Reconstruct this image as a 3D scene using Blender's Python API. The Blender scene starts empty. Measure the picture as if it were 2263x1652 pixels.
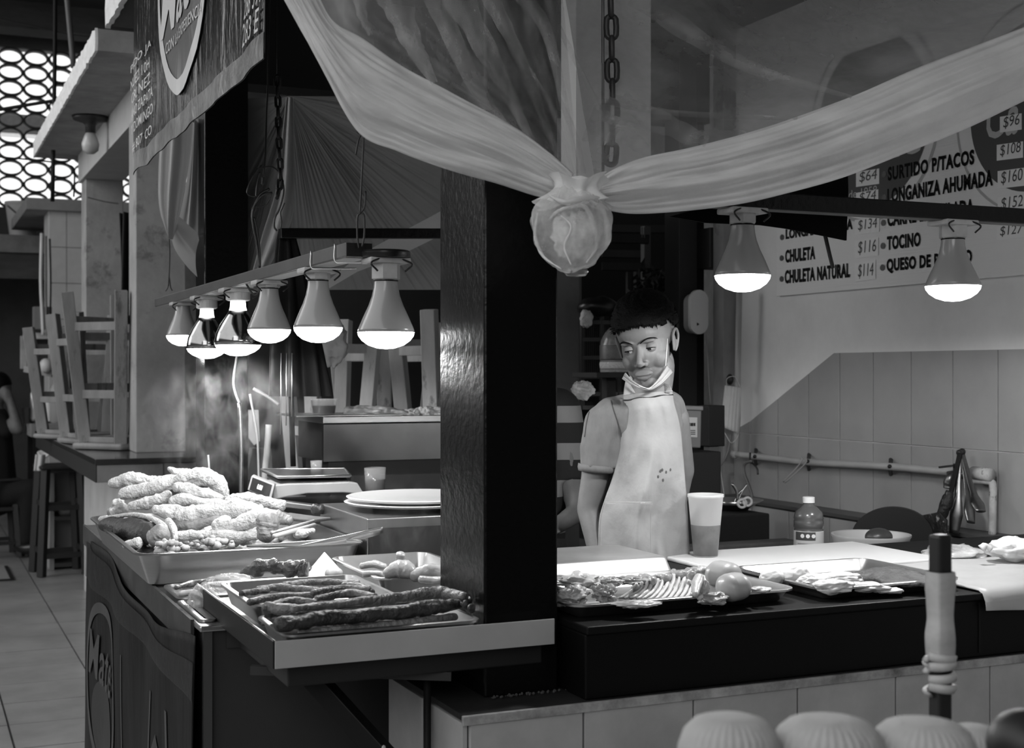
import bpy, bmesh, math, random
from mathutils import Vector, Matrix, noise
random.seed(7)
S = bpy.context.scene
COL = S.collection
sin, cos, pi = math.sin, math.cos, math.pi

# ------------------------------------------------------------------ camera
F, CX, HY, CAMZ = 3000.0, 1131.5, 820.0, 1.45
YAW = math.atan(1331.0 / 3000.0)
SA, CA = sin(YAW), cos(YAW)
cam = bpy.data.cameras.new('camera')
camo = bpy.data.objects.new('camera', cam)
COL.objects.link(camo)
camo.location = (0, 0, CAMZ)
camo.rotation_euler = (pi / 2, 0, -YAW)
cam.sensor_width = 36
cam.lens = 36 * F / 2263
cam.shift_y = -6 / 2263
cam.clip_start = 0.05
cam.dof.use_dof = True
cam.dof.focus_distance = 3.15
cam.dof.aperture_fstop = 7.0
S.camera = camo

# ------------------------------------------------------------------ world, big lights, exposure
w = bpy.data.worlds.new('sky')
S.world = w
w.use_nodes = True
bg = w.node_tree.nodes['Background']
bg.inputs[0].default_value = (1, 1, 1, 1)
bg.inputs[1].default_value = 1.25
S.view_settings.view_transform = 'Standard'
S.view_settings.look = 'None'
S.view_settings.exposure = 0.15
S.view_settings.gamma = 1
S.view_settings.use_curve_mapping = False
S.cycles.use_denoising = True
S.cycles.max_bounces = 6
S.cycles.transparent_max_bounces = 12
S.cycles.volume_bounces = 0
S.cycles.sample_clamp_indirect = 4
S.cycles.caustics_reflective = False
S.cycles.caustics_refractive = False

def area(name, loc, target, size, energy, size_y=None):
    l = bpy.data.lights.new(name, 'AREA')
    l.energy = energy
    l.size = size
    if size_y:
        l.shape = 'RECTANGLE'; l.size_y = size_y
    o = bpy.data.objects.new(name, l)
    COL.objects.link(o)
    o.location = loc
    d = Vector(target) - Vector(loc)
    o.rotation_euler = d.to_track_quat('-Z', 'Y').to_euler()
    return o
LIGHT_LEFT = area('skylight_over_the_aisle', (-3.4, 8.2, 3.7), (0.9, 6.6, 1.6), 2.4, 85, 5.0)
LIGHT_FRONT = area('daylight_from_the_market_entrance', (-2.2, -3.2, 3.2), (1.6, 2.6, 1.4), 3.0, 66)

# ------------------------------------------------------------------ pixel rays to real positions
def ray(x, y):
    t = (x - CX) / F
    return Vector((SA + t * CA, CA - t * SA, (HY - y) / F))
def PD(x, y, d):
    return Vector((0, 0, CAMZ)) + ray(x, y) * d
def PZ(x, y, z):
    r = ray(x, y); return PD(x, y, (z - CAMZ) / r.z)
def PX(x, y, X):
    r = ray(x, y); return PD(x, y, X / r.x)
def PY(x, y, Y):
    r = ray(x, y); return PD(x, y, Y / r.y)

# ------------------------------------------------------------------ materials (all neutral: the photograph is black and white)
MATS = {}
def M(name, v, rough=0.6, metal=0.0, var=0.0, vs=8.0, bump=0.0, bs=30.0, spec=0.5, coat=0.0,
      alpha=1.0, trans=0.0, translucent=0.0, stretch=None, emit=0.0, spots=0.0, ss=4.0, spotv=0.05, tint=None):
    if name in MATS: return MATS[name]
    m = bpy.data.materials.new(name); MATS[name] = m
    m.use_nodes = True
    nt = m.node_tree; N = nt.nodes; L = nt.links
    p = N['Principled BSDF']
    p.inputs['Roughness'].default_value = rough
    p.inputs['Metallic'].default_value = metal
    p.inputs['Specular IOR Level'].default_value = spec
    p.inputs['Coat Weight'].default_value = coat
    p.inputs['Transmission Weight'].default_value = trans
    p.inputs['Base Color'].default_value = (v, v, v, 1)
    if emit:
        p.inputs['Emission Color'].default_value = (1, 1, 1, 1)
        p.inputs['Emission Strength'].default_value = emit
    tc = N.new('ShaderNodeTexCoord')
    mp = N.new('ShaderNodeMapping')
    L.new(tc.outputs['Object'], mp.inputs[0])
    if stretch: mp.inputs['Scale'].default_value = stretch
    csock = None
    if var:
        n = N.new('ShaderNodeTexNoise'); n.inputs['Scale'].default_value = vs
        n.inputs['Detail'].default_value = 6; n.inputs['Roughness'].default_value = .65
        L.new(mp.outputs[0], n.inputs[0])
        r = N.new('ShaderNodeMapRange')
        r.inputs['From Min'].default_value = .3; r.inputs['From Max'].default_value = .7
        r.inputs['To Min'].default_value = v * (1 - var); r.inputs['To Max'].default_value = v * (1 + var)
        L.new(n.outputs['Fac'], r.inputs[0]); csock = r.outputs[0]
    if spots:
        n = N.new('ShaderNodeTexNoise'); n.inputs['Scale'].default_value = ss
        n.inputs['Detail'].default_value = 8; n.inputs['Roughness'].default_value = .7
        L.new(mp.outputs[0], n.inputs[0])
        r = N.new('ShaderNodeMapRange')
        r.inputs['From Min'].default_value = .62 - spots * .1; r.inputs['From Max'].default_value = .70 - spots * .1
        L.new(n.outputs['Fac'], r.inputs[0])
        mx = N.new('ShaderNodeMix'); mx.data_type = 'FLOAT'
        L.new(r.outputs[0], mx.inputs[0])
        mx.inputs[2].default_value = v; mx.inputs[3].default_value = spotv
        if csock: L.new(csock, mx.inputs[2])
        csock = mx.outputs[0]
    if csock:
        cc = N.new('ShaderNodeCombineColor')
        for k in range(3): L.new(csock, cc.inputs[k])
        L.new(cc.outputs[0], p.inputs['Base Color'])
    if bump:
        n = N.new('ShaderNodeTexNoise'); n.inputs['Scale'].default_value = bs
        n.inputs['Detail'].default_value = 5
        L.new(mp.outputs[0], n.inputs[0])
        b = N.new('ShaderNodeBump'); b.inputs['Strength'].default_value = bump
        b.inputs['Distance'].default_value = .01
        L.new(n.outputs['Fac'], b.inputs['Height']); L.new(b.outputs[0], p.inputs['Normal'])
    out = p.outputs[0]
    if translucent:
        t = N.new('ShaderNodeBsdfTranslucent'); t.inputs[0].default_value = (v, v, v, 1)
        mx = N.new('ShaderNodeMixShader'); mx.inputs[0].default_value = translucent
        L.new(out, mx.inputs[1]); L.new(t.outputs[0], mx.inputs[2]); out = mx.outputs[0]
    if alpha < 1:
        t = N.new('ShaderNodeBsdfTransparent')
        mx = N.new('ShaderNodeMixShader'); mx.inputs[0].default_value = alpha
        if var:
            r2 = N.new('ShaderNodeMapRange')
            r2.inputs['From Min'].default_value = v * (1 - var); r2.inputs['From Max'].default_value = v * (1 + var)
            r2.inputs['To Min'].default_value = max(0, alpha - .25); r2.inputs['To Max'].default_value = min(1, alpha + .25)
            L.new(csock, r2.inputs[0]); L.new(r2.outputs[0], mx.inputs[0])
        L.new(t.outputs[0], mx.inputs[1]); L.new(out, mx.inputs[2]); out = mx.outputs[0]
    L.new(out, N['Material Output'].inputs[0])
    return m

# ------------------------------------------------------------------ mesh builder
def wloc(o):
    v = Vector((0, 0, 0))
    while o is not None:
        v += o.location; o = o.parent
    return v
def catmull(pts, n):
    pts = [Vector(p) for p in pts]
    if len(pts) < 3:
        return [pts[0].lerp(pts[-1], i / n) for i in range(n + 1)]
    out = []
    k = len(pts) - 1
    for i in range(n + 1):
        u = i / n * k; j = min(int(u), k - 1); t = u - j
        p1, p2 = pts[j], pts[j + 1]
        p0 = pts[j - 1] if j > 0 else p1 * 2 - p2
        p3 = pts[j + 2] if j + 2 <= k else p2 * 2 - p1
        out.append(.5 * ((2 * p1) + (p2 - p0) * t + (2 * p0 - 5 * p1 + 4 * p2 - p3) * t * t + (3 * p1 - p0 - 3 * p2 + p3) * t ** 3))
    return out
def interp(vals, u):
    if not hasattr(vals, '__len__'): return vals
    k = len(vals) - 1; x = u * k; j = min(int(x), k - 1); t = x - j
    return vals[j] * (1 - t) + vals[j + 1] * t
class MB:
    def __init__(s): s.v = []; s.f = []
    def add(s, vs, fs):
        b = len(s.v); s.v += [Vector(p) for p in vs]; s.f += [tuple(b + i for i in f) for f in fs]; return s
    def box(s, c, d, rz=0, R=None):
        R = R or Matrix.Rotation(rz, 3, 'Z'); c = Vector(c)
        vs = [c + R @ Vector((x * d[0] / 2, y * d[1] / 2, z * d[2] / 2)) for z in (-1, 1) for y in (-1, 1) for x in (-1, 1)]
        return s.add(vs, [(0, 2, 3, 1), (4, 5, 7, 6), (0, 1, 5, 4), (2, 6, 7, 3), (0, 4, 6, 2), (1, 3, 7, 5)])
    def bb(s, x0, x1, y0, y1, z0, z1):
        return s.box(((x0 + x1) / 2, (y0 + y1) / 2, (z0 + z1) / 2), (x1 - x0, y1 - y0, z1 - z0))
    def bar(s, a, b, wd, ht, up=(0, 0, 1)):
        a = Vector(a); b = Vector(b); t = (b - a); L = t.length; t.normalize()
        u = Vector(up); sd = t.cross(u)
        if sd.length < 1e-4: sd = t.cross(Vector((1, 0, 0)))
        sd.normalize(); u = sd.cross(t)
        R = Matrix((t, sd, u)).transposed()
        return s.box((a + b) / 2, (L, wd, ht), R=R)
    def tube(s, pts, r, n=8, seg=None, flat=1.0, caps=True, up=(0, 0, 1), amp=0, freq=20, seed=0, closed=False, twist=0):
        P = catmull(pts, seg) if seg else [Vector(p) for p in pts]
        m = len(P); vs = []; u0 = Vector(up); prev = None
        for i, p in enumerate(P):
            if closed: t = P[(i + 1) % m] - P[i - 1]
            else: t = P[min(i + 1, m - 1)] - P[max(i - 1, 0)]
            if t.length < 1e-9: t = Vector((0, 0, 1))
            t.normalize()
            if prev is None:
                a = t.cross(u0)
                if a.length < .05: a = t.cross(Vector((1, 0, 0.01)))
                a.normalize()
            else:
                a = prev - t * prev.dot(t); a.normalize()
            prev = a; b = a.cross(t)
            rr = interp(r, i / max(1, m - 1))
            for k in range(n):
                q = 2 * pi * k / n + twist * i / m
                dr = a * cos(q) + b * sin(q) * flat
                rad = rr
                if amp:
                    nz = noise.fractal((p + dr * rr) * freq + Vector((seed, seed * 1.7, 0)), 1, 2, 3)
                    rad = rr + amp * nz
                vs.append(p + dr * rad)
        fs = []
        for i in range(m - (0 if closed else 1)):
            j = (i + 1) % m
            for k in range(n):
                k2 = (k + 1) % n
                fs.append((i * n + k, i * n + k2, j * n + k2, j * n + k))
        if caps and not closed:
            fs.append(tuple(range(n))[::-1]); fs.append(tuple((m - 1) * n + k for k in range(n)))
        return s.add(vs, fs)
    def lathe(s, prof, c, n=24, M4=None, ribs=0, ramp=0):
        c = Vector(c); vs = []; m = len(prof)
        for (r, z) in prof:
            for k in range(n):
                q = 2 * pi * k / n
                rr = r * (1 + ramp * cos(ribs * q)) if ribs else r
                p = Vector((rr * cos(q), rr * sin(q), z))
                if M4: p = M4 @ p
                vs.append(c + p)
        fs = [(i * n + k, i * n + (k + 1) % n, (i + 1) * n + (k + 1) % n, (i + 1) * n + k) for i in range(m - 1) for k in range(n)]
        if prof[0][0] > 1e-6: fs.append(tuple(range(n))[::-1])
        if prof[-1][0] > 1e-6: fs.append(tuple((m - 1) * n + k for k in range(n)))
        return s.add(vs, fs)
    def ell(s, c, r, R=None, nu=16, nv=10, amp=0, freq=20, seed=0):
        c = Vector(c)
        if not hasattr(r, '__len__'): r = (r, r, r)
        vs = []
        for i in range(nv + 1):
            a = pi * i / nv
            for k in range(nu):
                q = 2 * pi * k / nu
                p = Vector((sin(a) * cos(q) * r[0], sin(a) * sin(q) * r[1], -cos(a) * r[2]))
                if R: p = R @ p
                if amp: p = p * (1 + amp / max(p.length, 1e-4) * noise.fractal((c + p) * freq + Vector((seed, 0, seed)), 1, 2, 3))
                vs.append(c + p)
        fs = [(i * nu + k, i * nu + (k + 1) % nu, (i + 1) * nu + (k + 1) % nu, (i + 1) * nu + k) for i in range(nv) for k in range(nu)]
        return s.add(vs, fs)
    def grid(s, fn, nu, nv):
        vs = [fn(i / nu, j / nv) for j in range(nv + 1) for i in range(nu + 1)]
        fs = [(j * (nu + 1) + i, j * (nu + 1) + i + 1, (j + 1) * (nu + 1) + i + 1, (j + 1) * (nu + 1) + i) for j in range(nv) for i in range(nu)]
        return s.add(vs, fs)
    def prism(s, poly, off):
        off = Vector(off); n = len(poly); poly = [Vector(p) for p in poly]
        return s.add(poly + [p + off for p in poly], [tuple(range(n))[::-1], tuple(range(n, 2 * n))] + [(i, (i + 1) % n, n + (i + 1) % n, n + i) for i in range(n)])
    def tray(s, x0, x1, y0, y1, z0, z1, flare=.012, rim=.008, r=.025, th=.0025, lip=.005):
        def loop(ins, z):
            rr = max(r - ins, .003); out = []
            for cx, cy, a0 in ((x1 - ins - rr, y1 - ins - rr, 0), (x0 + ins + rr, y1 - ins - rr, 90), (x0 + ins + rr, y0 + ins + rr, 180), (x1 - ins - rr, y0 + ins + rr, 270)):
                for k in range(6):
                    q = math.radians(a0 + 18 * k); out.append(Vector((cx + rr * cos(q), cy + rr * sin(q), z)))
            return out
        L = [loop(flare + .006, z0), loop(flare, z0 + .004), loop(.001, z1 - lip), loop(-rim, z1 - lip), loop(-rim, z1 - .001), loop(-rim + .002, z1), loop(th, z1), loop(flare + th, z0 + .006), loop(flare + th + .006, z0 + th)]
        n = 24; vs = [p for l in L for p in l]
        fs = [(i * n + k, i * n + (k + 1) % n, (i + 1) * n + (k + 1) % n, (i + 1) * n + k) for i in range(len(L) - 1) for k in range(n)]
        fs += [tuple(range(n))[::-1], tuple((len(L) - 1) * n + k for k in range(n))]
        return s.add(vs, fs)
    def mesh(s, off=Vector((0, 0, 0)), smooth=False, name='mesh'):
        me = bpy.data.meshes.new(name)
        me.from_pydata([v - off for v in s.v], [], s.f)
        bm = bmesh.new(); bm.from_mesh(me)
        bmesh.ops.remove_doubles(bm, verts=bm.verts, dist=1e-6)
        bmesh.ops.recalc_face_normals(bm, faces=bm.faces)
        bm.to_mesh(me); bm.free()
        if smooth:
            for p in me.polygons: p.use_smooth = True
        return me
    def build(s, name, mat, parent=None, smooth=False, bev=0, solid=0, sub=0, label=None, cat=None, group=None, kind=None, auto=False):
        if parent is not None: off = wloc(parent); loc = Vector((0, 0, 0))
        else:
            xs = [v.x for v in s.v]; ys = [v.y for v in s.v]; zs = [v.z for v in s.v]
            off = Vector(((min(xs) + max(xs)) / 2, (min(ys) + max(ys)) / 2, min(zs))); loc = off
        me = s.mesh(off, smooth, name)
        if auto: me.set_sharp_from_angle(angle=.6)
        me.materials.append(mat)
        o = bpy.data.objects.new(name, me); COL.objects.link(o)
        o.parent = parent; o.location = loc
        if bev:
            b = o.modifiers.new('bevel', 'BEVEL'); b.width = bev; b.segments = 2; b.limit_method = 'ANGLE'
        if solid:
            b = o.modifiers.new('solid', 'SOLIDIFY'); b.thickness = solid; b.offset = 0
        if sub:
            b = o.modifiers.new('sub', 'SUBSURF'); b.levels = sub; b.render_levels = sub
        tag(o, label, cat, group, kind)
        return o
def tag(o, label=None, cat=None, group=None, kind=None):
    if label: o['label'] = label
    if cat: o['category'] = cat
    if group: o['group'] = group
    if kind: o['kind'] = kind
    return o
def thing(name, loc, label, cat, group=None):
    o = bpy.data.objects.new(name, None); COL.objects.link(o)
    o.location = loc; o.empty_display_size = .05
    return tag(o, label, cat, group)
def copy_thing(root, loc=None, rot=None, label=None, group=None, scale=None):
    c = root.copy(); COL.objects.link(c)
    for ch in list(root.children):
        d = ch.copy(); COL.objects.link(d); d.parent = c
        for g in list(ch.children):
            e = g.copy(); COL.objects.link(e); e.parent = d
    if loc is not None: c.location = loc
    if rot is not None: c.rotation_euler = rot
    if scale is not None: c.scale = scale
    if label: c['label'] = label
    if group: c['group'] = group
    return c
def organic(mb, name, mat, parent=None, voxel=.006, smooth_it=6, disp=None, label=None, cat=None, group=None):
    me = mb.mesh(); o = bpy.data.objects.new('tmp', me); COL.objects.link(o)
    r = o.modifiers.new('r', 'REMESH'); r.mode = 'VOXEL'; r.voxel_size = voxel
    if smooth_it:
        k = o.modifiers.new('s', 'SMOOTH'); k.iterations = smooth_it; k.factor = .5
    dg = bpy.context.evaluated_depsgraph_get(); dg.update()
    ev = o.evaluated_get(dg)
    m2 = bpy.data.meshes.new_from_object(ev)
    bpy.data.objects.remove(o)
    out = MB(); out.v = [v.co.copy() for v in m2.vertices]; out.f = [tuple(p.vertices) for p in m2.polygons]
    if disp: out.v = [disp(v) for v in out.v]
    return out.build(name, mat, parent, smooth=True, label=label, cat=cat, group=group)
def capsule(mb, a, b, ra, rb, n=12):
    a = Vector(a); b = Vector(b)
    mb.ell(a, ra, nu=n, nv=8); mb.ell(b, rb, nu=n, nv=8)
    mb.tube([a, b], [ra, rb], n=n)
def text_mesh(s, height, width=None, bold=0.0, shear=0.0, depth=0.0006):
    cu = bpy.data.curves.new('t', 'FONT'); cu.body = s; cu.size = 1; cu.offset = bold; cu.shear = shear
    cu.resolution_u = 3; cu.space_character = 1.0 + bold * 2.2
    o = bpy.data.objects.new('t', cu); COL.objects.link(o)
    dg = bpy.context.evaluated_depsgraph_get(); dg.update()
    me = bpy.data.meshes.new_from_object(o.evaluated_get(dg))
    bpy.data.objects.remove(o)
    vs = [v.co.copy() for v in me.vertices]; fs = [tuple(p.vertices) for p in me.polygons]
    if not vs: return [], []
    x0 = min(v.x for v in vs); x1 = max(v.x for v in vs); y0 = min(v.y for v in vs); y1 = max(v.y for v in vs)
    k = height / (y1 - y0); kx = (width / (x1 - x0)) if width else k
    return [Vector(((v.x - x0) * kx, (v.y - y0) * k, 0)) for v in vs], fs
def lettering(s, org, xd, yd, height, width, mat, parent, bold=0, shear=0, warp=None, name='lettering'):
    vs, fs = text_mesh(s, height, width, bold, shear)
    org = Vector(org); xd = Vector(xd).normalized(); yd = Vector(yd)
    P = [org + xd * v.x + yd * v.y for v in vs]
    if warp: P = [warp(p) for p in P]
    mb = MB(); mb.add(P, fs)
    return mb.build(name, mat, parent)

# ================================================================== MATERIAL LIST
plaster = M('plaster', .50, .8, var=.12, vs=2.5, bump=.15, bs=18)
plaster_old = M('plaster_old', .34, .85, var=.22, vs=3, bump=.3, bs=25, spots=.5, ss=5, spotv=.2)
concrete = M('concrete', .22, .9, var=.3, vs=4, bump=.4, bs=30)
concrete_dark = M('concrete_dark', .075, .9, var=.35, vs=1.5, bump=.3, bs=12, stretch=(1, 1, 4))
concrete_pale_lit = M('concrete_pale_lit', .8, .9, var=.12, vs=20, bump=.6, bs=60)  # pale ledge concrete; on the slab edges its brightness imitates daylight
floor_tile = M('floor_tile', .3, .32, var=.22, vs=3.5, bump=.05, bs=12)
grout = M('grout', .05, .9, var=.4, vs=10)
wall_tile = M('wall_tile', .36, .3, var=.1, vs=3, bump=.03, bs=10)
base_tile = M('base_tile', .40, .45, var=.18, vs=5, bump=.06, bs=14)
black_paint = M('black_paint', .004, .24, bump=.12, bs=60, spec=.22)
black_matt = M('black_matt', .008, .7)
black_steel = M('black_steel', .008, .5, bump=.1, bs=60, spec=.2)
dark_wood = M('dark_wood', .03, .5, var=.4, vs=6, stretch=(1, 1, .2), bump=.2, bs=20)
steel = M('brushed_steel', .55, .28, metal=1, var=.12, vs=14, stretch=(.3, .3, 6), bump=.03, bs=60)
aluminium = M('aluminium', .55, .33, metal=1, var=.1, vs=12, bump=.03, bs=30)
grey_paint = M('grey_paint', .22, .4, var=.1, vs=8)
cream_wood = M('cream_wood', .22, .6, var=.3, vs=7, stretch=(1, 1, .3), bump=.25, bs=30, spots=.4, ss=9, spotv=.1)
dark_top = M('dark_counter_top', .03, .12, var=.3, vs=5)
white_plastic = M('white_plastic', .75, .35, var=.04, vs=5)
black_plastic = M('black_plastic', .012, .3)
wire_m = M('wire_metal', .05, .4, metal=.6)

def structure(mb, name, mat, parent=None, **k):
    return mb.build(name, mat, parent, kind='structure' if parent is None else None, **k)

# ================================================================== SETTING
# floor
fl = structure(MB().bb(-7, 6.2, -5, 15.7, -.12, -.008), 'floor', grout)
n_t = 0
TS, TY = .413, .385
for j in range(28):
    for i in range(6):
        x0 = .37 - TS * 2 + i * TS; y0 = 4.0 + j * TY
        dx = .0035 + .0015 * random.random()
        MB().bb(x0 + dx, x0 + TS - dx, y0 + dx, y0 + TY - dx, -.0085, 0 + random.uniform(-.001, .001)).build('tile', floor_tile, fl)
rest = MB()
for j in range(-12, 40):
    for i in range(-16, 14):
        if 0 <= i + 0 < 6 and 0 <= j < 28: continue
        x0 = .37 - TS * 2 + i * TS; y0 = 4.0 + j * TY
        if y0 > 15.2 or y0 < -4.9 or x0 < -6.9 or x0 > 5.7: continue
        rest.bb(x0 + .004, x0 + TS - .004, y0 + .004, y0 + TY - .004, -.0085, 0)
o = rest.build('tiles', floor_tile, fl, kind='stuff')

# hall shell; roof opening and unseen walls are shaped to set the sky light
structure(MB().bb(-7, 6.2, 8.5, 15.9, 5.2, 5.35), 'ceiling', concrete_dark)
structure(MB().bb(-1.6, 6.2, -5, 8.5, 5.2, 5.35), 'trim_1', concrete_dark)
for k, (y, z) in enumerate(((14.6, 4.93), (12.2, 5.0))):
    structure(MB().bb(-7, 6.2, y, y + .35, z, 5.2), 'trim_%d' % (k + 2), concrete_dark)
structure(MB().bb(6.0, 6.2, -5, 15.9, 0, 5.2), 'wall_east', concrete)
structure(MB().bb(-7, 6.2, -5.2, -5, 0, 5.35), 'wall_south_unseen', concrete)  # unseen, added to cut the sky light from behind the camera
structure(MB().bb(-7.2, -7, -5, 15.9, 0, 3.0), 'wall_west_unseen', concrete)  # unseen, added; left open above to let limited sky light in
# far wall with breeze blocks
PX_, PZ_ = .258, .172
wb = MB().bb(-7, 6.2, 15.5, 15.7, 0, 3.21)
wb.bb(-7, -1.3, 15.5, 15.7, 3.21, 5.2); wb.bb(2.95, 6.2, 15.5, 15.7, 3.21, 5.2); wb.bb(-1.3, 2.95, 15.5, 15.7, 4.93, 5.2)
far = structure(wb, 'wall_north', M('far_wall_paint', .07, .8, var=.3, vs=1.5))
block = M('breeze_block', .05, .8, var=.2, vs=10)
def ring_mesh():
    mb = MB(); n = 20; vs = []
    for (a, b, y) in ((.131, .088, -.05), (.131, .088, .05), (.110, .067, .05), (.110, .067, -.05)):
        for k in range(n):
            q = 2 * pi * k / n; vs.append((a * cos(q), y, b * sin(q)))
    fs = [(l * n + k, l * n + (k + 1) % n, ((l + 1) % 4) * n + (k + 1) % n, ((l + 1) % 4) * n + k) for l in range(4) for k in range(n)]
    mb.add(vs, fs)
    # little webs that tie neighbouring rings together
    for sx in (-1, 1):
        mb.box((sx * .126, 0, 0), (.014, .07, .05))
        mb.box((0, 0, sx * .084), (.07, .07, .012))
    return mb.mesh(name='breeze_block')
rm = ring_mesh(); rm.materials.append(block)
for j in range(10):
    for i in range(16):
        o = bpy.data.objects.new('breeze_block', rm); COL.objects.link(o)
        o.parent = far; o.location = Vector((-1.2 + PX_ * (i + .5), 15.56, 3.21 + PZ_ * (j + .5))) - wloc(far)
# building across the street seen through the blocks is only sky; a pale ledge stands outside
structure(MB().bb(-3, 5, 16.2, 16.5, 4.12, 4.34), 'trim_12', concrete_pale_lit)

# right wall of the stall with plaster and big tiles
WX = 3.1
wr = structure(MB().bb(WX, WX + .12, .2, 4.74, 0, 5.2), 'wall_right', M('stall_plaster', .82, .75, var=.1, vs=2, bump=.15, bs=10))
JX = [1663.5, 1724, 1792, 1861, 1935, 2019, 2111, 2211, 2322, 2446, 2590]   # joints as seen along the wall
jy = [PX(x, 900, WX).y for x in JX]
jy = [jy[0] + (jy[0] - jy[1])] + jy
zmid, ztop, zlow, zbot = 1.2, 1.517, .948, .80
def wtile(pts):   # pts in (Y,z) -> thin slab standing proud of the wall
    P = [(WX - .011, y, z) for y, z in pts]
    MB().prism(P, (.012, 0, 0)).build('tile', wall_tile, wr, bev=.0015)
def diag(y):      # cut line of the upper row
    yA, yB = PX(1640, 900, WX).y, PX(1848, 785, WX).y
    return 1.213 + (y - yA) / (yB - yA) * (ztop - 1.213)
g = .0022
for k in range(len(jy) - 1):
    ya, yb = jy[k] - g, jy[k + 1] + g          # ya farther (left), yb nearer
    yc = PX(1848, 785, WX).y
    if ya > 4.74: ya = 4.735
    za, zb = min(diag(ya), ztop), min(diag(yb), ztop)
    if zb > zmid + .03:
        pts = [(ya, zmid + g), (yb, zmid + g), (yb, zb)]
        if yb < yc < ya: pts.append((yc, ztop))
        if za > zmid + g + .005: pts.append((ya, za))
        wtile(pts)
    wtile([(ya, zlow), (yb, zlow), (yb, zmid - g), (ya, zmid - g)])
# low tiled step under the big tiles
step = structure(MB().bb(WX - .10, WX, 1.2, 4.71, 0, zlow - .012), 'trim_7', grout)
structure(MB().bb(WX - .115, WX, 1.2, 4.715, zlow - .012, zlow), 'trim_8', M('step_edge', .08, .4))
yy = 4.69
while yy > 1.3:
    MB().bb(WX - .108, WX - .098, yy - .24, yy - .004, .70, zlow - .02).build('tile', wall_tile, step, bev=.001)
    yy -= .243

# tiled base wall in front
BX, BY, BZ = .89, 2.2, .85
bw = structure(MB().bb(BX, WX, BY, 2.60, 0, BZ - .004), 'wall_front', grout)
xs = [BX + .001, 1.114, 1.345, 1.581, 1.82, 2.067, 2.31, 2.55, 2.79, 3.05]
for i in range(len(xs) - 1):
    for z0, z1 in ((.51, .835), (.18, .506), (0.0, .176)):
        MB().bb(xs[i] + .002, xs[i + 1] - .002, BY - .009, BY + .001, z0, z1).build('tile', base_tile, bw, bev=.001)
for y0, y1 in ((BY, 2.40), (2.404, 2.598)):
    for z0, z1 in ((.51, .835), (.18, .506), (0.0, .176)):
        MB().bb(BX - .009, BX + .001, y0, y1, z0, z1).build('tile', base_tile, bw, bev=.001)
MB().bb(BX - .008, WX, BY - .004, 2.60, BZ - .010, BZ).build('coping', M('coping', .02, .5, var=.5, vs=9, bump=.1, bs=20), bw)
MB().bb(BX - .012, WX, BY - .013, BY - .004, BZ - .016, BZ + .0005).build('coping_edge', M('coping_edge', .30, .6, var=.6, vs=14, bump=.2, bs=40), bw, bev=.001)
cr = MB()
for k in range(60):
    x = .97 + random.random() * .16; cr.ell((x, 2.29 + random.uniform(-.008, .004), BZ + .003), random.uniform(.001, .003), nu=6, nv=4)
cr.build('grout_crumbs', M('crumb_grey', .06, .9), bw, kind='stuff')

# stall roof slab and beams
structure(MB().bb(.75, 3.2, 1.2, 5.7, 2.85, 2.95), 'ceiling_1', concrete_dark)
MBs = MB()
MBs.grid(lambda u, v: Vector((.735 + .012 * noise.noise(Vector((u * 60, v * 4, 0))), 1.2 + 4.5 * u, 2.84 + .12 * v + .012 * noise.noise(Vector((u * 50, 3, v * 3))))), 160, 3)
structure(MBs, 'trim_4', concrete_pale_lit, solid=.02)  # edge face coloured near white to carry the daylight on it
structure(MB().bb(.9, 3.1, 4.92, 5.07, 2.50, 2.85), 'trim_5', black_matt)

# front column and the column behind
def column(name, x0, x1, y0, y1, z0, z1, label, mat, cat='column', **k):
    return MB().bb(x0, x1, y0, y1, z0, z1).build(name, mat, label=label, cat=cat, bev=.004, **k)
o = column('steel_column', .965, 1.115, 2.30, 2.53, .85, 2.85, 'thick glossy black painted column standing on the tiled wall in the middle of the stall', black_paint)
column('steel_column', .92, 1.07, 4.66, 4.82, 0, 2.85, 'black column behind the hanging heat lamps at the far corner of the stall', black_paint)

# far kiosk: its canopy, beam, columns and counter
k2 = structure(MB().bb(.75, 1.75, 6.15, 9.4, 2.85, 2.945), 'ceiling_2', M('kiosk_slab', .3, .85, var=.25, vs=5, bump=.3, bs=20))
MBs = MB()
MBs.grid(lambda u, v: Vector((.744 + .008 * noise.noise(Vector((u * 60, v * 4, 5))), 6.15 + 3.25 * u, 2.848 + .1 * v + .008 * noise.noise(Vector((u * 50, 3, v * 3))))), 90, 3)
structure(MBs, 'trim_6', concrete_pale_lit, solid=.012)  # canopy edge whitened the same way, daylight put into the colour
structure(MB().bb(1.0, 1.25, 5.9, 9.2, 2.67, 2.85), 'trim_9', M('beam_plaster', .5, .8, var=.1, vs=4, bump=.2, bs=20))
column('plastered_column', .99, 1.225, 6.67, 6.9, 1.06, 2.67, 'plastered column on the far dark counter, nearest the heat lamps', plaster_old)
column('plastered_column', 1.02, 1.25, 8.96, 9.2, 1.06, 2.67, 'plastered column behind the upturned stools, under the concrete canopy', plaster_old)
kc = thing('kiosk_counter', (1.2, 7.8, 0), 'dark topped counter of the next stall with upturned stools on it', 'counter')
MB().bb(.75, 2.4, 6.24, 9.4, 1.035, 1.06).build('worktop', dark_top, kc, bev=.004)
MB().bb(.76, 2.4, 6.26, 9.4, .955, 1.035).build('apron_edge', M('counter_edge', .14, .5, var=.3, vs=6), kc, bev=.002)
MB().bb(1.06, 2.4, 6.6, 9.4, 0, .955).build('counter_base', M('counter_base_plaster', .55, .7, var=.15, vs=3, bump=.2, bs=10), kc)
MB().bb(.755, .76, 6.26, 9.4, .955, 1.035).build('edge_strip', black_matt, kc)
for x in (1.05, 1.45, 1.85):
    MB().bb(x - .002, x + .002, 6.252, 6.262, .957, 1.033).build('joint', grout, kc)

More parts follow.
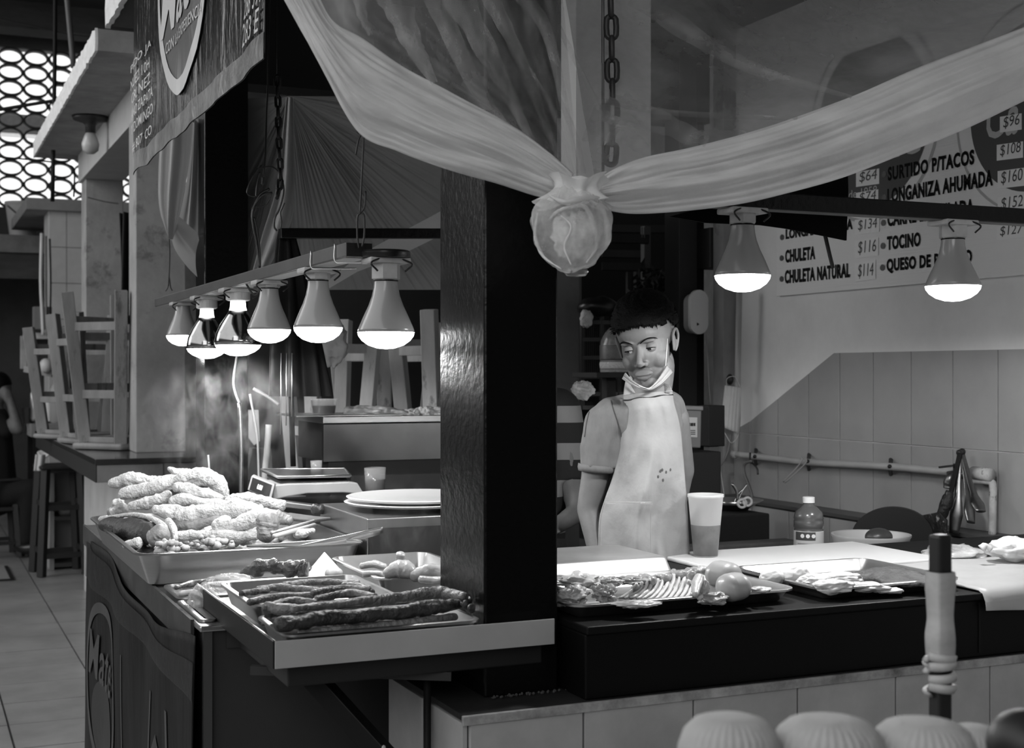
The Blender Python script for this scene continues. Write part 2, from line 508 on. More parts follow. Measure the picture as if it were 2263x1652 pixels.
# third kiosk further away
structure(MB().bb(.92, 2.4, 12.4, 14.3, 2.85, 2.95), 'ceiling_3', M('far_slab', .3, .8, var=.2, vs=3))
pl = thing('tiled_pillar', (1.25, 12.6, 0), 'white tiled pillar under the farthest canopy at the left', 'pillar')
MB().bb(1.12, 1.40, 12.5, 12.9, 0, 2.85).build('core', grout, pl)
for k in range(9):
    for i in range(2):
        MB().bb(1.122 + i * .14, 1.257 + i * .14, 12.488, 12.5, .02 + k * .315, .33 + k * .315).build('tile', M('white_tile', .6, .35, var=.1, vs=4), pl)
MB().bb(1.108, 1.12, 12.5, 12.9, 0, 2.85).build('side_face', white_plastic, pl)
structure(MB().bb(1.4, 2.6, 12.7, 12.85, 0, 2.85), 'wall_far_kiosk', concrete)
structure(MB().bb(-1.5, 1.6, 13.95, 14.9, 2.60, 2.77), 'trim_10', concrete)
structure(MB().bb(-1.5, 1.3, 14.0, 14.1, 2.35, 2.60), 'trim_11', concrete_dark)
# scaffold pipes and cables up in the hall, left
def wire(name, pts, r, mat, label, cat, seg=24, n=6, **k):
    return MB().tube(pts, r, n=n, seg=seg).build(name, mat, smooth=True, label=label, cat=cat, **k)
wire('roof_pipe', [PD(122, -60, 8.6), PD(121, 140, 8.6), PD(116, 445, 8.6)], .013, black_steel, 'dark vertical pipe in front of the breeze block wall', 'pipe', seg=10, n=8)
wire('roof_pipe', [PD(143, -60, 8.2), PD(163, 150, 8.2)], .018, M('pipe_grey', .09, .5), 'slanting grey pipe that runs down to the concrete canopy', 'pipe', seg=6, n=8)
wire('roof_rod', [PD(-30, 247, 9.0), PD(60, 232, 9.0), PD(140, 219, 9.0)], .012, black_steel, 'dark rod crossing the breeze block wall above the middle', 'rod', seg=8)
wire('cable', [PD(-30, 344, 9.0), PD(90, 355, 9.0), PD(150, 364, 9.0), PD(164, 380, 9.0), PD(163, 435, 9.0)], .006, black_steel, 'dark cable crossing the lower part of the breeze block wall', 'cable')
wire('cable', [PD(-30, 35, 9.5), PD(60, 55, 9.5), PD(170, 78, 9.5), PD(300, 88, 9.5)], .004, black_steel, 'thin cable under the dark ceiling at the top left corner', 'cable')
wire('cable', [PD(194, 436, 8.4), PD(230, 445, 8.4), PD(262, 450, 8.4)], .003, black_steel, 'thin dark wire strung across the plastered column', 'cable')

# pale strip of wall behind the plastic sheet
structure(MB().bb(1.78, 2.03, 3.55, 3.65, 1.98, 2.85), 'wall_strip', M('strip_plaster', .8, .7, var=.05, vs=3))

# ================================================================== COUNTERS
CT = .95
panel_grey = M('counter_panel', .03, .45, var=.15, vs=3)
lc = thing('serving_counter', (.98, 3.6, 0), 'left serving counter of grey sheet metal with the printed banner hung on its side', 'counter')
MB().bb(.535, 1.11, 2.70, 4.55, 0, CT - .012).bb(1.1, 1.45, 3.0, 4.46, 0, CT - .012).build('body', panel_grey, lc, bev=.003)
MB().bb(.52, 1.118, 2.68, 4.6, CT - .012, CT).bb(1.118, 1.46, 2.98, 4.47, CT - .012, CT).build('worktop', steel, lc, bev=.003)
MB().bb(.528, .545, 2.685, 2.70, 0, CT - .012).build('corner_angle', M('corner_angle', .1, .35, metal=.5), lc)
MB().bb(.575, .90, 2.694, 2.70, CT - .05, CT - .014).build('front_lip', M('lip', .05, .4, metal=.4), lc)
MB().bb(.515, .522, 2.75, 4.6, CT - .06, CT + .002).build('side_rail', M('rail_tape', .03, .7, var=.6, vs=9), lc)

rc = thing('black_counter', (2.1, 2.65, .85), 'long black front counter on the tiled wall at the right of the column', 'counter')
RT = .985
MB().bb(1.125, 3.0, 2.207, 2.595, .8505, RT - .015).build('front_panel', M('counter_black', .002, .5, bump=.05, bs=20, spec=.2), rc, bev=.003)
MB().bb(1.125, 3.0, 2.200, 2.955, RT - .015, RT).build('worktop', M('black_top', .004, .5, bump=.1, bs=40, spec=.2), rc, bev=.003)
MB().bb(2.05, 2.054, 2.205, 2.207, .86, RT - .02).build('panel_joint', black_steel, rc)
for x in (1.2, 2.1, 2.95):
    MB().bb(x - .02, x + .02, 2.90, 2.94, 0, RT - .015).build('leg', black_steel, rc)
MB().bb(1.70, 2.31, 2.592, 2.955, RT, RT + .010).build('cutting_board', M('board_white', .62, .35, var=.05, vs=6), bev=.004,
    label='big white plastic cutting board across the right counter', cat='cutting board')
# white cloth sheet hanging over the counter edge at the far right
def clothfn(u, v):
    x = 2.055 + .94 * u
    s = v * .52
    if s < .36: y, z = 2.58 - s, RT + .007
    elif s < .39: q = (s - .36) / .03 * pi / 2; y, z = 2.215 - .022 * sin(q), RT + .007 - .022 * (1 - cos(q))
    else: y, z = 2.190, RT - .015 - (s - .39) / .13 * (.022 + .006 * sin(x * 9))
    return Vector((x, y + .004 * noise.noise(Vector((x * 14, s * 9, 0))), z + .004 * noise.noise(Vector((x * 9, s * 16, 3)))))
MB().grid(clothfn, 40, 40).build('plastic_tablecloth', M('sheet_white', .42, .4, var=.08, vs=5), smooth=True, solid=.003,
    label='pale plastic sheet laid over the counter edge at the right border', cat='sheet')

# shelf that juts out in front of the counters
sh = thing('tray_shelf', (.83, 2.6, .955), 'projecting shelf with a light metal rim that carries the sausage pans', 'shelf')
SX0, SX1, SY0, SY1 = .565, 1.09, 2.265, 2.95
MB().bb(SX0, SX1, SY0, SY1, .954, .959).build('plate', steel, sh)
MB().bb(SX0, SX1, SY0 - .003, SY0, .946, .993).build('front_rim', M('rim_paint', .38, .4, var=.06, vs=10), sh, bev=.001)
MB().bb(SX0 - .003, SX0, SY0, SY1, .946, .993).build('side_rim', M('rim_dark', .012, .5, spec=.2), sh, bev=.001)
MB().bb(SX0 + .001, SX0 + .003, SY0, SY1, .96, .993).build('rim_inner_face', aluminium, sh)
MB().bb(SX0 + .03, SX1 - .01, SY0 + .03, 2.67, .905, .953).build('support_frame', black_matt, sh, bev=.003)
MB().bar((.57, 2.46, .905), (.90, 2.30, .897), .016, .016).build('cross_bar', M('bar_dark', .02, .6), sh)
MB().bar((.66, 2.40, .905), (1.02, 2.12, .46), .035, .035).build('brace', black_steel, sh, bev=.002)
sp = MB()
for k in range(14):
    q = random.uniform(.3, .8); sp.ell(Vector((.66, 2.40, .905)).lerp(Vector((1.02, 2.12, .46)), q) + Vector((random.uniform(-.01, .01), -.022, .012)), (.004, .002, .003 + .004 * random.random()), nu=6, nv=4)
sp.build('paint_chips', plaster, sh, kind='stuff')
MB().tube([(.868, 2.34, 0), (.868, 2.34, .905)], .007, n=10).build('prop_rod', black_steel, smooth=True, label='thin dark upright rod propping the tray shelf', cat='rod')

# ================================================================== TRAYS
def tray(name, x0, x1, y0, y1, z0, z1, label, mat=aluminium, **k):
    mb = MB(); mb.tray(x0, x1, y0, y1, z0, z1, **k)
    o = mb.build(name, mat, smooth=True, auto=True, label=label, cat='tray')
    return o
tray('deep_pan', .482, 1.02, 3.19, 4.10, .952, 1.03, 'deep steel pan heaped with fried pork rinds', M('pan_steel', .42, .3, metal=1, var=.1, vs=6, stretch=(.3, .3, 5)), flare=.025, r=.05, rim=.008)
tray('sheet_pan', .535, 1.06, 2.975, 3.165, .951, .962, 'low sheet pan with scraps and plastic between the deep pan and the sausages', flare=.006, r=.02, rim=.006)
tray('sheet_pan', .53, .558, 2.72, 2.97, .9505, .956, 'narrow wet metal strip of tray beside the shelf rim', flare=.004, r=.008, rim=.003)
tray('quarter_pan', .585, .86, 2.50, 2.78, .972, 1.018, 'aluminium pan of smaller sausages behind the longest ones', flare=.014, r=.02, rim=.007)
tray('quarter_pan', .590, .945, 2.28, 2.475, .961, 1.000, 'aluminium pan of the long dark sausages at the shelf front', flare=.012, r=.018, rim=.007)
tray('quarter_pan', .885, 1.11, 2.665, 3.01, .962, 1.025, 'aluminium pan of glazed chicken pieces beside the black column', flare=.02, r=.025, rim=.007)
tray('sheet_pan', 1.135, 1.63, 2.27, 2.575, RT+.0005, 1.014, 'sheet pan with raw ribs and round hams on the black counter', flare=.016, r=.03, rim=.008)
tray('sheet_pan', 1.685, 2.04, 2.25, 2.575, RT+.0005, 1.013, 'sheet pan with pale fat slabs and a dark flat cutlet', flare=.016, r=.03, rim=.008)
# pan turned upside down
mb = MB(); mb.tray(1.14, 1.565, 2.60, 2.88, 0, .052, flare=.02, r=.04, rim=.006)
mb.v = [Vector((v.x, v.y, 1.038 - v.z)) for v in mb.v]
mb.build('upturned_pan', M('pan_dull', .5, .42, metal=.9, var=.2, vs=5), smooth=True, auto=True, label='shallow pan lying upside down behind the ribs', cat='tray')

# ================================================================== FOOD
rind = M('pork_rind', .68, .6, var=.16, vs=24, bump=1.0, bs=130, spots=.35, ss=22, spotv=.35)
rind_dark = M('pork_rind_dark', .03, .5, var=.6, vs=10, bump=.6, bs=60)
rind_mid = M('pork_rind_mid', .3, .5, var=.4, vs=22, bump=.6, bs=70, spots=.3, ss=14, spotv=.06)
saus = M('sausage_skin', .14, .5, var=.6, vs=22, bump=.9, bs=80)
saus_dark = M('sausage_dark', .03, .5, var=.8, vs=14, bump=.9, bs=60)
def roll(name, pts, d, rpx, mat, label, cat='pork rind', group=None, amp=.05, freq=28, n=18, seg=26, flat=.85, seed=None, z=None, caps=True, parent=None):
    """a lumpy rolled piece; pts are photo points, each with a distance (or a height z)"""
    P = []
    for i, p in enumerate(pts):
        if z is not None:
            zz = z[i] if hasattr(z, '__len__') else z
            P.append(PZ(p[0], p[1], zz))
        else:
            P.append(PD(p[0], p[1], d[i] if hasattr(d, '__len__') else d))
    dist = sum((Vector((SA, CA, 0)).dot(p) for p in P)) / len(P)
    R = [r * dist / F for r in rpx]
    # round the ends
    t0 = (P[0] - P[1]).normalized(); t1 = (P[-1] - P[-2]).normalized()
    C = catmull(P, seg)
    rr = [interp(R, i / seg) for i in range(seg + 1)]
    pts2, r2 = [], []
    for k in range(4):
        q = k / 4 * pi / 2; pts2.append(C[0] + t0 * rr[0] * .7 * cos(q)); r2.append(max(rr[0] * sin(q), .001))
    pts2 += C; r2 += rr
    for k in range(3, -1, -1):
        q = k / 4 * pi / 2; pts2.append(C[-1] + t1 * rr[-1] * .7 * cos(q)); r2.append(max(rr[-1] * sin(q), .001))
    mb = MB(); m = len(pts2)
    sd = seed if seed is not None else random.random() * 50
    vs = []; prev = None
    for i, p in enumerate(pts2):
        t = (pts2[min(i + 1, m - 1)] - pts2[max(i - 1, 0)]).normalized()
        if prev is None: a = t.cross(Vector((0, 0, 1))).normalized()
        else: a = (prev - t * prev.dot(t)).normalized()
        prev = a; b = a.cross(t)
        for k in range(n):
            q = 2 * pi * k / n; dr = a * cos(q) + b * sin(q) * flat
            sp_ = p + dr * r2[i]
            nz = noise.fractal(sp_ * freq + Vector((sd, sd, 0)), .9, 2, 4)
            lo_ = noise.noise(sp_ * (freq * .45) + Vector((0, sd, sd)))
            fi_ = abs(noise.noise(sp_ * (freq * 3.2) + Vector((sd, 0, sd))))
            vs.append(p + dr * (r2[i] * (1 + amp * (3.2 * nz + 4.5 * lo_ + 1.6 * fi_))))
    fs = [(i * n + k, i * n + (k + 1) % n, (i + 1) * n + (k + 1) % n, (i + 1) * n + k) for i in range(m - 1) for k in range(n)]
    fs += [tuple(range(n))[::-1], tuple((m - 1) * n + k for k in range(n))]
    mb.add(vs, fs)
    if parent is not None: return mb.build(name, mat, parent, smooth=True)
    return mb.build(name, mat, smooth=True, label=label, cat=cat, group=group)
G = 'fried pork rinds heaped in the deep pan'
pieces = [
 ([(248, 1069), (300, 1058), (350, 1066)], 3.98, (13, 17, 17), rind, 'pork rind with a hollow tip, farthest left at the back of the heap'),
 ([(374, 1035), (402, 1050), (450, 1056)], 3.92, (6, 15, 18), rind, 'pork rind with a pointed end sticking up at the top of the heap'),
 ([(272, 1093), (340, 1076), (410, 1056), (455, 1054), (484, 1072), (498, 1096)], 3.74, (15, 18, 20, 23, 19, 9), rind, 'long pork rind lying on top, bent down at its right end'),
 ([(390, 1076), (420, 1081), (455, 1089), (490, 1101)], 3.60, (12, 14, 12, 7), rind, 'slim pork rind just under the bend of the top one'),
 ([(382, 1108), (420, 1103), (458, 1109), (486, 1108)], 3.58, (13, 14, 11, 9), rind, 'short plump pork rind under the slim one'),
 ([(288, 1118), (318, 1113), (350, 1105), (374, 1091)], 3.62, (9, 13, 14, 8), rind, 'rough pork rind slanting up in the middle left of the heap'),
 ([(505, 1106), (550, 1101), (600, 1110), (624, 1116)], 3.72, (13, 15, 13, 13), rind, 'pork rind reaching out at the right side of the heap'),
 ([(345, 1124), (400, 1138), (455, 1134), (515, 1122), (575, 1130)], 3.52, (13, 25, 22, 20, 14), rind, 'broadest pork rind across the middle of the heap'),
 ([(395, 1165), (430, 1158), (475, 1150), (505, 1150)], 3.50, (12, 14, 15, 12), rind_mid, 'browned pork rind in the shade below the broadest one'),
 ([(482, 1163), (500, 1150)], 3.42, (19, 17), rind, 'pork rind with an open rolled end in the lower middle'),
 ([(504, 1170), (540, 1154), (580, 1140), (604, 1139)], 3.42, (12, 18, 18, 13), rind, 'smooth steaming pork rind left of the brown chunk'),
 ([(589, 1180), (592, 1148)], 3.33, (27, 27), rind_mid, 'round brown crusty chunk at the right front of the heap'),
 ([(250, 1132), (272, 1122)], 3.80, (17, 15), rind_mid, 'small dark rind at the left edge of the heap'),
 ([(255, 1112), (268, 1107)], 3.86, (10, 10), rind, 'small pale curl above the left edge of the pan'),
 ([(345, 1190), (358, 1178)], 3.38, (24, 22), rind_mid, 'knotty round piece in front of the dark curled skin'),
 ([(278, 1204), (305, 1200)], 3.36, (11, 13), rind, 'pale lumpy scrap at the left front of the pan'),
 ([(392, 1184), (450, 1182), (520, 1186), (566, 1184)], 3.40, (13, 14, 13, 12), rind, 'long pale strip of rind along the front of the heap'),
 ([(610, 1140), (640, 1150)], 3.60, (16, 12), rind_mid, 'grey scrap of rind behind the brown chunk'),
 ([(655, 1180), (690, 1172)], 3.42, (11, 10), rind, 'pale shell of rind at the right end of the pan'),
]
for pts, d, r, m_, lb in pieces:
    roll('pork_rind', pts, d, r, m_, lb, group=None, amp=.10, freq=36, n=28, seg=44)
# big curled dark skin
cs = thing('curled_pork_skin', PD(300, 1190, 3.5), 'dark curled slab of pork skin with a pale edge, left front of the heap', 'pork skin')
roll('meat_side', [(236, 1160), (285, 1168), (330, 1180), (352, 1196)], [3.66, 3.56, 3.46, 3.42], (20, 30, 30, 16), rind_dark, None, parent=cs, amp=.06)
roll('skin_edge', [(224, 1146), (250, 1142), (300, 1137), (345, 1150), (372, 1175), (380, 1203)], [3.72, 3.66, 3.56, 3.46, 3.4, 3.36], (7, 6, 6, 7, 7, 6), rind, None, parent=cs, amp=.03)
roll('loose_flap', [(372, 1150), (384, 1168), (388, 1190)], [3.45, 3.4, 3.36], (8, 8, 5), rind, None, parent=cs, amp=.03)
# bed of food below and crumbs in front
bed = MB()
for k in range(60):
    x = random.uniform(.56, .98); y = random.uniform(3.3, 4.0)
    bed.ell((x, y, .968 + random.random() * .02), (random.uniform(.03, .04), random.uniform(.03, .06), .018), nu=10, nv=7, amp=.008, freq=40, seed=k)
bed.build('rind_scraps', rind_mid, smooth=True, kind='stuff', label='bed of small rind scraps at the bottom of the deep pan', cat='food scraps')
cru = MB()
for k in range(150):
    u = random.random(); x = 300 + 260 * u; y = 1214 - 10 * u - random.random() * 20
    p = PZ(x, y, .995 + .02 * random.random()); r = random.uniform(.004, .013)
    p.z += .006
    cru.ell(p, (r, r * random.uniform(.6, 1.3), r * .8), nu=8, nv=5, amp=r * .4, freq=90, seed=k)
for cxp, cyp, nn in ((375, 1205, 26), (470, 1200, 22), (350, 1213, 10)):
    for k in range(nn):
        p = PD(cxp + random.gauss(0, 14), cyp + random.gauss(0, 6), 3.24 + random.random() * .06); r = random.uniform(.005, .012)
        cru.ell(p, (r, r, r * .8), nu=8, nv=5, amp=r * .4, freq=90, seed=k)
cru.build('crackling_crumbs', M('crumb', .55, .6, var=.3, vs=30, bump=.3, bs=80), smooth=True, kind='stuff', label='crackling crumbs along the front edge of the deep pan', cat='crumbs')
# tongs and sticks in the pan
tg = thing('steel_tongs', PD(640, 1195, 3.2), 'long flat steel tongs lying over the right front rim of the deep pan', 'tongs')
def blade(pts, wd, mat, parent, name, th=.0015):
    P = [PD(*p) for p in pts]; C = catmull(P, 20); mb = MB(); vs = []
    for i, p in enumerate(C):
        t = (C[min(i + 1, 20)] - C[max(i - 1, 0)]).normalized(); s_ = t.cross(Vector((0, 0, 1))).normalized()
        up = (s_.cross(t)).normalized(); wv = interp(wd, i / 20) / 2; s2 = (s_ * .6 + up * .8).normalized()
        vs += [p + s2 * wv, p - s2 * wv]
    mb.add(vs, [(2 * i, 2 * i + 1, 2 * i + 3, 2 * i + 2) for i in range(20)])
    return mb.build(name, mat, parent, smooth=True, solid=th)
blade([(545, 1206, 3.18), (640, 1203, 3.18), (740, 1196, 3.18), (798, 1196, 3.16)], (.006, .016, .02, .008), steel, tg, 'arm')
blade([(660, 1206, 3.14), (740, 1194, 3.16), (800, 1182, 3.18), (846, 1171, 3.2)], (.004, .022, .026, .022), steel, tg, 'arm')
st = thing('wooden_skewer_pair', PD(650, 1165, 3.35), 'two pale wooden sticks beside the brown chunk', 'sticks')
for a, b, r in (((600, 1176, 3.3), (694, 1150, 3.6), .0035), ((606, 1184, 3.28), (695, 1160, 3.55), .006)):
    MB().tube([PD(*a), PD(*b)], r, n=8).build('stick', M('pale_wood', .6, .5), st, smooth=True)
# flat toasted slices beyond
sl = thing('toasted_slices', PD(660, 1142, 3.75), 'grey toasted slices fanned out beside the steel box', 'slices')
for k in range(4):
    c = PD(640 + 14 * k, 1140 + 2 * k, 3.8 - .05 * k)
    MB().box(c, (.07, .10, .008), rz=.3 + .1 * k).build('slice', M('toast', .1, .7, var=.4, vs=40), sl, bev=.003)

# scraps and plastic on the low sheet pan
film = M('film_wrap', .8, .12, alpha=.42, var=.35, vs=6, bump=.6, bs=25, spec=1)
dark_meat = M('dark_meat', .05, .3, var=.7, vs=20, bump=.8, bs=60, coat=.4)
roll('meat_scrap', [(390, 1298), (420, 1291), (455, 1283)], 0, (6, 9, 6), dark_meat, 'dark strip of meat at the left end of the low sheet pan', cat='meat', z=.985)
roll('meat_scrap', [(398, 1312), (430, 1310), (455, 1316)], 0, (8, 9, 7), M('pale_meat', .4, .4, var=.3, vs=16, bump=.4, bs=50), 'pale slice of meat below the dark strip, left of the plastic bag', cat='meat', z=.978)
bm_ = MB()
for k in range(26):
    u = k / 25; p = PD(545 + 140 * u + random.gauss(0, 6), 1264 - 10 * sin(pi * u) + random.gauss(0, 5), 3.02)
    bm_.ell(p, random.uniform(.008, .02), nu=10, nv=7, amp=.004, freq=60, seed=k)
organic(bm_, 'charred_meat', dark_meat, voxel=.003, smooth_it=3, label='row of charred meat lumps in front of the deep pan', cat='meat')
roll('meat_scrap', [(655, 1258), (672, 1244), (668, 1268)], 3.0, (6, 12, 14), dark_meat, 'pointed dark piece of meat at the end of the charred row', cat='meat')
def bag_fn(cx, cy, d, rx, ry, seed, depth=.5):
    c = PD(cx, cy, d); k = d / F
    def f(u, v):
        q = 2 * pi * u; a = pi * v
        n_ = noise.fractal(Vector((cos(q) * sin(a) * 2 + seed, sin(q) * sin(a) * 2, cos(a) * 2)), 1, 2, 4)
        n2 = abs(noise.noise(Vector((cos(q) * sin(a) * 3 + seed, sin(q) * sin(a) * 3 + 9, cos(a) * 3))))
        r = 1 + .25 * n_ - .25 * n2
        return c + Vector((CA * cos(q) * sin(a) * rx * k * r + SA * sin(q) * sin(a) * rx * k * depth * r, -SA * cos(q) * sin(a) * rx * k * r + CA * sin(q) * sin(a) * rx * k * depth * r, cos(a) * ry * k * r))
    return f
MB().grid(bag_fn(505, 1287, 2.98, 60, 20, 3), 60, 30).build('plastic_bag', film, smooth=True, label='crumpled clear plastic bag lying above the left sausage pan corner', cat='bag')
MB().grid(bag_fn(450, 1328, 2.86, 36, 38, 8), 50, 30).build('plastic_bag', film, smooth=True, label='clear plastic bag standing between the counter corner and the shelf rim', cat='bag')
roll('meat_scrap', [(432, 1345), (452, 1335), (466, 1345)], 2.88, (12, 15, 12), M('bagged_meat', .22, .35, var=.6, vs=20), 'meat inside the clear bag beside the shelf rim', cat='meat')
# white paper and pale egg shaped piece
MB().prism([PD(672, 1274, 3.0), PD(716, 1222, 3.04), PD(752, 1262, 2.98), PD(742, 1280, 2.95)], Vector((.01, .03, 0))).build('folded_paper', white_plastic, label='white folded paper cone standing between the pans', cat='paper', bev=.002)
roll('pale_lump', [(730, 1268), (748, 1266)], 2.92, (17, 14), M('pale_lump', .45, .45, var=.25, vs=12), 'small pale lump beside the white paper cone', cat='food')

# sausages
GS = 'sausages'
S4 = [
 ([(590, 1342), (665, 1347), (780, 1335), (900, 1318), (975, 1309), (1026, 1318)], 1.030, (14, 14, 13, 15, 17, 10), saus, 'long thick sausage along the top of the front pan'),
 ([(622, 1378), (700, 1368), (830, 1358), (950, 1343), (1034, 1330)], 1.018, (22, 19, 18, 19, 12), saus_dark, 'long dark sausage in the middle of the front pan, reaching over its right rim'),
 ([(664, 1398), (760, 1390), (860, 1382), (960, 1370), (1004, 1362)], .998, (9, 11, 11, 12, 10), saus, 'pale thin sausage lying along the front rim of the front pan'),
 ([(596, 1352), (616, 1350)], 1.018, (18, 14), saus_dark, 'charred stub at the left end of the front pan'),
]
for pts, z, r, m_, lb in S4: roll('sausage', pts, 0, r, m_, lb, cat='sausage', z=z, amp=.06, freq=45, n=26, seg=110)
S3 = [
 ([(535, 1312), (560, 1308), (590, 1304)], 1.02, (9, 11, 9), saus_dark, 'stubby dark sausage in the back left corner of the rear pan'),
 ([(552, 1330), (610, 1318), (690, 1314)], 1.022, (8, 10, 9), saus, 'sausage in the left half of the rear pan, second row'),
 ([(570, 1302), (620, 1298), (700, 1304)], 1.02, (8, 10, 9), saus, 'sausage in the left half of the rear pan, back row'),
 ([(626, 1292), (700, 1286), (790, 1287)], 1.02, (8, 10, 9), saus, 'sausage farthest back in the rear pan'),
 ([(692, 1310), (750, 1300), (815, 1302)], 1.03, (8, 11, 9), saus, 'sausage in the right half of the rear pan, second row'),
 ([(700, 1322), (770, 1312), (828, 1318)], 1.034, (8, 11, 9), saus, 'sausage in the right half of the rear pan, third row'),
 ([(585, 1342), (640, 1328), (695, 1330)], 1.032, (8, 11, 9), saus, 'sausage in the left half of the rear pan, front row'),
 ([(648, 1346), (720, 1338), (800, 1328), (835, 1322)], 1.035, (8, 11, 10, 8), saus, 'sausage against the long one, right front of the rear pan'),
 ([(760, 1292), (800, 1296), (820, 1308)], 1.025, (8, 9, 8), saus, 'short bent sausage at the right rim of the rear pan'),
]
for pts, z, r, m_, lb in S3: roll('sausage', pts, 0, r, m_, lb, cat='sausage', z=z, amp=.06, freq=45, n=20, seg=50)
# torn end of the long sausage
te = MB()
for k in range(12):
    p = PZ(1028 + random.gauss(0, 8), 1326 + random.gauss(0, 9), 1.02); te.ell(p, random.uniform(.004, .009), nu=8, nv=6, amp=.003, freq=90, seed=k)
te.build('burst_filling', saus_dark, smooth=True, kind='stuff', label='burst filling at the right end of the long sausages', cat='food scraps')

chick = M('glazed_chicken', .42, .28, var=.4, vs=14, bump=.4, bs=40, coat=.7)
for pts, d, r, lb in (
 ([(800, 1250), (825, 1246), (850, 1252)], 2.93, (9, 10, 8), 'thin chicken piece at the left of its pan'),
 ([(806, 1268), (835, 1266), (852, 1272)], 2.84, (8, 8, 8), 'small chicken piece low in the left of its pan'),
 ([(856, 1266), (882, 1256), (905, 1262)], 2.80, (14, 24, 20), 'plump glazed chicken piece in the middle of its pan'),
 ([(884, 1238), (886, 1226)], 2.88, (11, 12), 'chicken knuckle sticking up from the pan'),
 ([(915, 1270), (945, 1262), (985, 1266)], 2.79, (16, 22, 18), 'chicken piece next to the black column'),
 ([(930, 1280), (960, 1282), (990, 1280)], 2.74, (9, 10, 9), 'thin chicken strip along the front rim')):
    roll('chicken_piece', pts, d, r, chick, lb, cat='chicken', amp=.05, freq=40)

# raw ribs, hams and meat on the right tray
raw_light = M('raw_fat', .55, .35, var=.15, vs=10, bump=.3, bs=30, coat=.3)
raw_mid = M('raw_meat', .3, .35, var=.4, vs=14, bump=.5, bs=40, coat=.4)
ham_m = M('ham_skin', .36, .4, var=.18, vs=6, bump=.12, bs=20, coat=.25)
rk = thing('rib_rack', PZ(1450, 1320, .985), 'rack of raw ribs with a dozen curved bones in the sheet pan', 'ribs')
def rackfn(u, v):
    k = u * 11
    a = PZ(1400 + 14 * k * .93, 1296 - 3.1 * k, 1.012 + .012 * u); b = PZ(1395 + 13 * k, 1316 - .3 * k, .99); c = PZ(1360 + 14.5 * k, 1326 + .6 * k - (1.2 * max(0, k - 7)), .984)
    p = (a * (1 - v) ** 2 + b * 2 * v * (1 - v) + c * v * v)
    p.z += .003 * noise.noise(p * 60)
    return p
MB().grid(rackfn, 44, 12).build('meat_sheet', M('rib_meat', .22, .35, var=.35, vs=20, bump=.4, bs=50, coat=.4), rk, smooth=True, solid=.01)
for k in range(12):
    u = (k + .4) / 12
    pts = [rackfn(u, v / 6) + Vector((0, -.004, .006)) for v in range(7)]
    MB().tube(pts, [.003, .0042, .0045, .004, .0025], n=8, seg=12, amp=.0008, freq=70, seed=k).build('rib', raw_light, rk, smooth=True)
bk = MB()
for k in range(34):
    u = k / 33; p = PZ(1410 + 145 * u, 1284 - 26 * u + random.gauss(0, 3), 1.018 + .01 * u)
    bk.ell(p, random.uniform(.006, .012), nu=8, nv=6, amp=.004, freq=70, seed=k)
organic(bk, 'backbone', raw_mid, rk, voxel=.003, smooth_it=2)
roll('knuckle', [(1545, 1276), (1540, 1290), (1535, 1312)], [2.62, 2.6, 2.56], (11, 12, 9), raw_light, None, parent=rk, amp=.06)
def chunk(name, c, r, m_, label, cat, seed, amp=.35, fr=1.6, tilt=0, parts=None):
    """irregular lump: c = (x, y, distance), r = half sizes in photo pixels"""
    k = c[2] / F; mb = MB(); nu, nv = 56, 36; R = base_m @ Matrix.Rotation(math.radians(tilt), 3, 'Y'); vs = []
    cc = PD(*c)
    for i in range(nv + 1):
        a = pi * i / nv
        for j in range(nu):
            q = 2 * pi * j / nu; p = Vector((sin(a) * cos(q), sin(a) * sin(q), -cos(a)))
            n1 = noise.fractal(p * fr * .8 + Vector((seed, 0, seed)), 1.1, 2, 4); n2 = abs(noise.noise(p * fr * 1.9 + Vector((0, seed, 3))))
            m2 = 1 + amp * (.9 * n1 - .7 * n2)
            vs.append(cc + R @ Vector((p.x * r[0] * k * m2, p.y * r[1] * k * m2, p.z * r[2] * k * m2)))
    fs = [(i * nu + j, i * nu + (j + 1) % nu, (i + 1) * nu + (j + 1) % nu, (i + 1) * nu + j) for i in range(nv) for j in range(nu)]
    mb.add(vs, fs); return mb.build(name, m_, smooth=True, label=label, cat=cat)
base_m = Matrix((Vector((CA, -SA, 0)), Vector((SA, CA, 0)), Vector((0, 0, 1)))).transposed()
fold_m = M('raw_fold', .42, .35, var=.6, vs=16, bump=.7, bs=40, coat=.3)
chunk('raw_meat', (1278, 1284, 2.72), (50, 46, 17), raw_light, 'pale fatty raw piece at the back left of the rib pan', 'raw meat', 3, .5, 2.2)
chunk('raw_meat', (1262, 1318, 2.60), (42, 34, 23), fold_m, 'folded raw piece at the front left of the rib pan', 'raw meat', 11, .6, 1.9)
chunk('raw_meat', (1335, 1312, 2.62), (26, 30, 20), raw_mid, 'stringy raw chunk between the folded piece and the ribs', 'raw meat', 21, .5, 2.4)
chunk('raw_meat', (1345, 1285, 2.76), (30, 26, 11), fold_m, 'small raw lump behind the stringy chunk', 'raw meat', 27, .5, 2.2)
chunk('raw_meat', (1406, 1334, 2.56), (48, 26, 9), raw_light, 'pale flap of meat hanging at the front rim of the rib pan', 'raw meat', 31, .4, 1.8)
chunk('raw_meat', (1400, 1282, 2.80), (46, 26, 9), raw_mid, 'thin raw scrap behind the ribs', 'raw meat', 37, .45, 2.4)
chunk('raw_meat', (1576, 1322, 2.62), (36, 30, 15), raw_mid, 'dark raw piece tucked under the hams', 'raw meat', 41, .35, 1.6)
chunk('raw_meat', (1550, 1306, 2.62), (16, 12, 22), raw_light, 'pale membrane between ribs and hams', 'raw meat', 43, .5, 1.8, tilt=25)
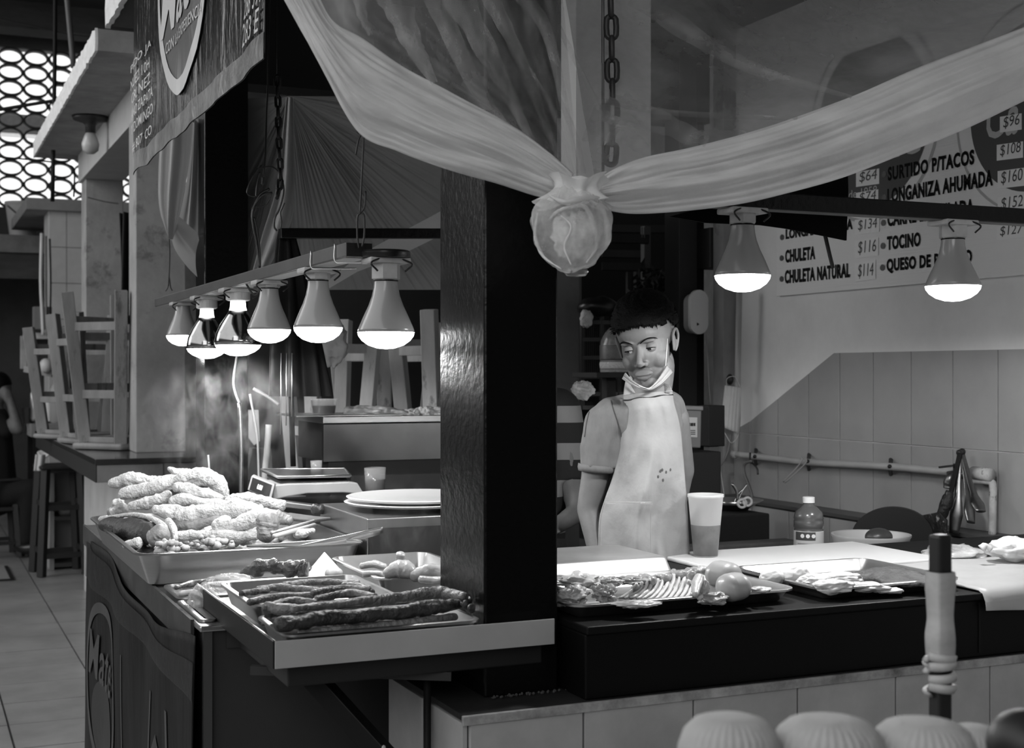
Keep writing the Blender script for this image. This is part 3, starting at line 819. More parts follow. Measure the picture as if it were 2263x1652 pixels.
chunk('raw_meat', (1682, 1302, 2.68), (24, 20, 7), raw_light, 'small pale scrap at the right end of the rib pan', 'raw meat', 47, .3)
roll('round_ham', [(1588, 1268), (1612, 1272)], [2.76, 2.74], (36, 34), ham_m, 'rear round ham, the larger behind the other', cat='ham', amp=.012, freq=14, n=28)
roll('round_ham', [(1612, 1298), (1630, 1294)], [2.66, 2.67], (37, 36), ham_m, 'front round ham in the rib pan', cat='ham', amp=.012, freq=14, n=28)
for c, r, lb, sd, am, fr_n in (
 ((1706, 1276, 2.86), (28, 26, 21), 'rounded pale fat piece at the left end of the slab pan', 2, .12, 1.2),
 ((1752, 1272, 2.88), (36, 30, 25), 'thick pale fat slab standing at the back left of the slab pan', 9, .22, 1.3),
 ((1800, 1284, 2.82), (38, 30, 17), 'pale fat slab in the middle of the slab pan', 15, .28, 1.5),
 ((1858, 1277, 2.88), (52, 34, 16), 'long pale fat slab across the slab pan', 19, .30, 1.6),
 ((1842, 1296, 2.76), (44, 26, 17), 'pale fat slab with a dark edge at the front of the slab pan', 25, .30, 1.5),
 ((1915, 1296, 2.80), (50, 30, 11), 'pale flat fat slab left of the dark cutlet', 33, .28, 1.6),
 ((1960, 1304, 2.80), (40, 20, 7), 'thin pale fat strip at the front rim of the slab pan', 39, .25, 1.6)):
    chunk('fat_slab', c, r, M('fat_slab', .62, .4, var=.12, vs=14, bump=.25, bs=40, coat=.15), lb, 'fat slab', sd, am, fr_n)
mb = MB()
def cutlet(u, v):
    a = PZ(1888 + 82 * u + 90 * u * v, 1268 - 16 * u + 0, 1.006).lerp(PZ(1960 + 105 * u, 1290 + 5 * u, 1.006), v)
    a.z += .006 * noise.noise(a * 30) + .006 * sin(pi * u) * sin(pi * v); return a
mb.grid(cutlet, 24, 14).build('breaded_cutlet', M('cutlet', .07, .6, var=.6, vs=45, bump=.8, bs=90), smooth=True, solid=.008, label='dark flat cutlet at the right of the slab pan', cat='cutlet')

# cup on the cutting board
c0 = Vector((1.79, 2.86, RT + .010))
cup = thing('plastic_cup', c0, 'tall frosted plastic cup half full of dark drink on the cutting board', 'cup')
MB().lathe([(.028, 0), (.0295, .002), (.0428, .145), (.0445, .146), (.0445, .153), (.0425, .153), (.0412, .146), (.0285, .004), (0, .004)], c0, 40).build('cup_wall', M('frosted_cup', .85, .4, alpha=.86, translucent=.5), cup, smooth=True)
MB().lathe([(0, .0045), (.0278, .0045), (.0345, .079), (0, .079)], c0, 40).build('drink', M('dark_drink', .10, .25, var=.25, vs=30, stretch=(1, 1, .4)), cup, smooth=True, auto=True)
MB().lathe([(.0298, .003), (.0369, .078), (.0367, .0785), (.0296, .003)], c0, 40).build('tinted_lower_wall', M('cup_tint', .14, .35, var=.15, vs=40), cup, smooth=True)

# ================================================================== HEAT LAMPS
lens = M('lamp_lens', .9, .3, emit=9)
lens.node_tree.nodes['Principled BSDF'].inputs['Emission Strength'].default_value = 9
bulb_m = M('bulb_white', .32, .25, coat=.4)
clear_m = M('bulb_mirror', .35, .12, metal=1, var=.15, vs=10)
ceramic = M('ceramic_holder', .5, .4, var=.2, vs=20)
def lamp(px, X, diam, zbot, label, group=None, clear=False, Y=None, plate=False, watts=8.5, ztop=1.70):
    if Y is None: c = PX(px, 780, X)
    else: c = PY(px, 780, Y)
    c = Vector((c.x, c.y, zbot)); R = diam / 2
    t = thing('heat_lamp', c, label, 'lamp', group)
    H = ztop - zbot
    hl = H * .22 if not clear else H * .20
    if not clear:
        MB().lathe([(0, 0), (R * .3, .0015), (R * .62, .008), (R * .85, .018), (R * .97, .028), (R, .036)], c, 36).build('lens', lens, t, smooth=True)
        MB().lathe([(R, .036), (R * .98, .043), (R * .82, .066), (R * .62, .092), (R * .50, .112), (R * .44, .130), (R * .42, .142), (R * .42, .146)], c, 36).build('bulb_body', bulb_m, t, smooth=True)
        MB().lathe([(R * .43, .1435), (R * .43, .1465)], c, 36).build('neck_ring', black_steel, t)
        zt = .146
    else:
        MB().lathe([(0, 0), (R * .35, .002), (R * .7, .012), (R * .9, .022), (R * .985, .032)], c, 36).build('lens', lens, t, smooth=True)
        MB().lathe([(R * .985, .032), (R, .045), (R * .93, .068), (R * .76, .092), (R * .52, .116), (R * .38, .132)], c, 36).build('reflector', clear_m, t, smooth=True)
        MB().lathe([(R * .38, .132), (R * .34, .142), (R * .32, .160)], c, 36).build('glowing_neck', M('neck_glow', .8, .3, emit=3), t, smooth=True)
        zt = .160
    # porcelain holder
    hw = R * .52
    MB().lathe([(hw * .86, zt), (hw, zt + .003), (hw * 1.0, H - .012), (hw * .9, H - .012)], c, 6 if not clear else 24).build('lamp_holder', ceramic, t)
    MB().box(c + Vector((0, 0, H - .006)), (R * 1.5, R * 1.1, .012)).build('mounting_plate', ceramic, t, bev=.003)
    mb = MB()
    for s in (-1, 1):
        mb.tube([c + Vector((s * R * .35, -R * .5, H - .002)), c + Vector((s * R * .75, -R * .62, H - .014)), c + Vector((s * R * .5, -R * .6, H - .03))], .0022, n=6, seg=8)
    mb.build('supply_wires', black_plastic, t, smooth=True)
    if plate:
        MB().lathe([(R * .82, H), (R * .86, H + .004), (R * .86, H + .012), (R * .8, H + .016)], c, 28).build('backing_disc', black_plastic, t, smooth=True, auto=True)
    l = bpy.data.lights.new('lamp_light', 'SPOT'); l.energy = watts; l.spot_size = 3.13; l.spot_blend = .12; l.shadow_soft_size = .045
    lo = bpy.data.objects.new('lamp_light', l); COL.objects.link(lo); lo.parent = t; lo.location = (0, 0, -.012)
    return t
lamp(853, .925, .121, 1.497, 'nearest and largest white heat lamp of the left bar, under a black disc', plate=True, ztop=1.690)
lamp(703, .87, .114, 1.516, 'second white heat lamp from the near end of the left bar', ztop=1.690)
lamp(595, .87, .114, 1.524, 'white heat lamp just right of the two mirrored bulbs', ztop=1.690)
lamp(526, .87, .134, 1.494, 'mirrored heat lamp with a glowing neck, the nearer of the two mirrored ones', clear=True, ztop=1.690)
lamp(457, .87, .128, 1.490, 'mirrored heat lamp, the farther and darker of the two mirrored ones', clear=True, ztop=1.690)
lamp(404, .87, .112, 1.538, 'farthest small white heat lamp at the far end of the left bar', ztop=1.690)
lamp(1641, 0, .120, 1.620, 'white heat lamp on the right bar above the cutting board', Y=2.47, ztop=1.800, watts=17)
lamp(2106, 0, .126, 1.612, 'white heat lamp on the right bar in front of the price board', Y=2.47, ztop=1.800, watts=17)

bar_m = M('bar_enamel', .10, .35, var=.2, vs=6)
lb = thing('lamp_bar', (.87, 3.8, 1.69), 'long grey bar that carries the left row of heat lamps', 'bar')
MB().bb(.84, .90, 2.76, 5.2, 1.692, 1.722).build('channel', bar_m, lb, bev=.002)
MB().bb(.842, .898, 2.757, 2.76, 1.693, 1.721).build('end_cap', black_plastic, lb)
MB().bb(.846, .894, 2.78, 5.18, 1.6905, 1.692).build('pale_underside', M('bar_lit_white', .7, .4), lb)  # bulb light on the underside is put into this pale colour
for y in (2.83, 3.02):
    MB().tube([(.838, y, 1.725), (.838, y, 1.687), (.86, y - .02, 1.683), (.93, y - .05, 1.684)], .0018, n=6, seg=14).build('tie_wire', M('bright_wire', .7, .3, metal=1), lb, smooth=True)
MB().tube([(.90, 2.84, 1.70), (.93, 2.84, 1.712), (.95, 2.82, 1.70)], .003, n=6, seg=10).build('cord', black_plastic, lb, smooth=True)

rb = thing('lamp_bar', (1.9, 2.47, 1.80), 'long black bar that carries the two right heat lamps', 'bar')
MB().bb(1.2, 3.08, 2.45, 2.49, 1.800, 1.836).build('channel', black_paint, rb, bev=.002)
MB().bb(1.2, 3.08, 2.452, 2.488, 1.7985, 1.800).build('pale_underside', M('bar_under', .12, .5), rb)  # underside coloured lighter than the black bar
for xx in (1.30, 2.72):
    MB().tube([(xx, 2.47, 1.836), (xx, 2.47, 2.85)], .003, n=6).build('hanger_wire', wire_m, rb)
# black sheet draped over the right bar
bs = thing('black_plastic_sheet', PY(1750, 460, 2.43), 'black plastic sheet draped over the right bar with a stick poking out', 'sheet')
mb = MB(); pts = [(1480, 478), (1640, 440), (1760, 410), (1850, 390), (1874, 388), (1875, 420), (1871, 531), (1822, 521), (1740, 505), (1682, 497), (1560, 492)]
mb.prism([PY(x, y, 2.525) for x, y in pts], Vector((0, .006, 0))); mb.build('front_flap', M('sheet_black', .003, .8, spec=.1), bs)
mb = MB(); pts = [(1480, 478), (1760, 405), (1874, 392), (1871, 528), (1682, 495)]
mb.prism([PY(x, y, 2.56) for x, y in pts], Vector((0, .006, 0))); mb.build('rear_flap', M('sheet_black', .003), bs)
MB().tube([PY(1820, 505, 2.535), PY(1834, 565, 2.535), PY(1841, 592, 2.535)], .0045, n=8).build('stick', black_matt, bs, smooth=True)

# bar crossing behind, with hooks; black folded parasol
MB().bar(PD(618, 516, 3.95), (PY(1010, 516, 3.9)), .03, .03).build('cross_rail', black_paint, label='thin black rail from the folded parasol to the big column', cat='rail', bev=.002)
um = thing('folded_parasol', PD(640, 1040, 3.95), 'black folded parasol hanging by the left lamp bar', 'parasol')
def parafn(u, v):
    q = 2 * pi * u; c = PD(632 + 30 * v, 505 + 370 * v, 3.98); r = (.018 + .062 * v ** .8) * (1 + .22 * sin(q * 7 + v * 3))
    return c + Vector((CA * cos(q) * r, -SA * cos(q) * r + .8 * r * sin(q) * CA, 0))
MB().grid(parafn, 70, 16).build('canopy', M('parasol_cloth', .004, .6, spec=.1), um, smooth=True)
MB().tube([PD(632, 512, 3.98), PD(648, 1030, 3.98)], .008, n=10).build('pole', black_steel, um, smooth=True)
for k in range(3):
    MB().tube([PD(622 + 12 * k, 780, 3.9), PD(620 + 12 * k, 960 - 20 * k, 3.9)], .002, n=6).build('rib_tip', M('rib_steel', .5, .3, metal=1), um, smooth=True)

# ---- chains
def link_mesh(L, W, r):
    pts = []
    for k in range(16):
        q = 2 * pi * k / 16; x = (W / 2 - r) * cos(q); z = (W / 2 - r) * sin(q)
        z += (L / 2 - W / 2) * (1 if sin(q) > 0.001 else (-1 if sin(q) < -.001 else 0))
        pts.append(Vector((x, 0, z)))
    return MB().tube(pts, r, n=6, closed=True, up=(0, 1, 0)).mesh(name='link')
def chain(name, pts, L, W, r, label, mat):
    lm = link_mesh(L, W, r); lm.materials.append(mat)
    for p in lm.polygons: p.use_smooth = True
    root = thing(name, pts[0], label, 'chain')
    P = catmull(pts, 400); acc = 0; cum = [0]
    for i in range(400): acc += (P[i + 1] - P[i]).length; cum.append(acc)
    pitch = L - 2 * r - .0005; n = int(acc / pitch)
    for k in range(n):
        tgt = (k + .5) * pitch; i = min(range(401), key=lambda j: abs(cum[j] - tgt)); t = (P[min(i + 2, 400)] - P[max(i - 2, 0)]).normalized()
        o = bpy.data.objects.new('link', lm); COL.objects.link(o); o.parent = root
        q = Vector((0, 0, -1)).rotation_difference(t)
        R = q.to_matrix().to_4x4() @ Matrix.Rotation((pi / 2 if k % 2 else 0) - YAW, 4, 'Z')
        o.matrix_local = Matrix.Translation(P[i] - root.location) @ R
chain_m = M('chain_black', .012, .4, metal=.3)
chain('chain', [PD(613, 168, 3.55), PD(616, 300, 3.55), PD(619, 400, 3.55), PD(607, 452, 3.52)], .036, .020, .0042, 'black chain hanging beside the tangle of wires at the left', chain_m)
MB().tube([PD(612, 172, 3.55), PD(611, 120, 3.55), Vector((PD(611, 120, 3.55).x, PD(611, 120, 3.55).y, 2.85))], .0015, n=5).build('top_wire', wire_m, bpy.data.objects['chain'], smooth=True)
chain('chain', [PD(1348, -60, 2.72), PD(1352, 120, 2.72), PD(1353, 300, 2.70), PD(1345, 400, 2.68)], .056, .032, .006, 'dark chain hanging behind the plastic sheet above the knot', M('chain_grey', .03, .5))

# ---- wires and hooks
wire('wire_hook', [PD(374, 528, 5.1), PD(375, 560, 5.1), PD(374, 600, 5.1), PD(372, 632, 5.1)], .0025, wire_m, 'bent wire hook holding up the far end of the left lamp bar', 'hook')
wire('wire_clip', [PD(366, 643, 5.1), PD(371, 634, 5.1), PD(374, 612, 5.1), PD(377, 634, 5.1), PD(381, 642, 5.1)], .0022, wire_m, 'split wire clip on the far end of the left lamp bar', 'clip')
h = thing('hanging_hook', PD(795, 400, 3.0), 'long double ended wire hook from the plastic swag to the near end of the bar', 'hook')
for pts in ([(784, 263), (786, 280), (792, 294), (802, 293), (803, 320), (799, 400), (796, 460), (798, 468), (806, 455), (808, 422)],
            [(799, 295), (792, 310), (786, 342)], [(797, 470), (790, 480), (790, 525), (793, 548)], [(800, 470), (805, 480), (805, 520), (800, 545)]):
    MB().tube([PD(x, y, 2.86) for x, y in pts], .0022, n=6, seg=30).build('wire', wire_m, h, smooth=True)
tw = thing('tangled_wires', PD(590, 440, 3.75), 'tangle of black electric wires hanging between the chain and the black column', 'wires')
for pts, r in (([(597, -40), (593, 100), (592, 190), (589, 250), (587, 330), (583, 385)], .0025), ([(581, 392), (580, 408)], .006),
               ([(578, 365), (556, 395), (546, 425), (560, 434), (578, 430)], .0022), ([(568, 378), (572, 372), (598, 368), (615, 378), (621, 390)], .0022),
               ([(574, 380), (568, 410), (566, 435)], .0025), ([(596, 417), (575, 430), (562, 455), (558, 462)], .004), ([(601, 426), (590, 450), (572, 458), (562, 452)], .002),
               ([(602, 426), (582, 430), (566, 448), (558, 470), (560, 500), (567, 535), (572, 570), (574, 592)], .0035), ([(562, 480), (570, 520), (574, 560), (575, 592)], .0028),
               ([(620, 380), (627, 420), (618, 460), (608, 480), (606, 500), (612, 510)], .0028), ([(629, 448), (624, 460), (620, 470), (622, 490), (620, 505)], .0018),
               ([(540, 620), (560, 650), (574, 640), (575, 600)], .003)):
    MB().tube([PD(x, y, 3.75) for x, y in pts], r, n=6, seg=26).build('wire', black_plastic, tw, smooth=True)

# ================================================================== PLASTIC SHEETS
sheet_band = M('sheet_band', .90, .32, var=.10, vs=6, bump=.7, bs=11, stretch=(1, 1, 1.6), translucent=.3, spec=.6)
film_up = M('sheet_film', .55, .35, var=.5, vs=4, alpha=.40, translucent=.45, spec=.5, stretch=(1, 1, .35))
def curve_y(pts):
    C = catmull([Vector((x, y, 0)) for x, y in pts], 60)
    return lambda u: C[min(60, int(u * 60))].lerp(C[min(60, int(u * 60) + 1)], u * 60 - int(u * 60))
SY = 2.18
loL = curve_y([(612, -30), (700, 130), (790, 290), (880, 335), (975, 370), (1100, 405), (1200, 436), (1240, 440)])
upL = curve_y([(690, -40), (735, 45), (800, 85), (890, 145), (1000, 205), (1120, 270), (1210, 335), (1268, 385)])
def bandL(u, v):
    a, b = loL(u), upL(u); p = a.lerp(b, v)
    wd = (b - a).length / F * 2.4
    q = PY(p.x, p.y, SY)
    fold = .010 * sin(v * 17 + 2 * sin(u * 5)) * (.3 + u) * min(1, wd * 6) + .006 * noise.noise(Vector((u * 6, v * 22, 1))) * 2
    return q + Vector((-SA, -CA, 0)) * (.05 * sin(pi * v) * (1 - .4 * u) + fold)
pb = thing('plastic_sheet', (1.15, SY, 1.75), 'big translucent plastic sheet gathered into a knot in front of the column', 'plastic sheet')
MB().grid(bandL, 110, 44).build('left_swag', sheet_band, pb, smooth=True, solid=.0012)
loR = curve_y([(1330, 462), (1400, 472), (1500, 468), (1640, 450), (1760, 422), (1870, 390), (2010, 335), (2140, 282), (2300, 205), (2420, 150)])
upR = curve_y([(1318, 400), (1360, 372), (1430, 345), (1530, 324), (1650, 293), (1760, 258), (1900, 205), (2050, 140), (2263, 60), (2420, -10)])
def bandR(u, v):
    a, b = loR(u), upR(u); p = a.lerp(b, v); q = PY(p.x, p.y, SY)
    fold = .009 * sin(v * 15 + 2.5 * sin(u * 3)) * (1 - .5 * u) + .006 * noise.noise(Vector((u * 5, v * 18, 7))) * 2
    return q + Vector((-SA, -CA, 0)) * (.045 * sin(pi * v) * (.5 + .6 * u) + fold)
MB().grid(bandR, 110, 44).build('right_swag', sheet_band, pb, smooth=True, solid=.0012)
# upper film, fanning up from the knot
bndL = curve_y([(690, -45), (900, -60), (1060, -60), (1240, -60)])
def upfilmL(u, v):
    b = bndL(u); k = Vector((1255 + 25 * u, 405, 0))
    # lower-left boundary of the film follows the upper edge of the swag
    e = upL(1 - v) if u == 0 else None
    p0 = upL(1 - v) + Vector((6, 14, 0)) * (1 - v); p1 = k.lerp(b, v)
    line = k.lerp(bndL(1.0), v)
    p = p0.lerp(line, u ** .8)
    fold = (.010 * sin(u * 26 + 2 * sin(v * 3)) + .006 * sin(u * 57 + 1)) * (.15 + v) + .015 * noise.noise(Vector((u * 9, v * 3, 2)))
    return PY(p.x, p.y, SY + .02 + .06 * v * v) + Vector((SA, CA, 0)) * fold
MB().grid(upfilmL, 130, 40).build('upper_left_film', film_up, pb, smooth=True)
bndR = curve_y([(1240, -60), (1500, -60), (1900, -60), (2420, -60)])
def upfilmR(u, v):
    k = Vector((1300 + 20 * u, 405, 0)); b = bndR(u)
    lo = upR(u) + Vector((0, 10, 0)); p = lo.lerp(Vector((1240 + 1180 * u, -60, 0)), v)
    fold = .012 * sin(u * 30 + v * 4) * (1 - u * .6) + .02 * noise.noise(Vector((u * 4, v * 5, 12))) + .012 * noise.noise(Vector((u * 12 + v * 7, v * 6 - u * 9, 5)))
    return PY(p.x, p.y, SY + .02 + .5 * v) + Vector((SA, CA, 0)) * fold
MB().grid(upfilmR, 130, 40).build('upper_right_film', M('sheet_film_dull', .36, .4, var=.3, vs=2.2, alpha=.5, translucent=.4, stretch=(1, 1, .6)), pb, smooth=True)
def crease(pts, w0, w1, Y0, Y1, mat, name='film_fold'):
    C = curve_y(pts)
    def f(u, v):
        p = C(v); q = C(min(1, v + .02)) - C(max(0, v - .02)); nrm_ = Vector((-q.y, q.x, 0)).normalized(); wd = w0 + (w1 - w0) * v
        p = p + nrm_ * wd * 1.7 * (u - .5) * (1 + .3 * noise.noise(Vector((v * 7, pts[0][0], 0))))
        return PY(p.x, p.y, Y0 + (Y1 - Y0) * v) + Vector((-SA, -CA, 0)) * .012 * sin(pi * u)
    MB().grid(f, 6, 40).build(name, mat, pb, smooth=True)
ff = M('film_fold', .7, .3, var=.6, vs=9, alpha=.26, translucent=.4, stretch=(1, 1, .5))
for pts, w0, w1 in (([(1180, 345), (1060, 205), (955, -20)], 8, 30), ([(1190, 340), (1100, 160), (1005, -20)], 6, 40), ([(1235, 350), (1150, 130), (1075, -20)], 8, 24),
                    ([(1275, 385), (1215, 90), (1150, -20)], 8, 22), ([(960, 185), (905, 80), (870, -20)], 10, 46), ([(820, 80), (800, 30), (795, -20)], 6, 20),
                    ([(1262, 385), (1225, 250), (1170, 150)], 10, 4), ([(1285, 385), (1270, 300), (1215, 170)], 12, 5)):
    crease(pts, w0, w1, SY + .005, SY + .05, ff)
for pts, w0, w1 in (([(1880, 215), (1640, 140), (1400, -10)], 6, 30), ([(1760, 262), (1500, 250), (1330, 225)], 6, 10), ([(1560, 318), (1460, 270), (1340, 235)], 20, 40), ([(1330, 250), (1270, 130), (1225, 40)], 6, 8), ([(1440, 340), (1380, 300), (1300, 270)], 10, 50)):
    crease(pts, w0, w1, SY + .01, SY + .2, M('film_fold_dim', .5, .35, var=.5, vs=9, alpha=.2, translucent=.4))
# the knot: gathered ball of plastic with inner folds
kn = thing('plastic_knot', PD(1262, 590, 2.38), 'ball of knotted plastic holding crumpled film, hanging where the two swags meet', 'knot')
def knotfn(u, v):
    q = 2 * pi * u; a = pi * v
    cx, cy = 1263, 500; d = 2.36
    rx, ry = 88, 98
    nx, nz, nd = cos(q) * sin(a), cos(a), sin(q) * sin(a)
    w_ = 1 + .10 * noise.noise(Vector((nx * 2.4, nz * 2.4, nd * 2.4))) + .035 * sin(q * 9 + 3 * nz) * (.4 + max(0, nz)) + .05 * noise.noise(Vector((nx * 7, nz * 3, nd * 7)))
    if nz > .3: w_ *= 1 - .22 * (nz - .3)
    k = d / F
    return PD(cx + nx * rx * w_, cy - nz * ry * w_, d) + Vector((-SA, -CA, 0)) * (-nd * rx * .8 * k * w_)
MB().grid(knotfn, 90, 46).build('outer_film', M('knot_film', .9, .3, alpha=.4, var=.3, vs=7, translucent=.4, bump=.4, bs=18), kn, smooth=True)
def knotin(u, v):
    q = 2 * pi * u; a = pi * v; nx, nz, nd = cos(q) * sin(a), cos(a), sin(q) * sin(a)
    w_ = 1 + .25 * noise.fractal(Vector((nx * 1.6, nz * 1.6, nd * 1.6 + 4)), 1, 2, 4) - .22 * abs(noise.noise(Vector((nx * 5, nz * 2 + 7, nd * 5)))) - .45 * abs(noise.noise(Vector((nx * 2.2 + 3, nz * 2.2, nd * 2.2))))
    return PD(1268 + nx * 54 * w_, 522 - nz * 60 * w_, 2.36) + Vector((SA, CA, 0)) * (nd * 50 * 2.36 / F * w_)
MB().grid(knotin, 70, 36).build('inner_bundle', M('knot_bundle', .85, .4, translucent=.35), kn, smooth=True)
def neckfn(u, v):
    q = 2 * pi * u; c = Vector((1280 - 14 * v, 392 + 60 * v, 0)); rx = 62 - 26 * sin(pi * v) + 20 * v
    w_ = 1 + .12 * sin(q * 8) + .08 * noise.noise(Vector((cos(q) * 3, sin(q) * 3, v * 3)))
    return PD(c.x + cos(q) * rx * w_, c.y + 10 * sin(q * 3), 2.37) + Vector((SA, CA, 0)) * (sin(q) * rx * .7 * 2.37 / F * w_)
MB().grid(neckfn, 64, 14).build('gathered_neck', sheet_band, kn, smooth=True)
MB().lathe([(0, 0), (.018, .002), (.024, .01), (.02, .016), (0, .018)], PD(1273, 612, 2.55), 24).build('lamp_tip', bulb_m, kn, smooth=True)

kf = M('knot_fold', .85, .3, alpha=.8, translucent=.3)
for pts, r in (([(1212, 486), (1238, 464), (1290, 455), (1312, 500), (1318, 545), (1296, 580)], .0035), ([(1188, 470), (1182, 520), (1200, 565), (1240, 594)], .0025), ([(1232, 470), (1262, 500), (1248, 545), (1262, 585)], .002), ([(1300, 440), (1336, 470), (1342, 530), (1330, 560)], .004), ([(1210, 430), (1250, 445), (1300, 436), (1340, 440)], .004)):
    MB().tube([PD(x, y, 2.29 + .0009 * abs(x - 1263)) for x, y in pts], [r * .3, r, r * 1.3, r, r * .3], n=8, seg=30, amp=.001, freq=60).build('film_fold', kf, kn, smooth=True)
# tarp with pleats at the back left
def tarpfn(u, v):
    o_ = Vector((640, 212, 0))
    L = [(543, 218), (543, 640), (700, 640), (990, 640), (990, 214)]
    # perimeter
    seg_ = [0, .24, .36, .68, 1.0]
    for i in range(4):
        if u <= seg_[i + 1] + 1e-9:
            t = (u - seg_[i]) / (seg_[i + 1] - seg_[i]); b = Vector(L[i] + (0,)).lerp(Vector(L[i + 1] + (0,)), t); break
    p = o_.lerp(b, v)
    cr_ = abs(noise.noise(Vector((u * 42, 0, 3)))) ** 1.0 + .4 * abs(noise.noise(Vector((u * 90, 5, 3))))
    return PD(p.x, p.y, 4.75 + .05 * v) + Vector((SA, CA, 0)) * (.022 * cr_ * min(1, v * 3) * (1.15 - v))
tp = thing('pleated_tarp', PD(760, 640, 4.8), 'grey tarp pleated outwards from its tied corner, behind the chain', 'tarp')
MB().grid(tarpfn, 320, 24).build('cloth', M('tarp', .24, .45, var=.08, vs=4, bump=.06, bs=60, translucent=.15), tp)
MB().prism([PD(700, 640, 4.5), PD(800, 560, 4.5), PD(990, 458, 4.5), PD(990, 512, 4.5), PD(880, 566, 4.5), PD(790, 600, 4.5), PD(705, 650, 4.5)], Vector((0, .004, 0))).build('rolled_edge', M('tarp_edge', .5, .4, translucent=.3), tp)
def strapfn(u, v):
    a = [(633, 215), (622, 320), (610, 420), (580, 520), (548, 640)]; b = [(648, 215), (650, 320), (650, 420), (640, 500), (566, 640)]
    p = curve_y(a)(v).lerp(curve_y(b)(v), u); return PD(p.x, p.y, 4.6 + .02 * sin(u * 9))
MB().grid(strapfn, 12, 40).build('hanging_fold', M('tarp_fold', .55, .4, translucent=.3), tp, smooth=True, solid=.002)
structure(MB().bb(1.4, 3.0, 6.205, 6.235, 0, 2.6), 'wall_back_board', M('board_grey', .04, .7, var=.1, vs=2))

# twisted plastic drape at the left
dr = thing('plastic_drape', PD(395, 600, 4.8), 'twisted pale plastic drape hanging left of the rear black column', 'plastic sheet')
def drfn(u, v):
    a = curve_y([(358, 250), (350, 380), (352, 460), (368, 510), (380, 530)])(v); b = curve_y([(430, 230), (424, 330), (410, 420), (392, 500), (384, 530)])(v)
    p = a.lerp(b, u); return PD(p.x, p.y, 4.62) + Vector((-SA, -CA, 0)) * (.05 * sin(pi * u) + .012 * sin(u * 14))
MB().grid(drfn, 30, 40).build('upper_part', M('drape', .5, .35, translucent=.4), dr, smooth=True)
def drfn2(u, v):
    a = curve_y([(376, 500), (384, 545), (410, 585), (436, 612)])(v); b = curve_y([(396, 478), (420, 500), (436, 515), (440, 530)])(v)
    p = a.lerp(b, u); return PD(p.x, p.y, 4.66) + Vector((-SA, -CA, 0)) * (.04 * sin(pi * u))
MB().grid(drfn2, 24, 24).build('lower_part', M('drape', .5), dr, smooth=True)
def drfn3(u, v):
    a = curve_y([(426, 270), (412, 400), (394, 490)])(v); b = curve_y([(438, 260), (438, 400), (438, 520)])(v)
    p = a.lerp(b, u); return PD(p.x, p.y, 4.72) + Vector((SA, CA, 0)) * (.02 * sin(u * 8))
MB().grid(drfn3, 16, 24).build('rear_part', M('drape', .5), dr, smooth=True)

# ================================================================== TOP LEFT BANNER
BXN = .62
def bwarp(p):
    y, z = p.y, p.z
    dx = .0022 * sin(y * 17 + z * 2) + .0008 * sin(y * 41 + 4 * z) + .003 * noise.noise(Vector((y * 5, z * 2.2, 1))) + .001 * noise.noise(Vector((y * 19, z * 4, 6)))
    return Vector((p.x + dx, y, z))
yN, yF = PX(588, 130, BXN).y, PX(294, 300, BXN).y
zN, zF = PX(587, 130, BXN).z, PX(296, 385, BXN).z
def bannerfn(u, v):
    y = yF + (yN - yF) * u; zb = zF + (zN - zF) * u + .012 * noise.noise(Vector((u * 9, 0, 0)))
    return bwarp(Vector((BXN, y, zb + (2.78 - zb) * v)))
bn = thing('hanging_banner', (BXN, (yN + yF) / 2, zN), 'glossy printed vinyl banner hanging at the top left with a round logo and white lettering', 'banner')
vinyl = M('vinyl_dark', .012, .22, var=.5, vs=3, bump=.8, bs=26, spec=.25, stretch=(1, 1, .3))
ink = M('print_white', .7, .3)
MB().grid(bannerfn, 150, 60).build('cloth', vinyl, bn, smooth=True, solid=.0015)
MB().grid(lambda u, v: bannerfn(u, v * .07) + Vector((-.003, 0, 0)), 150, 4).build('hem', M('vinyl_hem', .16, .3, var=.6, vs=12, bump=.3, bs=40), bn, smooth=True)
def ellipse_print(X, cy, cz, ry, rz, wd, mat, parent, name, warp, a0=0, a1=2 * pi, off=.006, fill=False):
    mb = MB(); n = 48; vs = []; fs = []
    for k in range(n + 1):
        q = a0 + (a1 - a0) * k / n
        for j in range(4):
            s = (1 - (wd if not fill else 1) * j / 3)
            vs.append(warp(Vector((X, cy - ry * s * cos(q), cz + rz * s * sin(q)))) + Vector((-off, 0, 0)))
    for k in range(n):
        for j in range(3): fs.append((k * 4 + j, k * 4 + j + 1, k * 4 + 5 + j, k * 4 + 4 + j))
    mb.add(vs, fs); return mb.build(name, mat, parent)
pc = PX(407, 50, BXN)
ry_ = abs(PX(355, 50, BXN).y - PX(463, 50, BXN).y) / 2
ellipse_print(BXN, (PX(355, 50, BXN).y + PX(463, 50, BXN).y) / 2, 2.47, ry_, .33, 1, M('logo_field', .12, .3), bn, 'logo_disc', bwarp, fill=True, off=.004)
ellipse_print(BXN, (PX(355, 50, BXN).y + PX(463, 50, BXN).y) / 2, 2.47, ry_, .33, .12, ink, bn, 'logo_ring', bwarp)
YD = Vector((0, -1, 0)); ZU = Vector((0, 0, 1))
def onbanner(s, xl, yl, xr, h, bold=0, shear=0):
    a = PX(xl, yl, BXN); b = PX(xr, yl, BXN)
    lettering(s, a + Vector((-.007, 0, 0)), YD, ZU, h, abs(a.y - b.y), ink, bn, bold, shear, warp=lambda p: bwarp(p))
onbanner('Mate', 362, 95, 452, .16, .015, .3)
onbanner('CON LA EXPERIENCIA', 372, 122, 449, .028, .005, .1)
onbanner('288 391', 545, 46, 586, .045, 0, .2)
onbanner('283 E', 540, 108, 582, .045, 0, .2)
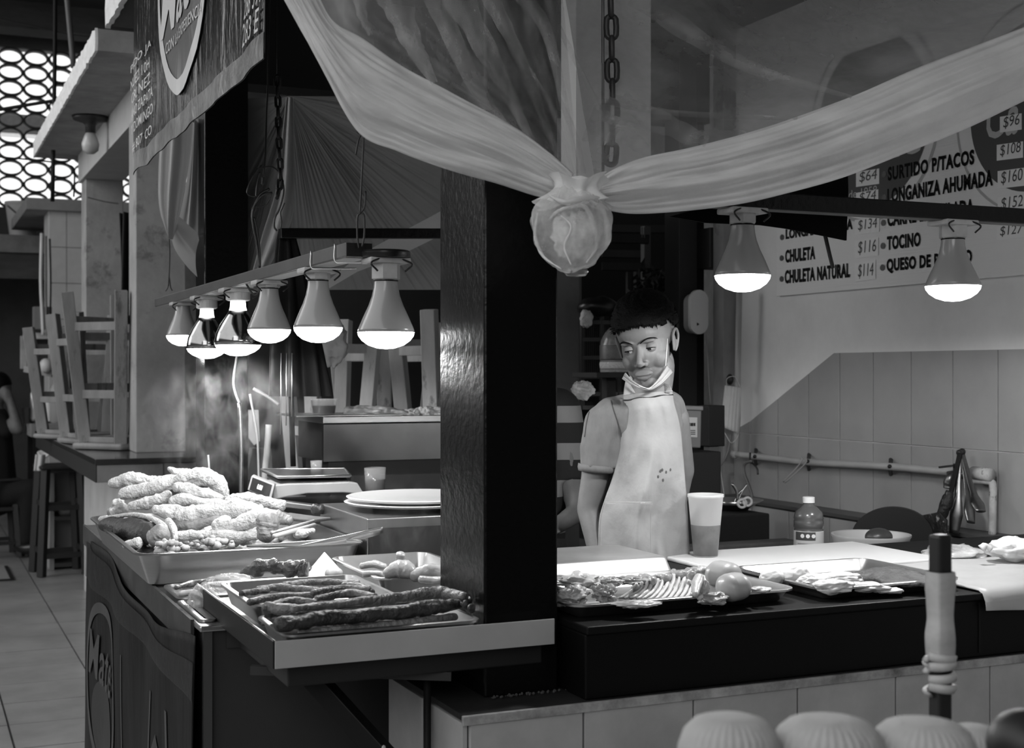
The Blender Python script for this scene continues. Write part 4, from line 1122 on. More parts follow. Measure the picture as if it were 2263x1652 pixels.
for s, y, x0, x1, h in (('PIDO JA', 168, 292, 338, .030), ('NUEZ 10H', 202, 292, 334, .030), ('CR. NEZ', 232, 294, 336, .030), ('ANO ZAPATA', 266, 294, 342, .030), ('Y DOMINGO', 300, 294, 342, .030), ('# 807 CO', 338, 298, 340, .030)):
    onbanner(s, x0, y, x1, h, .005)

# counter side banner
def swarp(p):
    return Vector((p.x - .004 + .006 * sin(p.y * 11 + p.z * 3) + .008 * noise.noise(Vector((p.y * 3.5, p.z * 2, 4))), p.y, p.z))
SBX = .512
sb = thing('counter_banner', (SBX, 3.4, .1), 'dark printed banner fixed to the aisle side of the left serving counter', 'banner')
dkv = M('vinyl_print', .012, .55, spec=.12, var=.7, vs=4, bump=.2, bs=14, stretch=(1, 3, .5))
MB().grid(lambda u, v: swarp(Vector((SBX, 4.5 - 1.81 * u, .06 + (.85 + .03 * sin(u * 7)) * v))), 90, 40).build('cloth', dkv, sb, smooth=True, solid=.0015)
MB().grid(lambda u, v: swarp(Vector((SBX - .004, 4.5 - 1.81 * u, .80 + (.085 + .03 * sin(u * 5 + 1)) * v))), 90, 6).build('clear_tape', M('tape', .03, .35, alpha=.6, bump=.3, bs=20, spec=.2), sb, smooth=True)
prn = M('print_grey', .05, .4, var=.3, vs=5)
ellipse_print(SBX, 4.06, .52, .30, .26, .12, prn, sb, 'logo_ring', swarp, off=.004)
ellipse_print(SBX, 4.06, .42, .20, .13, 1, M('print_dark', .008, .4), sb, 'logo_disc', swarp, fill=True, off=.003)
for y0, wd in ((3.19, .018), (2.99, .02), (3.62, .012)):
    MB().grid(lambda u, v: swarp(Vector((SBX - .003, y0 - wd * u + .012 * sin(v * 4), .10 + .62 * v))), 2, 24).build('stripe', prn, sb)
for k in range(5):
    MB().grid(lambda u, v: swarp(Vector((SBX - .003, 3.15 - .11 * u, .16 + .10 * k + .03 * v + .05 * (1 - abs(2 * u - 1)))) ), 8, 2).build('chevron', M('print_dim', .025, .4), sb)
for a, b in (((3.62, .30), (3.45, .46)), ((3.58, .28), (3.43, .42))):
    MB().grid(lambda u, v: swarp(Vector((SBX - .003, a[0] + (b[0] - a[0]) * v - .02 * u, a[1] + (b[1] - a[1]) * v))), 2, 12).build('stroke', prn, sb)
lettering('Mate', (SBX - .006, 4.28, .54), YD, ZU, .14, .42, prn, sb, .01, .3, warp=swarp)
lettering('5210', (SBX - .006, 4.34, .12), YD, ZU, .15, .46, prn, sb, .02, 0, warp=swarp)
MB().grid(lambda u, v: swarp(Vector((SBX - .004, 3.66 - .22 * u, .08 + .18 * v))), 3, 3).build('patch', prn, sb)

# ================================================================== PRICE BOARD
pbd = thing('price_board', (WX - .012, 3.4, 1.74), 'big white price board of meats on the right wall', 'sign')
bA, bB = PX(1717, 655, WX - .012), PX(2263, 610, WX - .012)
MB().bb(WX - .014, WX - .001, 1.9, bA.y, 1.742, 2.60).build('panel', M('board_face', .85, .4, var=.03, vs=3, bump=.15, bs=140, stretch=(1, .02, 1)), pbd, bev=.001)
BXf = WX - .0155
txt = M('print_black', .004, .6, spec=.1); disc = M('print_field', .09, .5, spec=.2); pricetag = M('price_paper', .88, .4)
def circ(cx_, cy_, r, X, mat, name, r0=0):
    mb = MB(); n = 40; vs = []; fs = []
    for k in range(n + 1):
        q = 2 * pi * k / n
        for rr in (r0, r): vs.append(Vector((X, cx_ - rr * cos(q), cy_ + rr * sin(q))))
    vs = [v for v in vs]
    for k in range(n): fs.append((2 * k, 2 * k + 1, 2 * k + 3, 2 * k + 2))
    mb.add(vs, fs); return mb.build(name, mat, pbd)
def clip_disc(cy_, cz, r, name, mat, X, r0=0, ymax=None):
    mb = MB(); n = 60; vs = []; fs = []; zmin, zmax = 1.745, 2.59
    for k in range(n + 1):
        q = 2 * pi * k / n
        for rr in (r0, r):
            y = cy_ - rr * cos(q); z = min(max(cz + rr * sin(q), zmin), zmax); y = min(max(y, 1.91), bA.y - .005)
            vs.append(Vector((X, y, z)))
    for k in range(n): fs.append((2 * k, 2 * k + 1, 2 * k + 3, 2 * k + 2))
    mb.add(vs, fs); return mb.build(name, mat, pbd)
c2 = PX(2280, 255, BXf); r2 = abs(PX(2145, 300, BXf).y - c2.y)
clip_disc(c2.y, c2.z + .03, r2 * 1.25, 'logo_outer_shade', M('print_pale', .42, .4), BXf - .0002, r2 * 1.22)
clip_disc(c2.y, c2.z + .03, r2, 'logo_field', disc, BXf - .0003)
c3 = PX(1925, 268, BXf); r3 = abs(PX(2056, 268, BXf).y - c3.y)
clip_disc(c3.y, c3.z, r3, 'logo_field', disc, BXf - .0003)
clip_disc(c3.y, c3.z, r3 * 1.17, 'logo_outer_shade', M('print_pale', .42, .4), BXf - .0002, r3 * 1.13)
def onboard(s, xl, yl, xr, hpx, bold=.042, mat=None, shear=0, X=None):
    X = X or BXf - .001
    a = PX(xl, yl, X); b = PX(xr, yl - (xr - xl) * .085, X); top = PX(xl, yl - hpx, X)
    lettering(s, a, Vector((0, b.y - a.y, 0)), ZU, top.z - a.z, abs(a.y - b.y), mat or txt, pbd, bold, shear)
onboard('SURTIDO P/TACOS', 1962, 400, 2153, 31)
onboard('LONGANIZA AHUMADA', 1961, 450, 2194, 33)
onboard('CARNE ENCHILADA', 1961, 501, 2152, 32)
onboard('TOCINO', 1960, 553, 2034, 31)
onboard('QUESO DE PUERCO', 1959, 605, 2148, 33)
onboard('CECINA ENCHILADA', 1736, 488, 1884, 28)
onboard('LONGANIZA ROJA', 1736, 535, 1884, 29)
onboard('CHULETA', 1735, 581, 1801, 29)
onboard('CHULETA NATURAL', 1734, 627, 1878, 30)
onboard('Mitle', 1870, 372, 2040, 60, .01, M('print_light', .5, .4), .3)
onboard('Ca', 2180, 310, 2250, 90, .01, M('print_light', .5, .4), .3)
onboard('desde 1958', 1850, 444, 1938, 18, 0, M('print_light', .5, .4))
for x, y in ((1951, 543), (1950, 591), (1728, 524), (1727, 570), (1727, 616), (1954, 436), (1954, 385), (1952, 492)):
    c_ = PX(x, y, BXf - .001); mb = MB(); mb.prism([c_ + Vector((0, .012 * cos(2 * pi * k / 14), .011 * sin(2 * pi * k / 14))) for k in range(14)], Vector((-.0008, 0, 0))); mb.build('bullet', M('bullet', .06, .4), pbd)
pr = [('$64', 1895, 408, 1940, 378), ('$74', 1895, 452, 1938, 424), ('$134', 1892, 514, 1940, 484), ('$116', 1892, 566, 1938, 530), ('$114', 1892, 618, 1932, 580),
      ('$96', 2213, 288, 2255, 256), ('$108', 2206, 350, 2258, 318), ('$160', 2208, 412, 2262, 376), ('$152', 2208, 468, 2262, 434), ('$127', 2206, 526, 2262, 498)]
for s, x0, y0, x1, y1 in pr:
    X = BXf - .0006
    P = [PX(x0 - 3, y0 + 5, X), PX(x1 + 3, y0 - 2, X), PX(x1 + 3, y1 - 6, X), PX(x0 - 3, y1 + 2, X)]
    mb = MB(); mb.prism(P, Vector((-.0006, 0, 0))); mb.build('price_label', pricetag, pbd)
    onboard(s, x0 + 4, y0 - 2, x1 - 2, (y0 - y1) * .85, 0, M('pen', .03, .4), .12, X=BXf - .0022)
for y in (470, 500, 560, 620):
    pass

# ================================================================== PEOPLE
skin = M('skin', .165, .5, var=.08, vs=30, bump=.05, bs=200, spec=.35)
skin.node_tree.nodes['Principled BSDF'].inputs['Subsurface Weight'].default_value = 0.0
lip_m = M('lip_skin', .13, .45)
hair_m = M('hair_black', .003, .65, bump=.4, bs=150, spec=.12)
eye_w = M('eye_white', .34, .25); iris = M('iris', .006, .12)
BD = 3.42
def B(x, y, q=0): return PD(x, y, BD - q)
boy = thing('person', B(1430, 1290) * 1, 'boy in a pale apron and grey shirt, face mask under his chin, looking down', 'person')
boy.location = (B(1430, 1290).x, B(1430, 1290).y, 0)
# ---- head
base = Matrix((Vector((-CA, SA, 0)), Vector((-SA, -CA, 0)), Vector((0, 0, 1)))).transposed()
def R3(ax, deg): return Matrix.Rotation(math.radians(deg), 3, ax)
HR = base @ (R3('Y', 9) @ R3('Z', -23) @ R3('X', -13))
eye_t = B(1407, 773, .0)
HC = eye_t - HR @ Vector((0, .078, 0)) + Vector((-SA, -CA, 0)) * .06
def HL(p): return HC + HR @ Vector(p)
hm = MB()
for c, r in (((0, -.012, .036), (.0735, .092, .078)), ((0, .024, -.012), (.060, .060, .066)), ((0, .026, -.058), (.050, .046, .044)),
             ((0, .058, -.093), (.020, .016, .016)), ((.033, .046, -.034), (.026, .026, .027)), ((-.033, .046, -.034), (.026, .026, .027)),
             ((0, .050, .034), (.052, .032, .032)), ((.046, .018, -.066), (.012, .026, .024)), ((-.046, .018, -.066), (.012, .026, .024))):
    hm.ell(c, r, nu=24, nv=16)
hm.tube([(0, .077, .006), (0, .086, -.010), (0, .096, -.028), (0, .0985, -.034)], [.006, .0062, .0085, .009], n=12, seg=10)
hm.ell((0, .0955, -.034), (.0095, .0085, .008)); hm.ell((.0115, .086, -.037), (.0075, .0085, .0065)); hm.ell((-.0115, .086, -.037), (.0075, .0085, .0065))
hm.ell((0, .080, -.063), (.026, .010, .012)); hm.ell((0, .086, -.0625), (.020, .0065, .0042)); hm.ell((0, .085, -.0715), (.017, .007, .005))
for s in (-1, 1): hm.ell((s * .026, .074, .0175), (.020, .010, .006))
# neck joined to the head
nk = HR.inverted() @ (B(1432, 905, -.01) - HC)
hm.tube([(0, -.012, -.05), (0, -.01, -.08), nk], [.052, .05, .052], n=20, seg=10)
def facedisp(v):
    for s in (-1, 1):
        d = Vector(((v.x - s * .0285) / .019, (v.y - .079) / .022, (v.z - .0005) / .0125)); e = math.exp(-d.length_squared)
        v = v + Vector((0, -.0105, 0)) * e
        d = Vector(((v.x - s * .0062) / .0035, (v.y - .094) / .008, (v.z + .0445) / .003)); v = v + Vector((0, -.002, .005)) * math.exp(-d.length_squared)
    d = Vector(((v.x) / .024, (v.y - .09) / .02, (v.z + .067) / .0016)); v = v + Vector((0, -.0035, 0)) * math.exp(-d.length_squared)
    return HL(v)
body = thing  # placeholder
head = organic(hm, 'head', skin, boy, voxel=.0022, smooth_it=5, disp=facedisp)
# ears
for s in (-1, 1):
    em = MB()
    pts = [(s * .069, .016, -.030), (s * .071, .014, -.010), (s * .075, .008, .012), (s * .079, -.004, .020), (s * .080, -.013, .010), (s * .078, -.014, -.006), (s * .073, -.004, -.024), (s * .069, .006, -.034)]
    em.tube([Vector(p) for p in pts], [.003, .003, .0036, .0038, .0036, .0034, .004, .0035], n=10, seg=28)
    em.ell((s * .0705, .002, -.008), (.0045, .013, .024), nu=14, nv=10)
    em.ell((s * .0715, .008, -.004), (.004, .004, .007), nu=10, nv=8)
    organic(em, 'ear', skin, boy, voxel=.0014, smooth_it=4, disp=HL)
for s in (-1, 1):
    c = Vector((s * .0285, .0640, .0)); r = .0122
    ew = MB().ell(HL(c), r, nu=20, nv=14).build('eye', eye_w, boy, smooth=True)
    gz = Vector((.35, 1, -.42)).normalized()
    MB().ell(HL(c + gz * (r - .0022)), (.0058, .0030, .0058), R=HR @ Vector((0, 1, 0)).rotation_difference(gz).to_matrix(), nu=16, nv=8).build('iris', iris, ew, smooth=True)
    mb = MB()
    def lid(u, v, a0, a1, rr=.0134):
        q = -1.25 + 2.5 * u; el = a0 + (a1 - a0) * v
        el *= (1 - .55 * (2 * u - 1) ** 2) if a0 < a1 and False else 1
        return HL(c + Vector((sin(q) * cos(el), cos(q) * cos(el), sin(el))) * rr)
    mb.grid(lambda u, v: lid(u, v, .02 + .10 * (2 * u - 1) ** 2 * -2.6, 1.35), 16, 8)
    mb.grid(lambda u, v: lid(u, v, -1.3, -.52 + .38 * (2 * u - 1) ** 2), 16, 8)
    mb.build('eyelid', skin, boy, smooth=True, solid=.0012)
    lp = [lid(k / 10, 0, .02 - .26 * (2 * k / 10 - 1) ** 2, 1, .0142) for k in range(11)]
    MB().tube(lp, [.0004, .0011, .0013, .0011, .0004], n=6).build('eyelashes', hair_m, boy, smooth=True)
    bp = [(s * .010, .0875, .0165), (s * .020, .0875, .0225), (s * .032, .0815, .0255), (s * .044, .0700, .0215), (s * .049, .063, .0165)]
    MB().tube([HL(p) for p in bp], [.0018, .0034, .0032, .0022, .0006], n=8, seg=16, flat=.5).build('eyebrow', hair_m, boy, smooth=True)
def lipgrid(u, v):
    x = (-.021 + .042 * u); up = -.0590 - .0018 * abs(cos(pi * (u - .5))) * 0 + .004 * (2 * u - 1) ** 2 * -1
    z = -.0590 - .0035 * (2 * u - 1) ** 2 - v * (.0165 * (1 - (2 * u - 1) ** 2) + .002)
    y = .0895 - 7.5 * x * x - .0020 * math.exp(-((z + .067) / .0016) ** 2) - 6 * (z + .066) ** 2
    return HL((x, y + .0006, z))
MB().grid(lipgrid, 20, 12).build('lips', lip_m, boy, smooth=True, solid=.001)
# hair
def hairline(p):   # p local; returns True when covered with hair
    x, y, z = p
    ax = abs(x)
    if y > .03: lim = .058 - .010 * (ax / .05) ** 2 + .006 * noise.noise(Vector((x * 90, 0, 2)))
    elif y > .000: lim = .058 - (.03 - y) / .03 * .038 + .004 * noise.noise(Vector((y * 120, 1, 2))) if ax > .045 else .04
    elif y > -.035: lim = .030 if y > -.024 else .030 - (-.024 - y) / .011 * .055
    else: lim = -.030 - (-.035 - y) * .55
    return z > lim
hv = MB(); hv.ell((0, -.014, .040), (.0785, .099, .082), nu=90, nv=60)
hm2 = MB()
keep = []
disp_v = []
for v in hv.v:
    top = max(0, v.z - .05) / .07
    n_ = noise.fractal(Vector((v.x * 60, v.y * 25, v.z * 60)), 1, 2, 3)
    n3 = noise.noise(Vector((v.x * 160, v.y * 60, v.z * 160)))
    d = (v - Vector((0, -.014, .04))).normalized()
    disp_v.append(v + d * (.002 + .005 * top + .0035 * n_ + .0015 * n3))
faces = [f for f in hv.f if all(hairline(hv.v[i]) for i in f)]
hm2.add([HL(v) for v in disp_v], faces)
hair = hm2.build('hair', hair_m, boy, smooth=True, solid=.006)
tf = MB(); rng = random.Random(4)
for k in range(900):
    a = rng.uniform(0, 2 * pi); e = rng.uniform(-.15, 1.5); d = Vector((cos(a) * cos(e), sin(a) * cos(e), sin(e)))
    p = Vector((d.x * .0785, d.y * .099 - .014, d.z * .082 + .040))
    if not hairline(p + Vector((0, 0, -.003))): continue
    t_ = (Vector((rng.gauss(0, .25), .9, rng.gauss(0, .2))) + d * .9).normalized(); L_ = rng.uniform(.007, .016)
    a_ = p + d * .002; b_ = a_ + t_ * L_; sd = t_.cross(d).normalized() * .0011
    tf.add([HL(a_ - sd), HL(a_ + sd), HL(b_), HL(a_ + d * .0015)], [(0, 1, 2), (0, 2, 3), (1, 3, 2)])
for k in range(60):   # fringe over the forehead
    x = -.052 + .104 * k / 59; z = .062 - .01 * (x / .05) ** 2 + rng.uniform(-.003, .003)
    y = .073 - 6 * x * x + .002
    p = Vector((x, y, z)); b_ = p + Vector((rng.uniform(-.004, .005), .002, -rng.uniform(.006, .014) - (.008 if -.012 < x < 0 else 0)))
    tf.add([HL(p + Vector((-.0022, 0, 0))), HL(p + Vector((.0022, 0, 0))), HL(b_), HL(p + Vector((0, .003, .001)))], [(0, 1, 2), (0, 2, 3), (1, 3, 2)])
o = tf.build('hair_tufts', hair_m, boy, kind='stuff')
# ---- body, one continuous figure
bmb = MB()
capsule(bmb, B(1428, 935, -.02), B(1425, 1040, -.03), .085, .085); capsule(bmb, B(1425, 1040, -.03), B(1428, 1170, -.03), .085, .080)
capsule(bmb, B(1428, 1170, -.03), B(1430, 1270, -.04), .082, .10)
capsule(bmb, B(1432, 870, -.01), B(1430, 925, -.015), .046, .06)
capsule(bmb, B(1352, 928, -.01), B(1475, 912, -.06), .040, .040)
capsule(bmb, B(1334, 938, 0), B(1316, 1045, -.005), .038, .037); capsule(bmb, B(1316, 1045, -.005), B(1301, 1125, -.01), .036, .031); capsule(bmb, B(1301, 1125, -.01), B(1316, 1190, .02), .031, .028); capsule(bmb, B(1316, 1190, .02), B(1330, 1262, .05), .028, .021)
hc = B(1338, 1290, .06)
bmb.ell(hc, (.034, .018, .045), nu=14, nv=10)
for k in range(4):
    a = hc + base @ Vector((.024 - .016 * k, .004, -.035)); b = a + base @ Vector((.002, .012, -.035 - .006 * (1.5 - abs(k - 1.5))))
    capsule(bmb, a, b, .0085, .008, n=8); capsule(bmb, b, b + base @ Vector((0, .016, -.018)), .008, .007, n=8)
capsule(bmb, hc + base @ Vector((-.03, .01, .012)), hc + base @ Vector((-.045, .024, -.02)), .010, .008, n=8)
capsule(bmb, B(1488, 925, -.07), B(1505, 1040, -.13), .042, .036); capsule(bmb, B(1505, 1040, -.13), B(1490, 1140, -.16), .034, .026)
h2 = B(1484, 1175, -.17); bmb.ell(h2, (.03, .02, .04), nu=12, nv=8)
for k in range(4): capsule(bmb, h2 + base @ Vector((.02 - .013 * k, 0, -.03)), h2 + base @ Vector((.02 - .013 * k, .012, -.066)), .008, .007, n=8)
capsule(bmb, h2 + base @ Vector((.026, .01, 0)), h2 + base @ Vector((.036, .02, -.03)), .009, .008, n=8)
for s in (-1, 1):
    hip = B(1430 + s * 62, 1330, -.04); knee = Vector((hip.x, hip.y, .47)) + Vector((-SA, -CA, 0)) * .02; ank = Vector((hip.x, hip.y, .08))
    capsule(bmb, hip, knee, .075, .052); capsule(bmb, knee, ank, .050, .034)
    bmb.ell(ank + Vector((-SA * .07, -CA * .07, -.04)), (.045, .11, .04), R=Matrix.Rotation(-YAW, 3, 'Z'), nu=14, nv=8)
organic(bmb, 'body', skin, boy, voxel=.007, smooth_it=4)
# shirt
shirt = M('shirt_grey', .15, .85, var=.10, vs=50, bump=1.0, bs=11, stretch=(1, 1, .5))
smb = MB()
capsule(smb, B(1428, 935, -.02), B(1425, 1040, -.03), .094, .093); capsule(smb, B(1425, 1040, -.03), B(1426, 1200, -.04), .093, .095)
capsule(smb, B(1432, 890, -.035), B(1428, 925, -.02), .060, .075)
smb.ell(B(1385, 905, -.02), (.06, .05, .04))
capsule(smb, B(1352, 922, -.01), B(1475, 905, -.06), .053, .050)
capsule(smb, B(1334, 934, 0), B(1324, 985, 0), .050, .046); smb.tube([B(1323, 985, 0), B(1321, 1032, 0)], [.048, .046], n=20)
capsule(smb, B(1482, 918, -.065), B(1492, 985, -.10), .048, .044)
smb.ell(B(1360, 1000, -.02), (.06, .06, .11))
def shirtdisp(v):
    n_ = noise.fractal(Vector((v.x * 14, v.y * 14, v.z * 6)) + Vector((3, 1, 2)), 1, 2, 3) * .020
    return v + Vector((-SA, -CA, 0)) * n_ + Vector((CA, -SA, 0)) * noise.noise(v * 14) * .004
so = organic(smb, 'shirt', shirt, boy, voxel=.006, smooth_it=5, disp=shirtdisp)
# open the sleeve and the neckline
bm = bmesh.new(); bm.from_mesh(so.data); L0 = wloc(so)
cutz = B(1321, 1034, 0).z
sl_c = B(1321, 1034, 0)
dele = [f for f in bm.faces if ((f.calc_center_median() + L0).z < cutz and ((f.calc_center_median() + L0) - sl_c).dot(Vector((CA, -SA, 0))) < .045)]
nc = B(1432, 872, .03)
dele += [f for f in bm.faces if ((f.calc_center_median() + L0) - nc).length < .062 and f not in dele]
bmesh.ops.delete(bm, geom=list(set(dele)), context='FACES'); bm.to_mesh(so.data); bm.free()
k_ = so.modifiers.new('solid', 'SOLIDIFY'); k_.thickness = .003
MB().tube([sl_c + base @ Vector((.0475 * cos(2 * pi * k / 24), .046 * sin(2 * pi * k / 24), .004 * cos(2 * pi * k / 24))) for k in range(24)], .0035, n=6, closed=True, flat=3).build('sleeve_hem', shirt, boy, smooth=True)
from mathutils.bvhtree import BVHTree
tree = BVHTree.FromPolygons([v.co + L0 for v in so.data.vertices], [tuple(p.vertices) for p in so.data.polygons])
def on_shirt(x, y):
    h = tree.ray_cast(Vector((0, 0, CAMZ)), ray(x, y).normalized())
    return (h[0] - ray(x, y).normalized() * .001) if h[0] is not None else None
for pts in ([(1350, 884), (1356, 905), (1366, 935), (1374, 965), (1376, 995)], [(1303, 905), (1296, 935), (1292, 965)]):
    P = [on_shirt(p.x, p.y) for p in catmull([Vector((x, y, 0)) for x, y in pts], 16)]; P = [p for p in P if p is not None]
    if len(P) > 3: MB().tube(P, .0013, n=5).build('shirt_seam', M('seam_dark', .05, .9), so, smooth=True)
# trousers
tmb = MB()
for s in (-1, 1):
    hip = B(1430 + s * 62, 1330, -.04); knee = Vector((hip.x, hip.y, .47)) + Vector((-SA, -CA, 0)) * .02; ank = Vector((hip.x, hip.y, .11))
    capsule(tmb, hip, knee, .088, .066); tmb.tube([knee, ank], [.066, .055], n=16)
capsule(tmb, B(1428, 1240, -.04), B(1430, 1310, -.04), .105, .11)
organic(tmb, 'trousers', M('denim_dark', .02, .8), boy, voxel=.01, smooth_it=4)
for s in (-1, 1):
    hip = B(1430 + s * 62, 1330, -.04)
    MB().ell(Vector((hip.x, hip.y, .05)) + Vector((-SA * .07, -CA * .07, 0)), (.052, .13, .05), R=Matrix.Rotation(-YAW, 3, 'Z'), nu=16, nv=10).build('shoe', black_plastic, boy, smooth=True)
# apron
apron_m = M('apron_cloth', .30, .8, var=.16, vs=5, bump=1.0, bs=9, spots=.25, ss=3, spotv=.24)
apL = curve_y([(1378, 872), (1380, 905), (1374, 960), (1366, 1010), (1352, 1060), (1334, 1110), (1324, 1150), (1322, 1220), (1318, 1300), (1316, 1480)])
apR = curve_y([(1486, 862), (1490, 890), (1503, 940), (1509, 1000), (1514, 1060), (1518, 1110), (1521, 1160), (1524, 1220), (1528, 1300), (1530, 1480)])
def apfn(u, v, off=0):
    yv = v
    a, b = apL(yv), apR(yv); p = a.lerp(b, u)
    q = .092 * sin(pi * (.10 + .80 * u)) + .012
    q += .020 * sin(u * 10 - v * 5) * v + .012 * noise.noise(Vector((u * 5, v * 7, 2))) + .020 * math.exp(-((u - .34 - .28 * (1 - v)) / .07) ** 2) * (v > .25) * min(1, (v - .25) * 4)
    q -= .024 * math.exp(-((u - .55 - .15 * (1 - v)) / .08) ** 2) * min(1, max(0, (v - .45) * 4))
    if v < .12: q -= .022 * (1 - v / .12)
    return B(p.x, p.y, q + off + .004)
ap = MB().grid(apfn, 60, 110).build('apron', apron_m, boy, smooth=True, solid=.0016)
MB().tube([apfn(k / 30, .030 + .004 * sin(k * .5) - .004 * k / 30, .003) + Vector((0, 0, -.004)) for k in range(31)], .0022, n=6).build('black_piping', black_matt, ap, smooth=True)
def pocket(u, v): return apfn(.02 + .56 * u, .555 + .25 * v, .0035)
MB().grid(pocket, 30, 24).build('pocket', apron_m, ap, smooth=True, solid=.002)
seam = M('seam', .38, .8)
MB().tube([pocket(k / 20, .0) + Vector((0, 0, 0)) for k in range(21)], .0016, n=5).build('pocket_seam', seam, ap, smooth=True)
MB().tube([pocket(1, k / 20) for k in range(21)], .0013, n=5).build('pocket_seam', seam, ap, smooth=True)
st_ = MB()
for (u, v) in ((.63, .43), (.70, .445), (.66, .405), (.74, .41), (.80, .40), (.685, .40)):
    st_.ell(apfn(u, v, .0015), (.003, .0006, .004), nu=8, nv=5)
st_.build('stain_spots', M('stain', .08, .8), ap, kind='stuff')
def strap(u, v):
    a = curve_y([(1378, 874), (1380, 856), (1384, 838), (1394, 830)])(v); b = curve_y([(1404, 868), (1397, 856), (1393, 845), (1398, 838)])(v)
    p = a.lerp(b, u); return B(p.x, p.y, .085 - .05 * v + .006 * sin(pi * u))
MB().grid(strap, 8, 14).build('neck_strap', apron_m, ap, smooth=True, solid=.0015)
def strap2(u, v):
    a = curve_y([(1470, 866), (1474, 856), (1466, 850)])(v); b = curve_y([(1486, 864), (1480, 852), (1468, 846)])(v)
    p = a.lerp(b, u); return B(p.x, p.y, .065 - .05 * v)
MB().grid(strap2, 6, 10).build('neck_strap', apron_m, ap, smooth=True, solid=.0015)
# face mask pulled below the chin
mk_m = M('mask_cloth', .36, .7, var=.06, vs=20)
mkT = curve_y([(1382, 823), (1395, 838), (1412, 850), (1432, 857), (1448, 845), (1462, 826), (1474, 806)])
mkB = curve_y([(1375, 837), (1392, 848), (1412, 858), (1434, 862), (1455, 852), (1472, 838), (1487, 822)])
def mkfn(u, v):
    p = mkT(u).lerp(mkB(u), v); q = .112 * sin(pi * (.12 + .76 * u)) ** .7 - .012 * (2 * u - 1) ** 2 + .004 * sin(v * 12)
    return B(p.x, p.y, q + .012)
mk = MB().grid(mkfn, 36, 10).build('face_mask', mk_m, boy, smooth=True, solid=.0018)
MB().tube([B(1471, 808, .062), B(1473, 780, .05), B(1475, 748, .035)], .0011, n=6).build('ear_loop', white_plastic, mk, smooth=True)
MB().tube([B(1412, 852, .128), B(1424, 856, .13), B(1433, 859, .13), B(1440, 855, .128)], .001, n=6).build('nose_wire', white_plastic, mk, smooth=True)

# ---- second worker, mostly hidden by the column
stripe = bpy.data.materials.new('striped_shirt'); stripe.use_nodes = True
N_ = stripe.node_tree.nodes; L_ = stripe.node_tree.links
tc = N_.new('ShaderNodeTexCoord'); sx = N_.new('ShaderNodeSeparateXYZ'); L_.new(tc.outputs['Object'], sx.inputs[0])
mth = N_.new('ShaderNodeMath'); mth.operation = 'MULTIPLY_ADD'; mth.inputs[1].default_value = 9.4; mth.inputs[2].default_value = .30; L_.new(sx.outputs[2], mth.inputs[0])
fr = N_.new('ShaderNodeMath'); fr.operation = 'FRACT'; L_.new(mth.outputs[0], fr.inputs[0])
gt = N_.new('ShaderNodeMath'); gt.operation = 'GREATER_THAN'; gt.inputs[1].default_value = .55; L_.new(fr.outputs[0], gt.inputs[0])
mx = N_.new('ShaderNodeMix'); mx.data_type = 'RGBA'; L_.new(gt.outputs[0], mx.inputs[0]); mx.inputs[6].default_value = (.008,) * 3 + (1,); mx.inputs[7].default_value = (.2,) * 3 + (1,)
L_.new(mx.outputs[2], N_['Principled BSDF'].inputs['Base Color']); N_['Principled BSDF'].inputs['Roughness'].default_value = .85
D2 = 3.95
def W(x, y, q=0): return PD(x, y, D2 - q)
w2 = thing('person', Vector((W(1190, 900).x, W(1190, 900).y, 0)), 'person in a black and grey striped shirt, almost hidden behind the thick column', 'person')
b2 = MB()
capsule(b2, W(1170, 930), W(1165, 1080), .10, .095); capsule(b2, W(1165, 1080), W(1165, 1240), .095, .11)
capsule(b2, W(1110, 905), W(1235, 912), .058, .058); capsule(b2, W(1170, 860), W(1170, 905), .05, .06)
b2.ell(W(1158, 775), (.075, .09, .115), nu=20, nv=14); b2.ell(W(1135, 790, .06), (.014, .02, .02))
capsule(b2, W(1250, 920, .02), W(1268, 1080, .03), .045, .038); capsule(b2, W(1268, 1080, .03), W(1278, 1130, .05), .036, .032); capsule(b2, W(1278, 1130, .05), W(1225, 1165, .16), .032, .022)
capsule(b2, W(1095, 920), W(1010, 1030, .03), .045, .036); capsule(b2, W(1010, 1030, .03), W(1080, 1120, .15), .034, .022)
for hx, hy in ((1205, 1172), (1095, 1135)):
    h_ = W(hx, hy, .17); b2.ell(h_, (.035, .03, .02), nu=12, nv=8)
    for k in range(4): capsule(b2, h_ + base @ Vector((.02 - .013 * k, .02, 0)), h_ + base @ Vector((.02 - .013 * k, .06, -.015)), .008, .007, n=8)
    capsule(b2, h_ + base @ Vector((-.03, .01, 0)), h_ + base @ Vector((-.04, .035, 0)), .009, .008, n=8)
for s in (-1, 1):
    hip = W(1168 + s * 55, 1300); capsule(b2, hip, Vector((hip.x, hip.y, .48)), .08, .055); capsule(b2, Vector((hip.x, hip.y, .48)), Vector((hip.x, hip.y, .08)), .052, .036)
    b2.ell(Vector((hip.x - SA * .07, hip.y - CA * .07, .04)), (.045, .11, .04), R=Matrix.Rotation(-YAW, 3, 'Z'), nu=14, nv=8)
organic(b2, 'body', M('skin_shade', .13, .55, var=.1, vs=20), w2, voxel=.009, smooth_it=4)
s2 = MB()
capsule(s2, W(1170, 925), W(1165, 1200), .115, .112); capsule(s2, W(1112, 905), W(1235, 910), .068, .068)
capsule(s2, W(1240, 915, .01), W(1256, 985, .015), .062, .056); s2.tube([W(1256, 985, .015), W(1263, 1062, .02)], [.056, .052], n=18)
capsule(s2, W(1100, 915), W(1040, 1000), .06, .052)
organic(s2, 'striped_shirt', stripe, w2, voxel=.009, smooth_it=5, disp=lambda v: v + Vector((0, 0, .02 * noise.noise(v * 4))) + Vector((-SA, -CA, 0)) * .012 * noise.noise(v * 9))
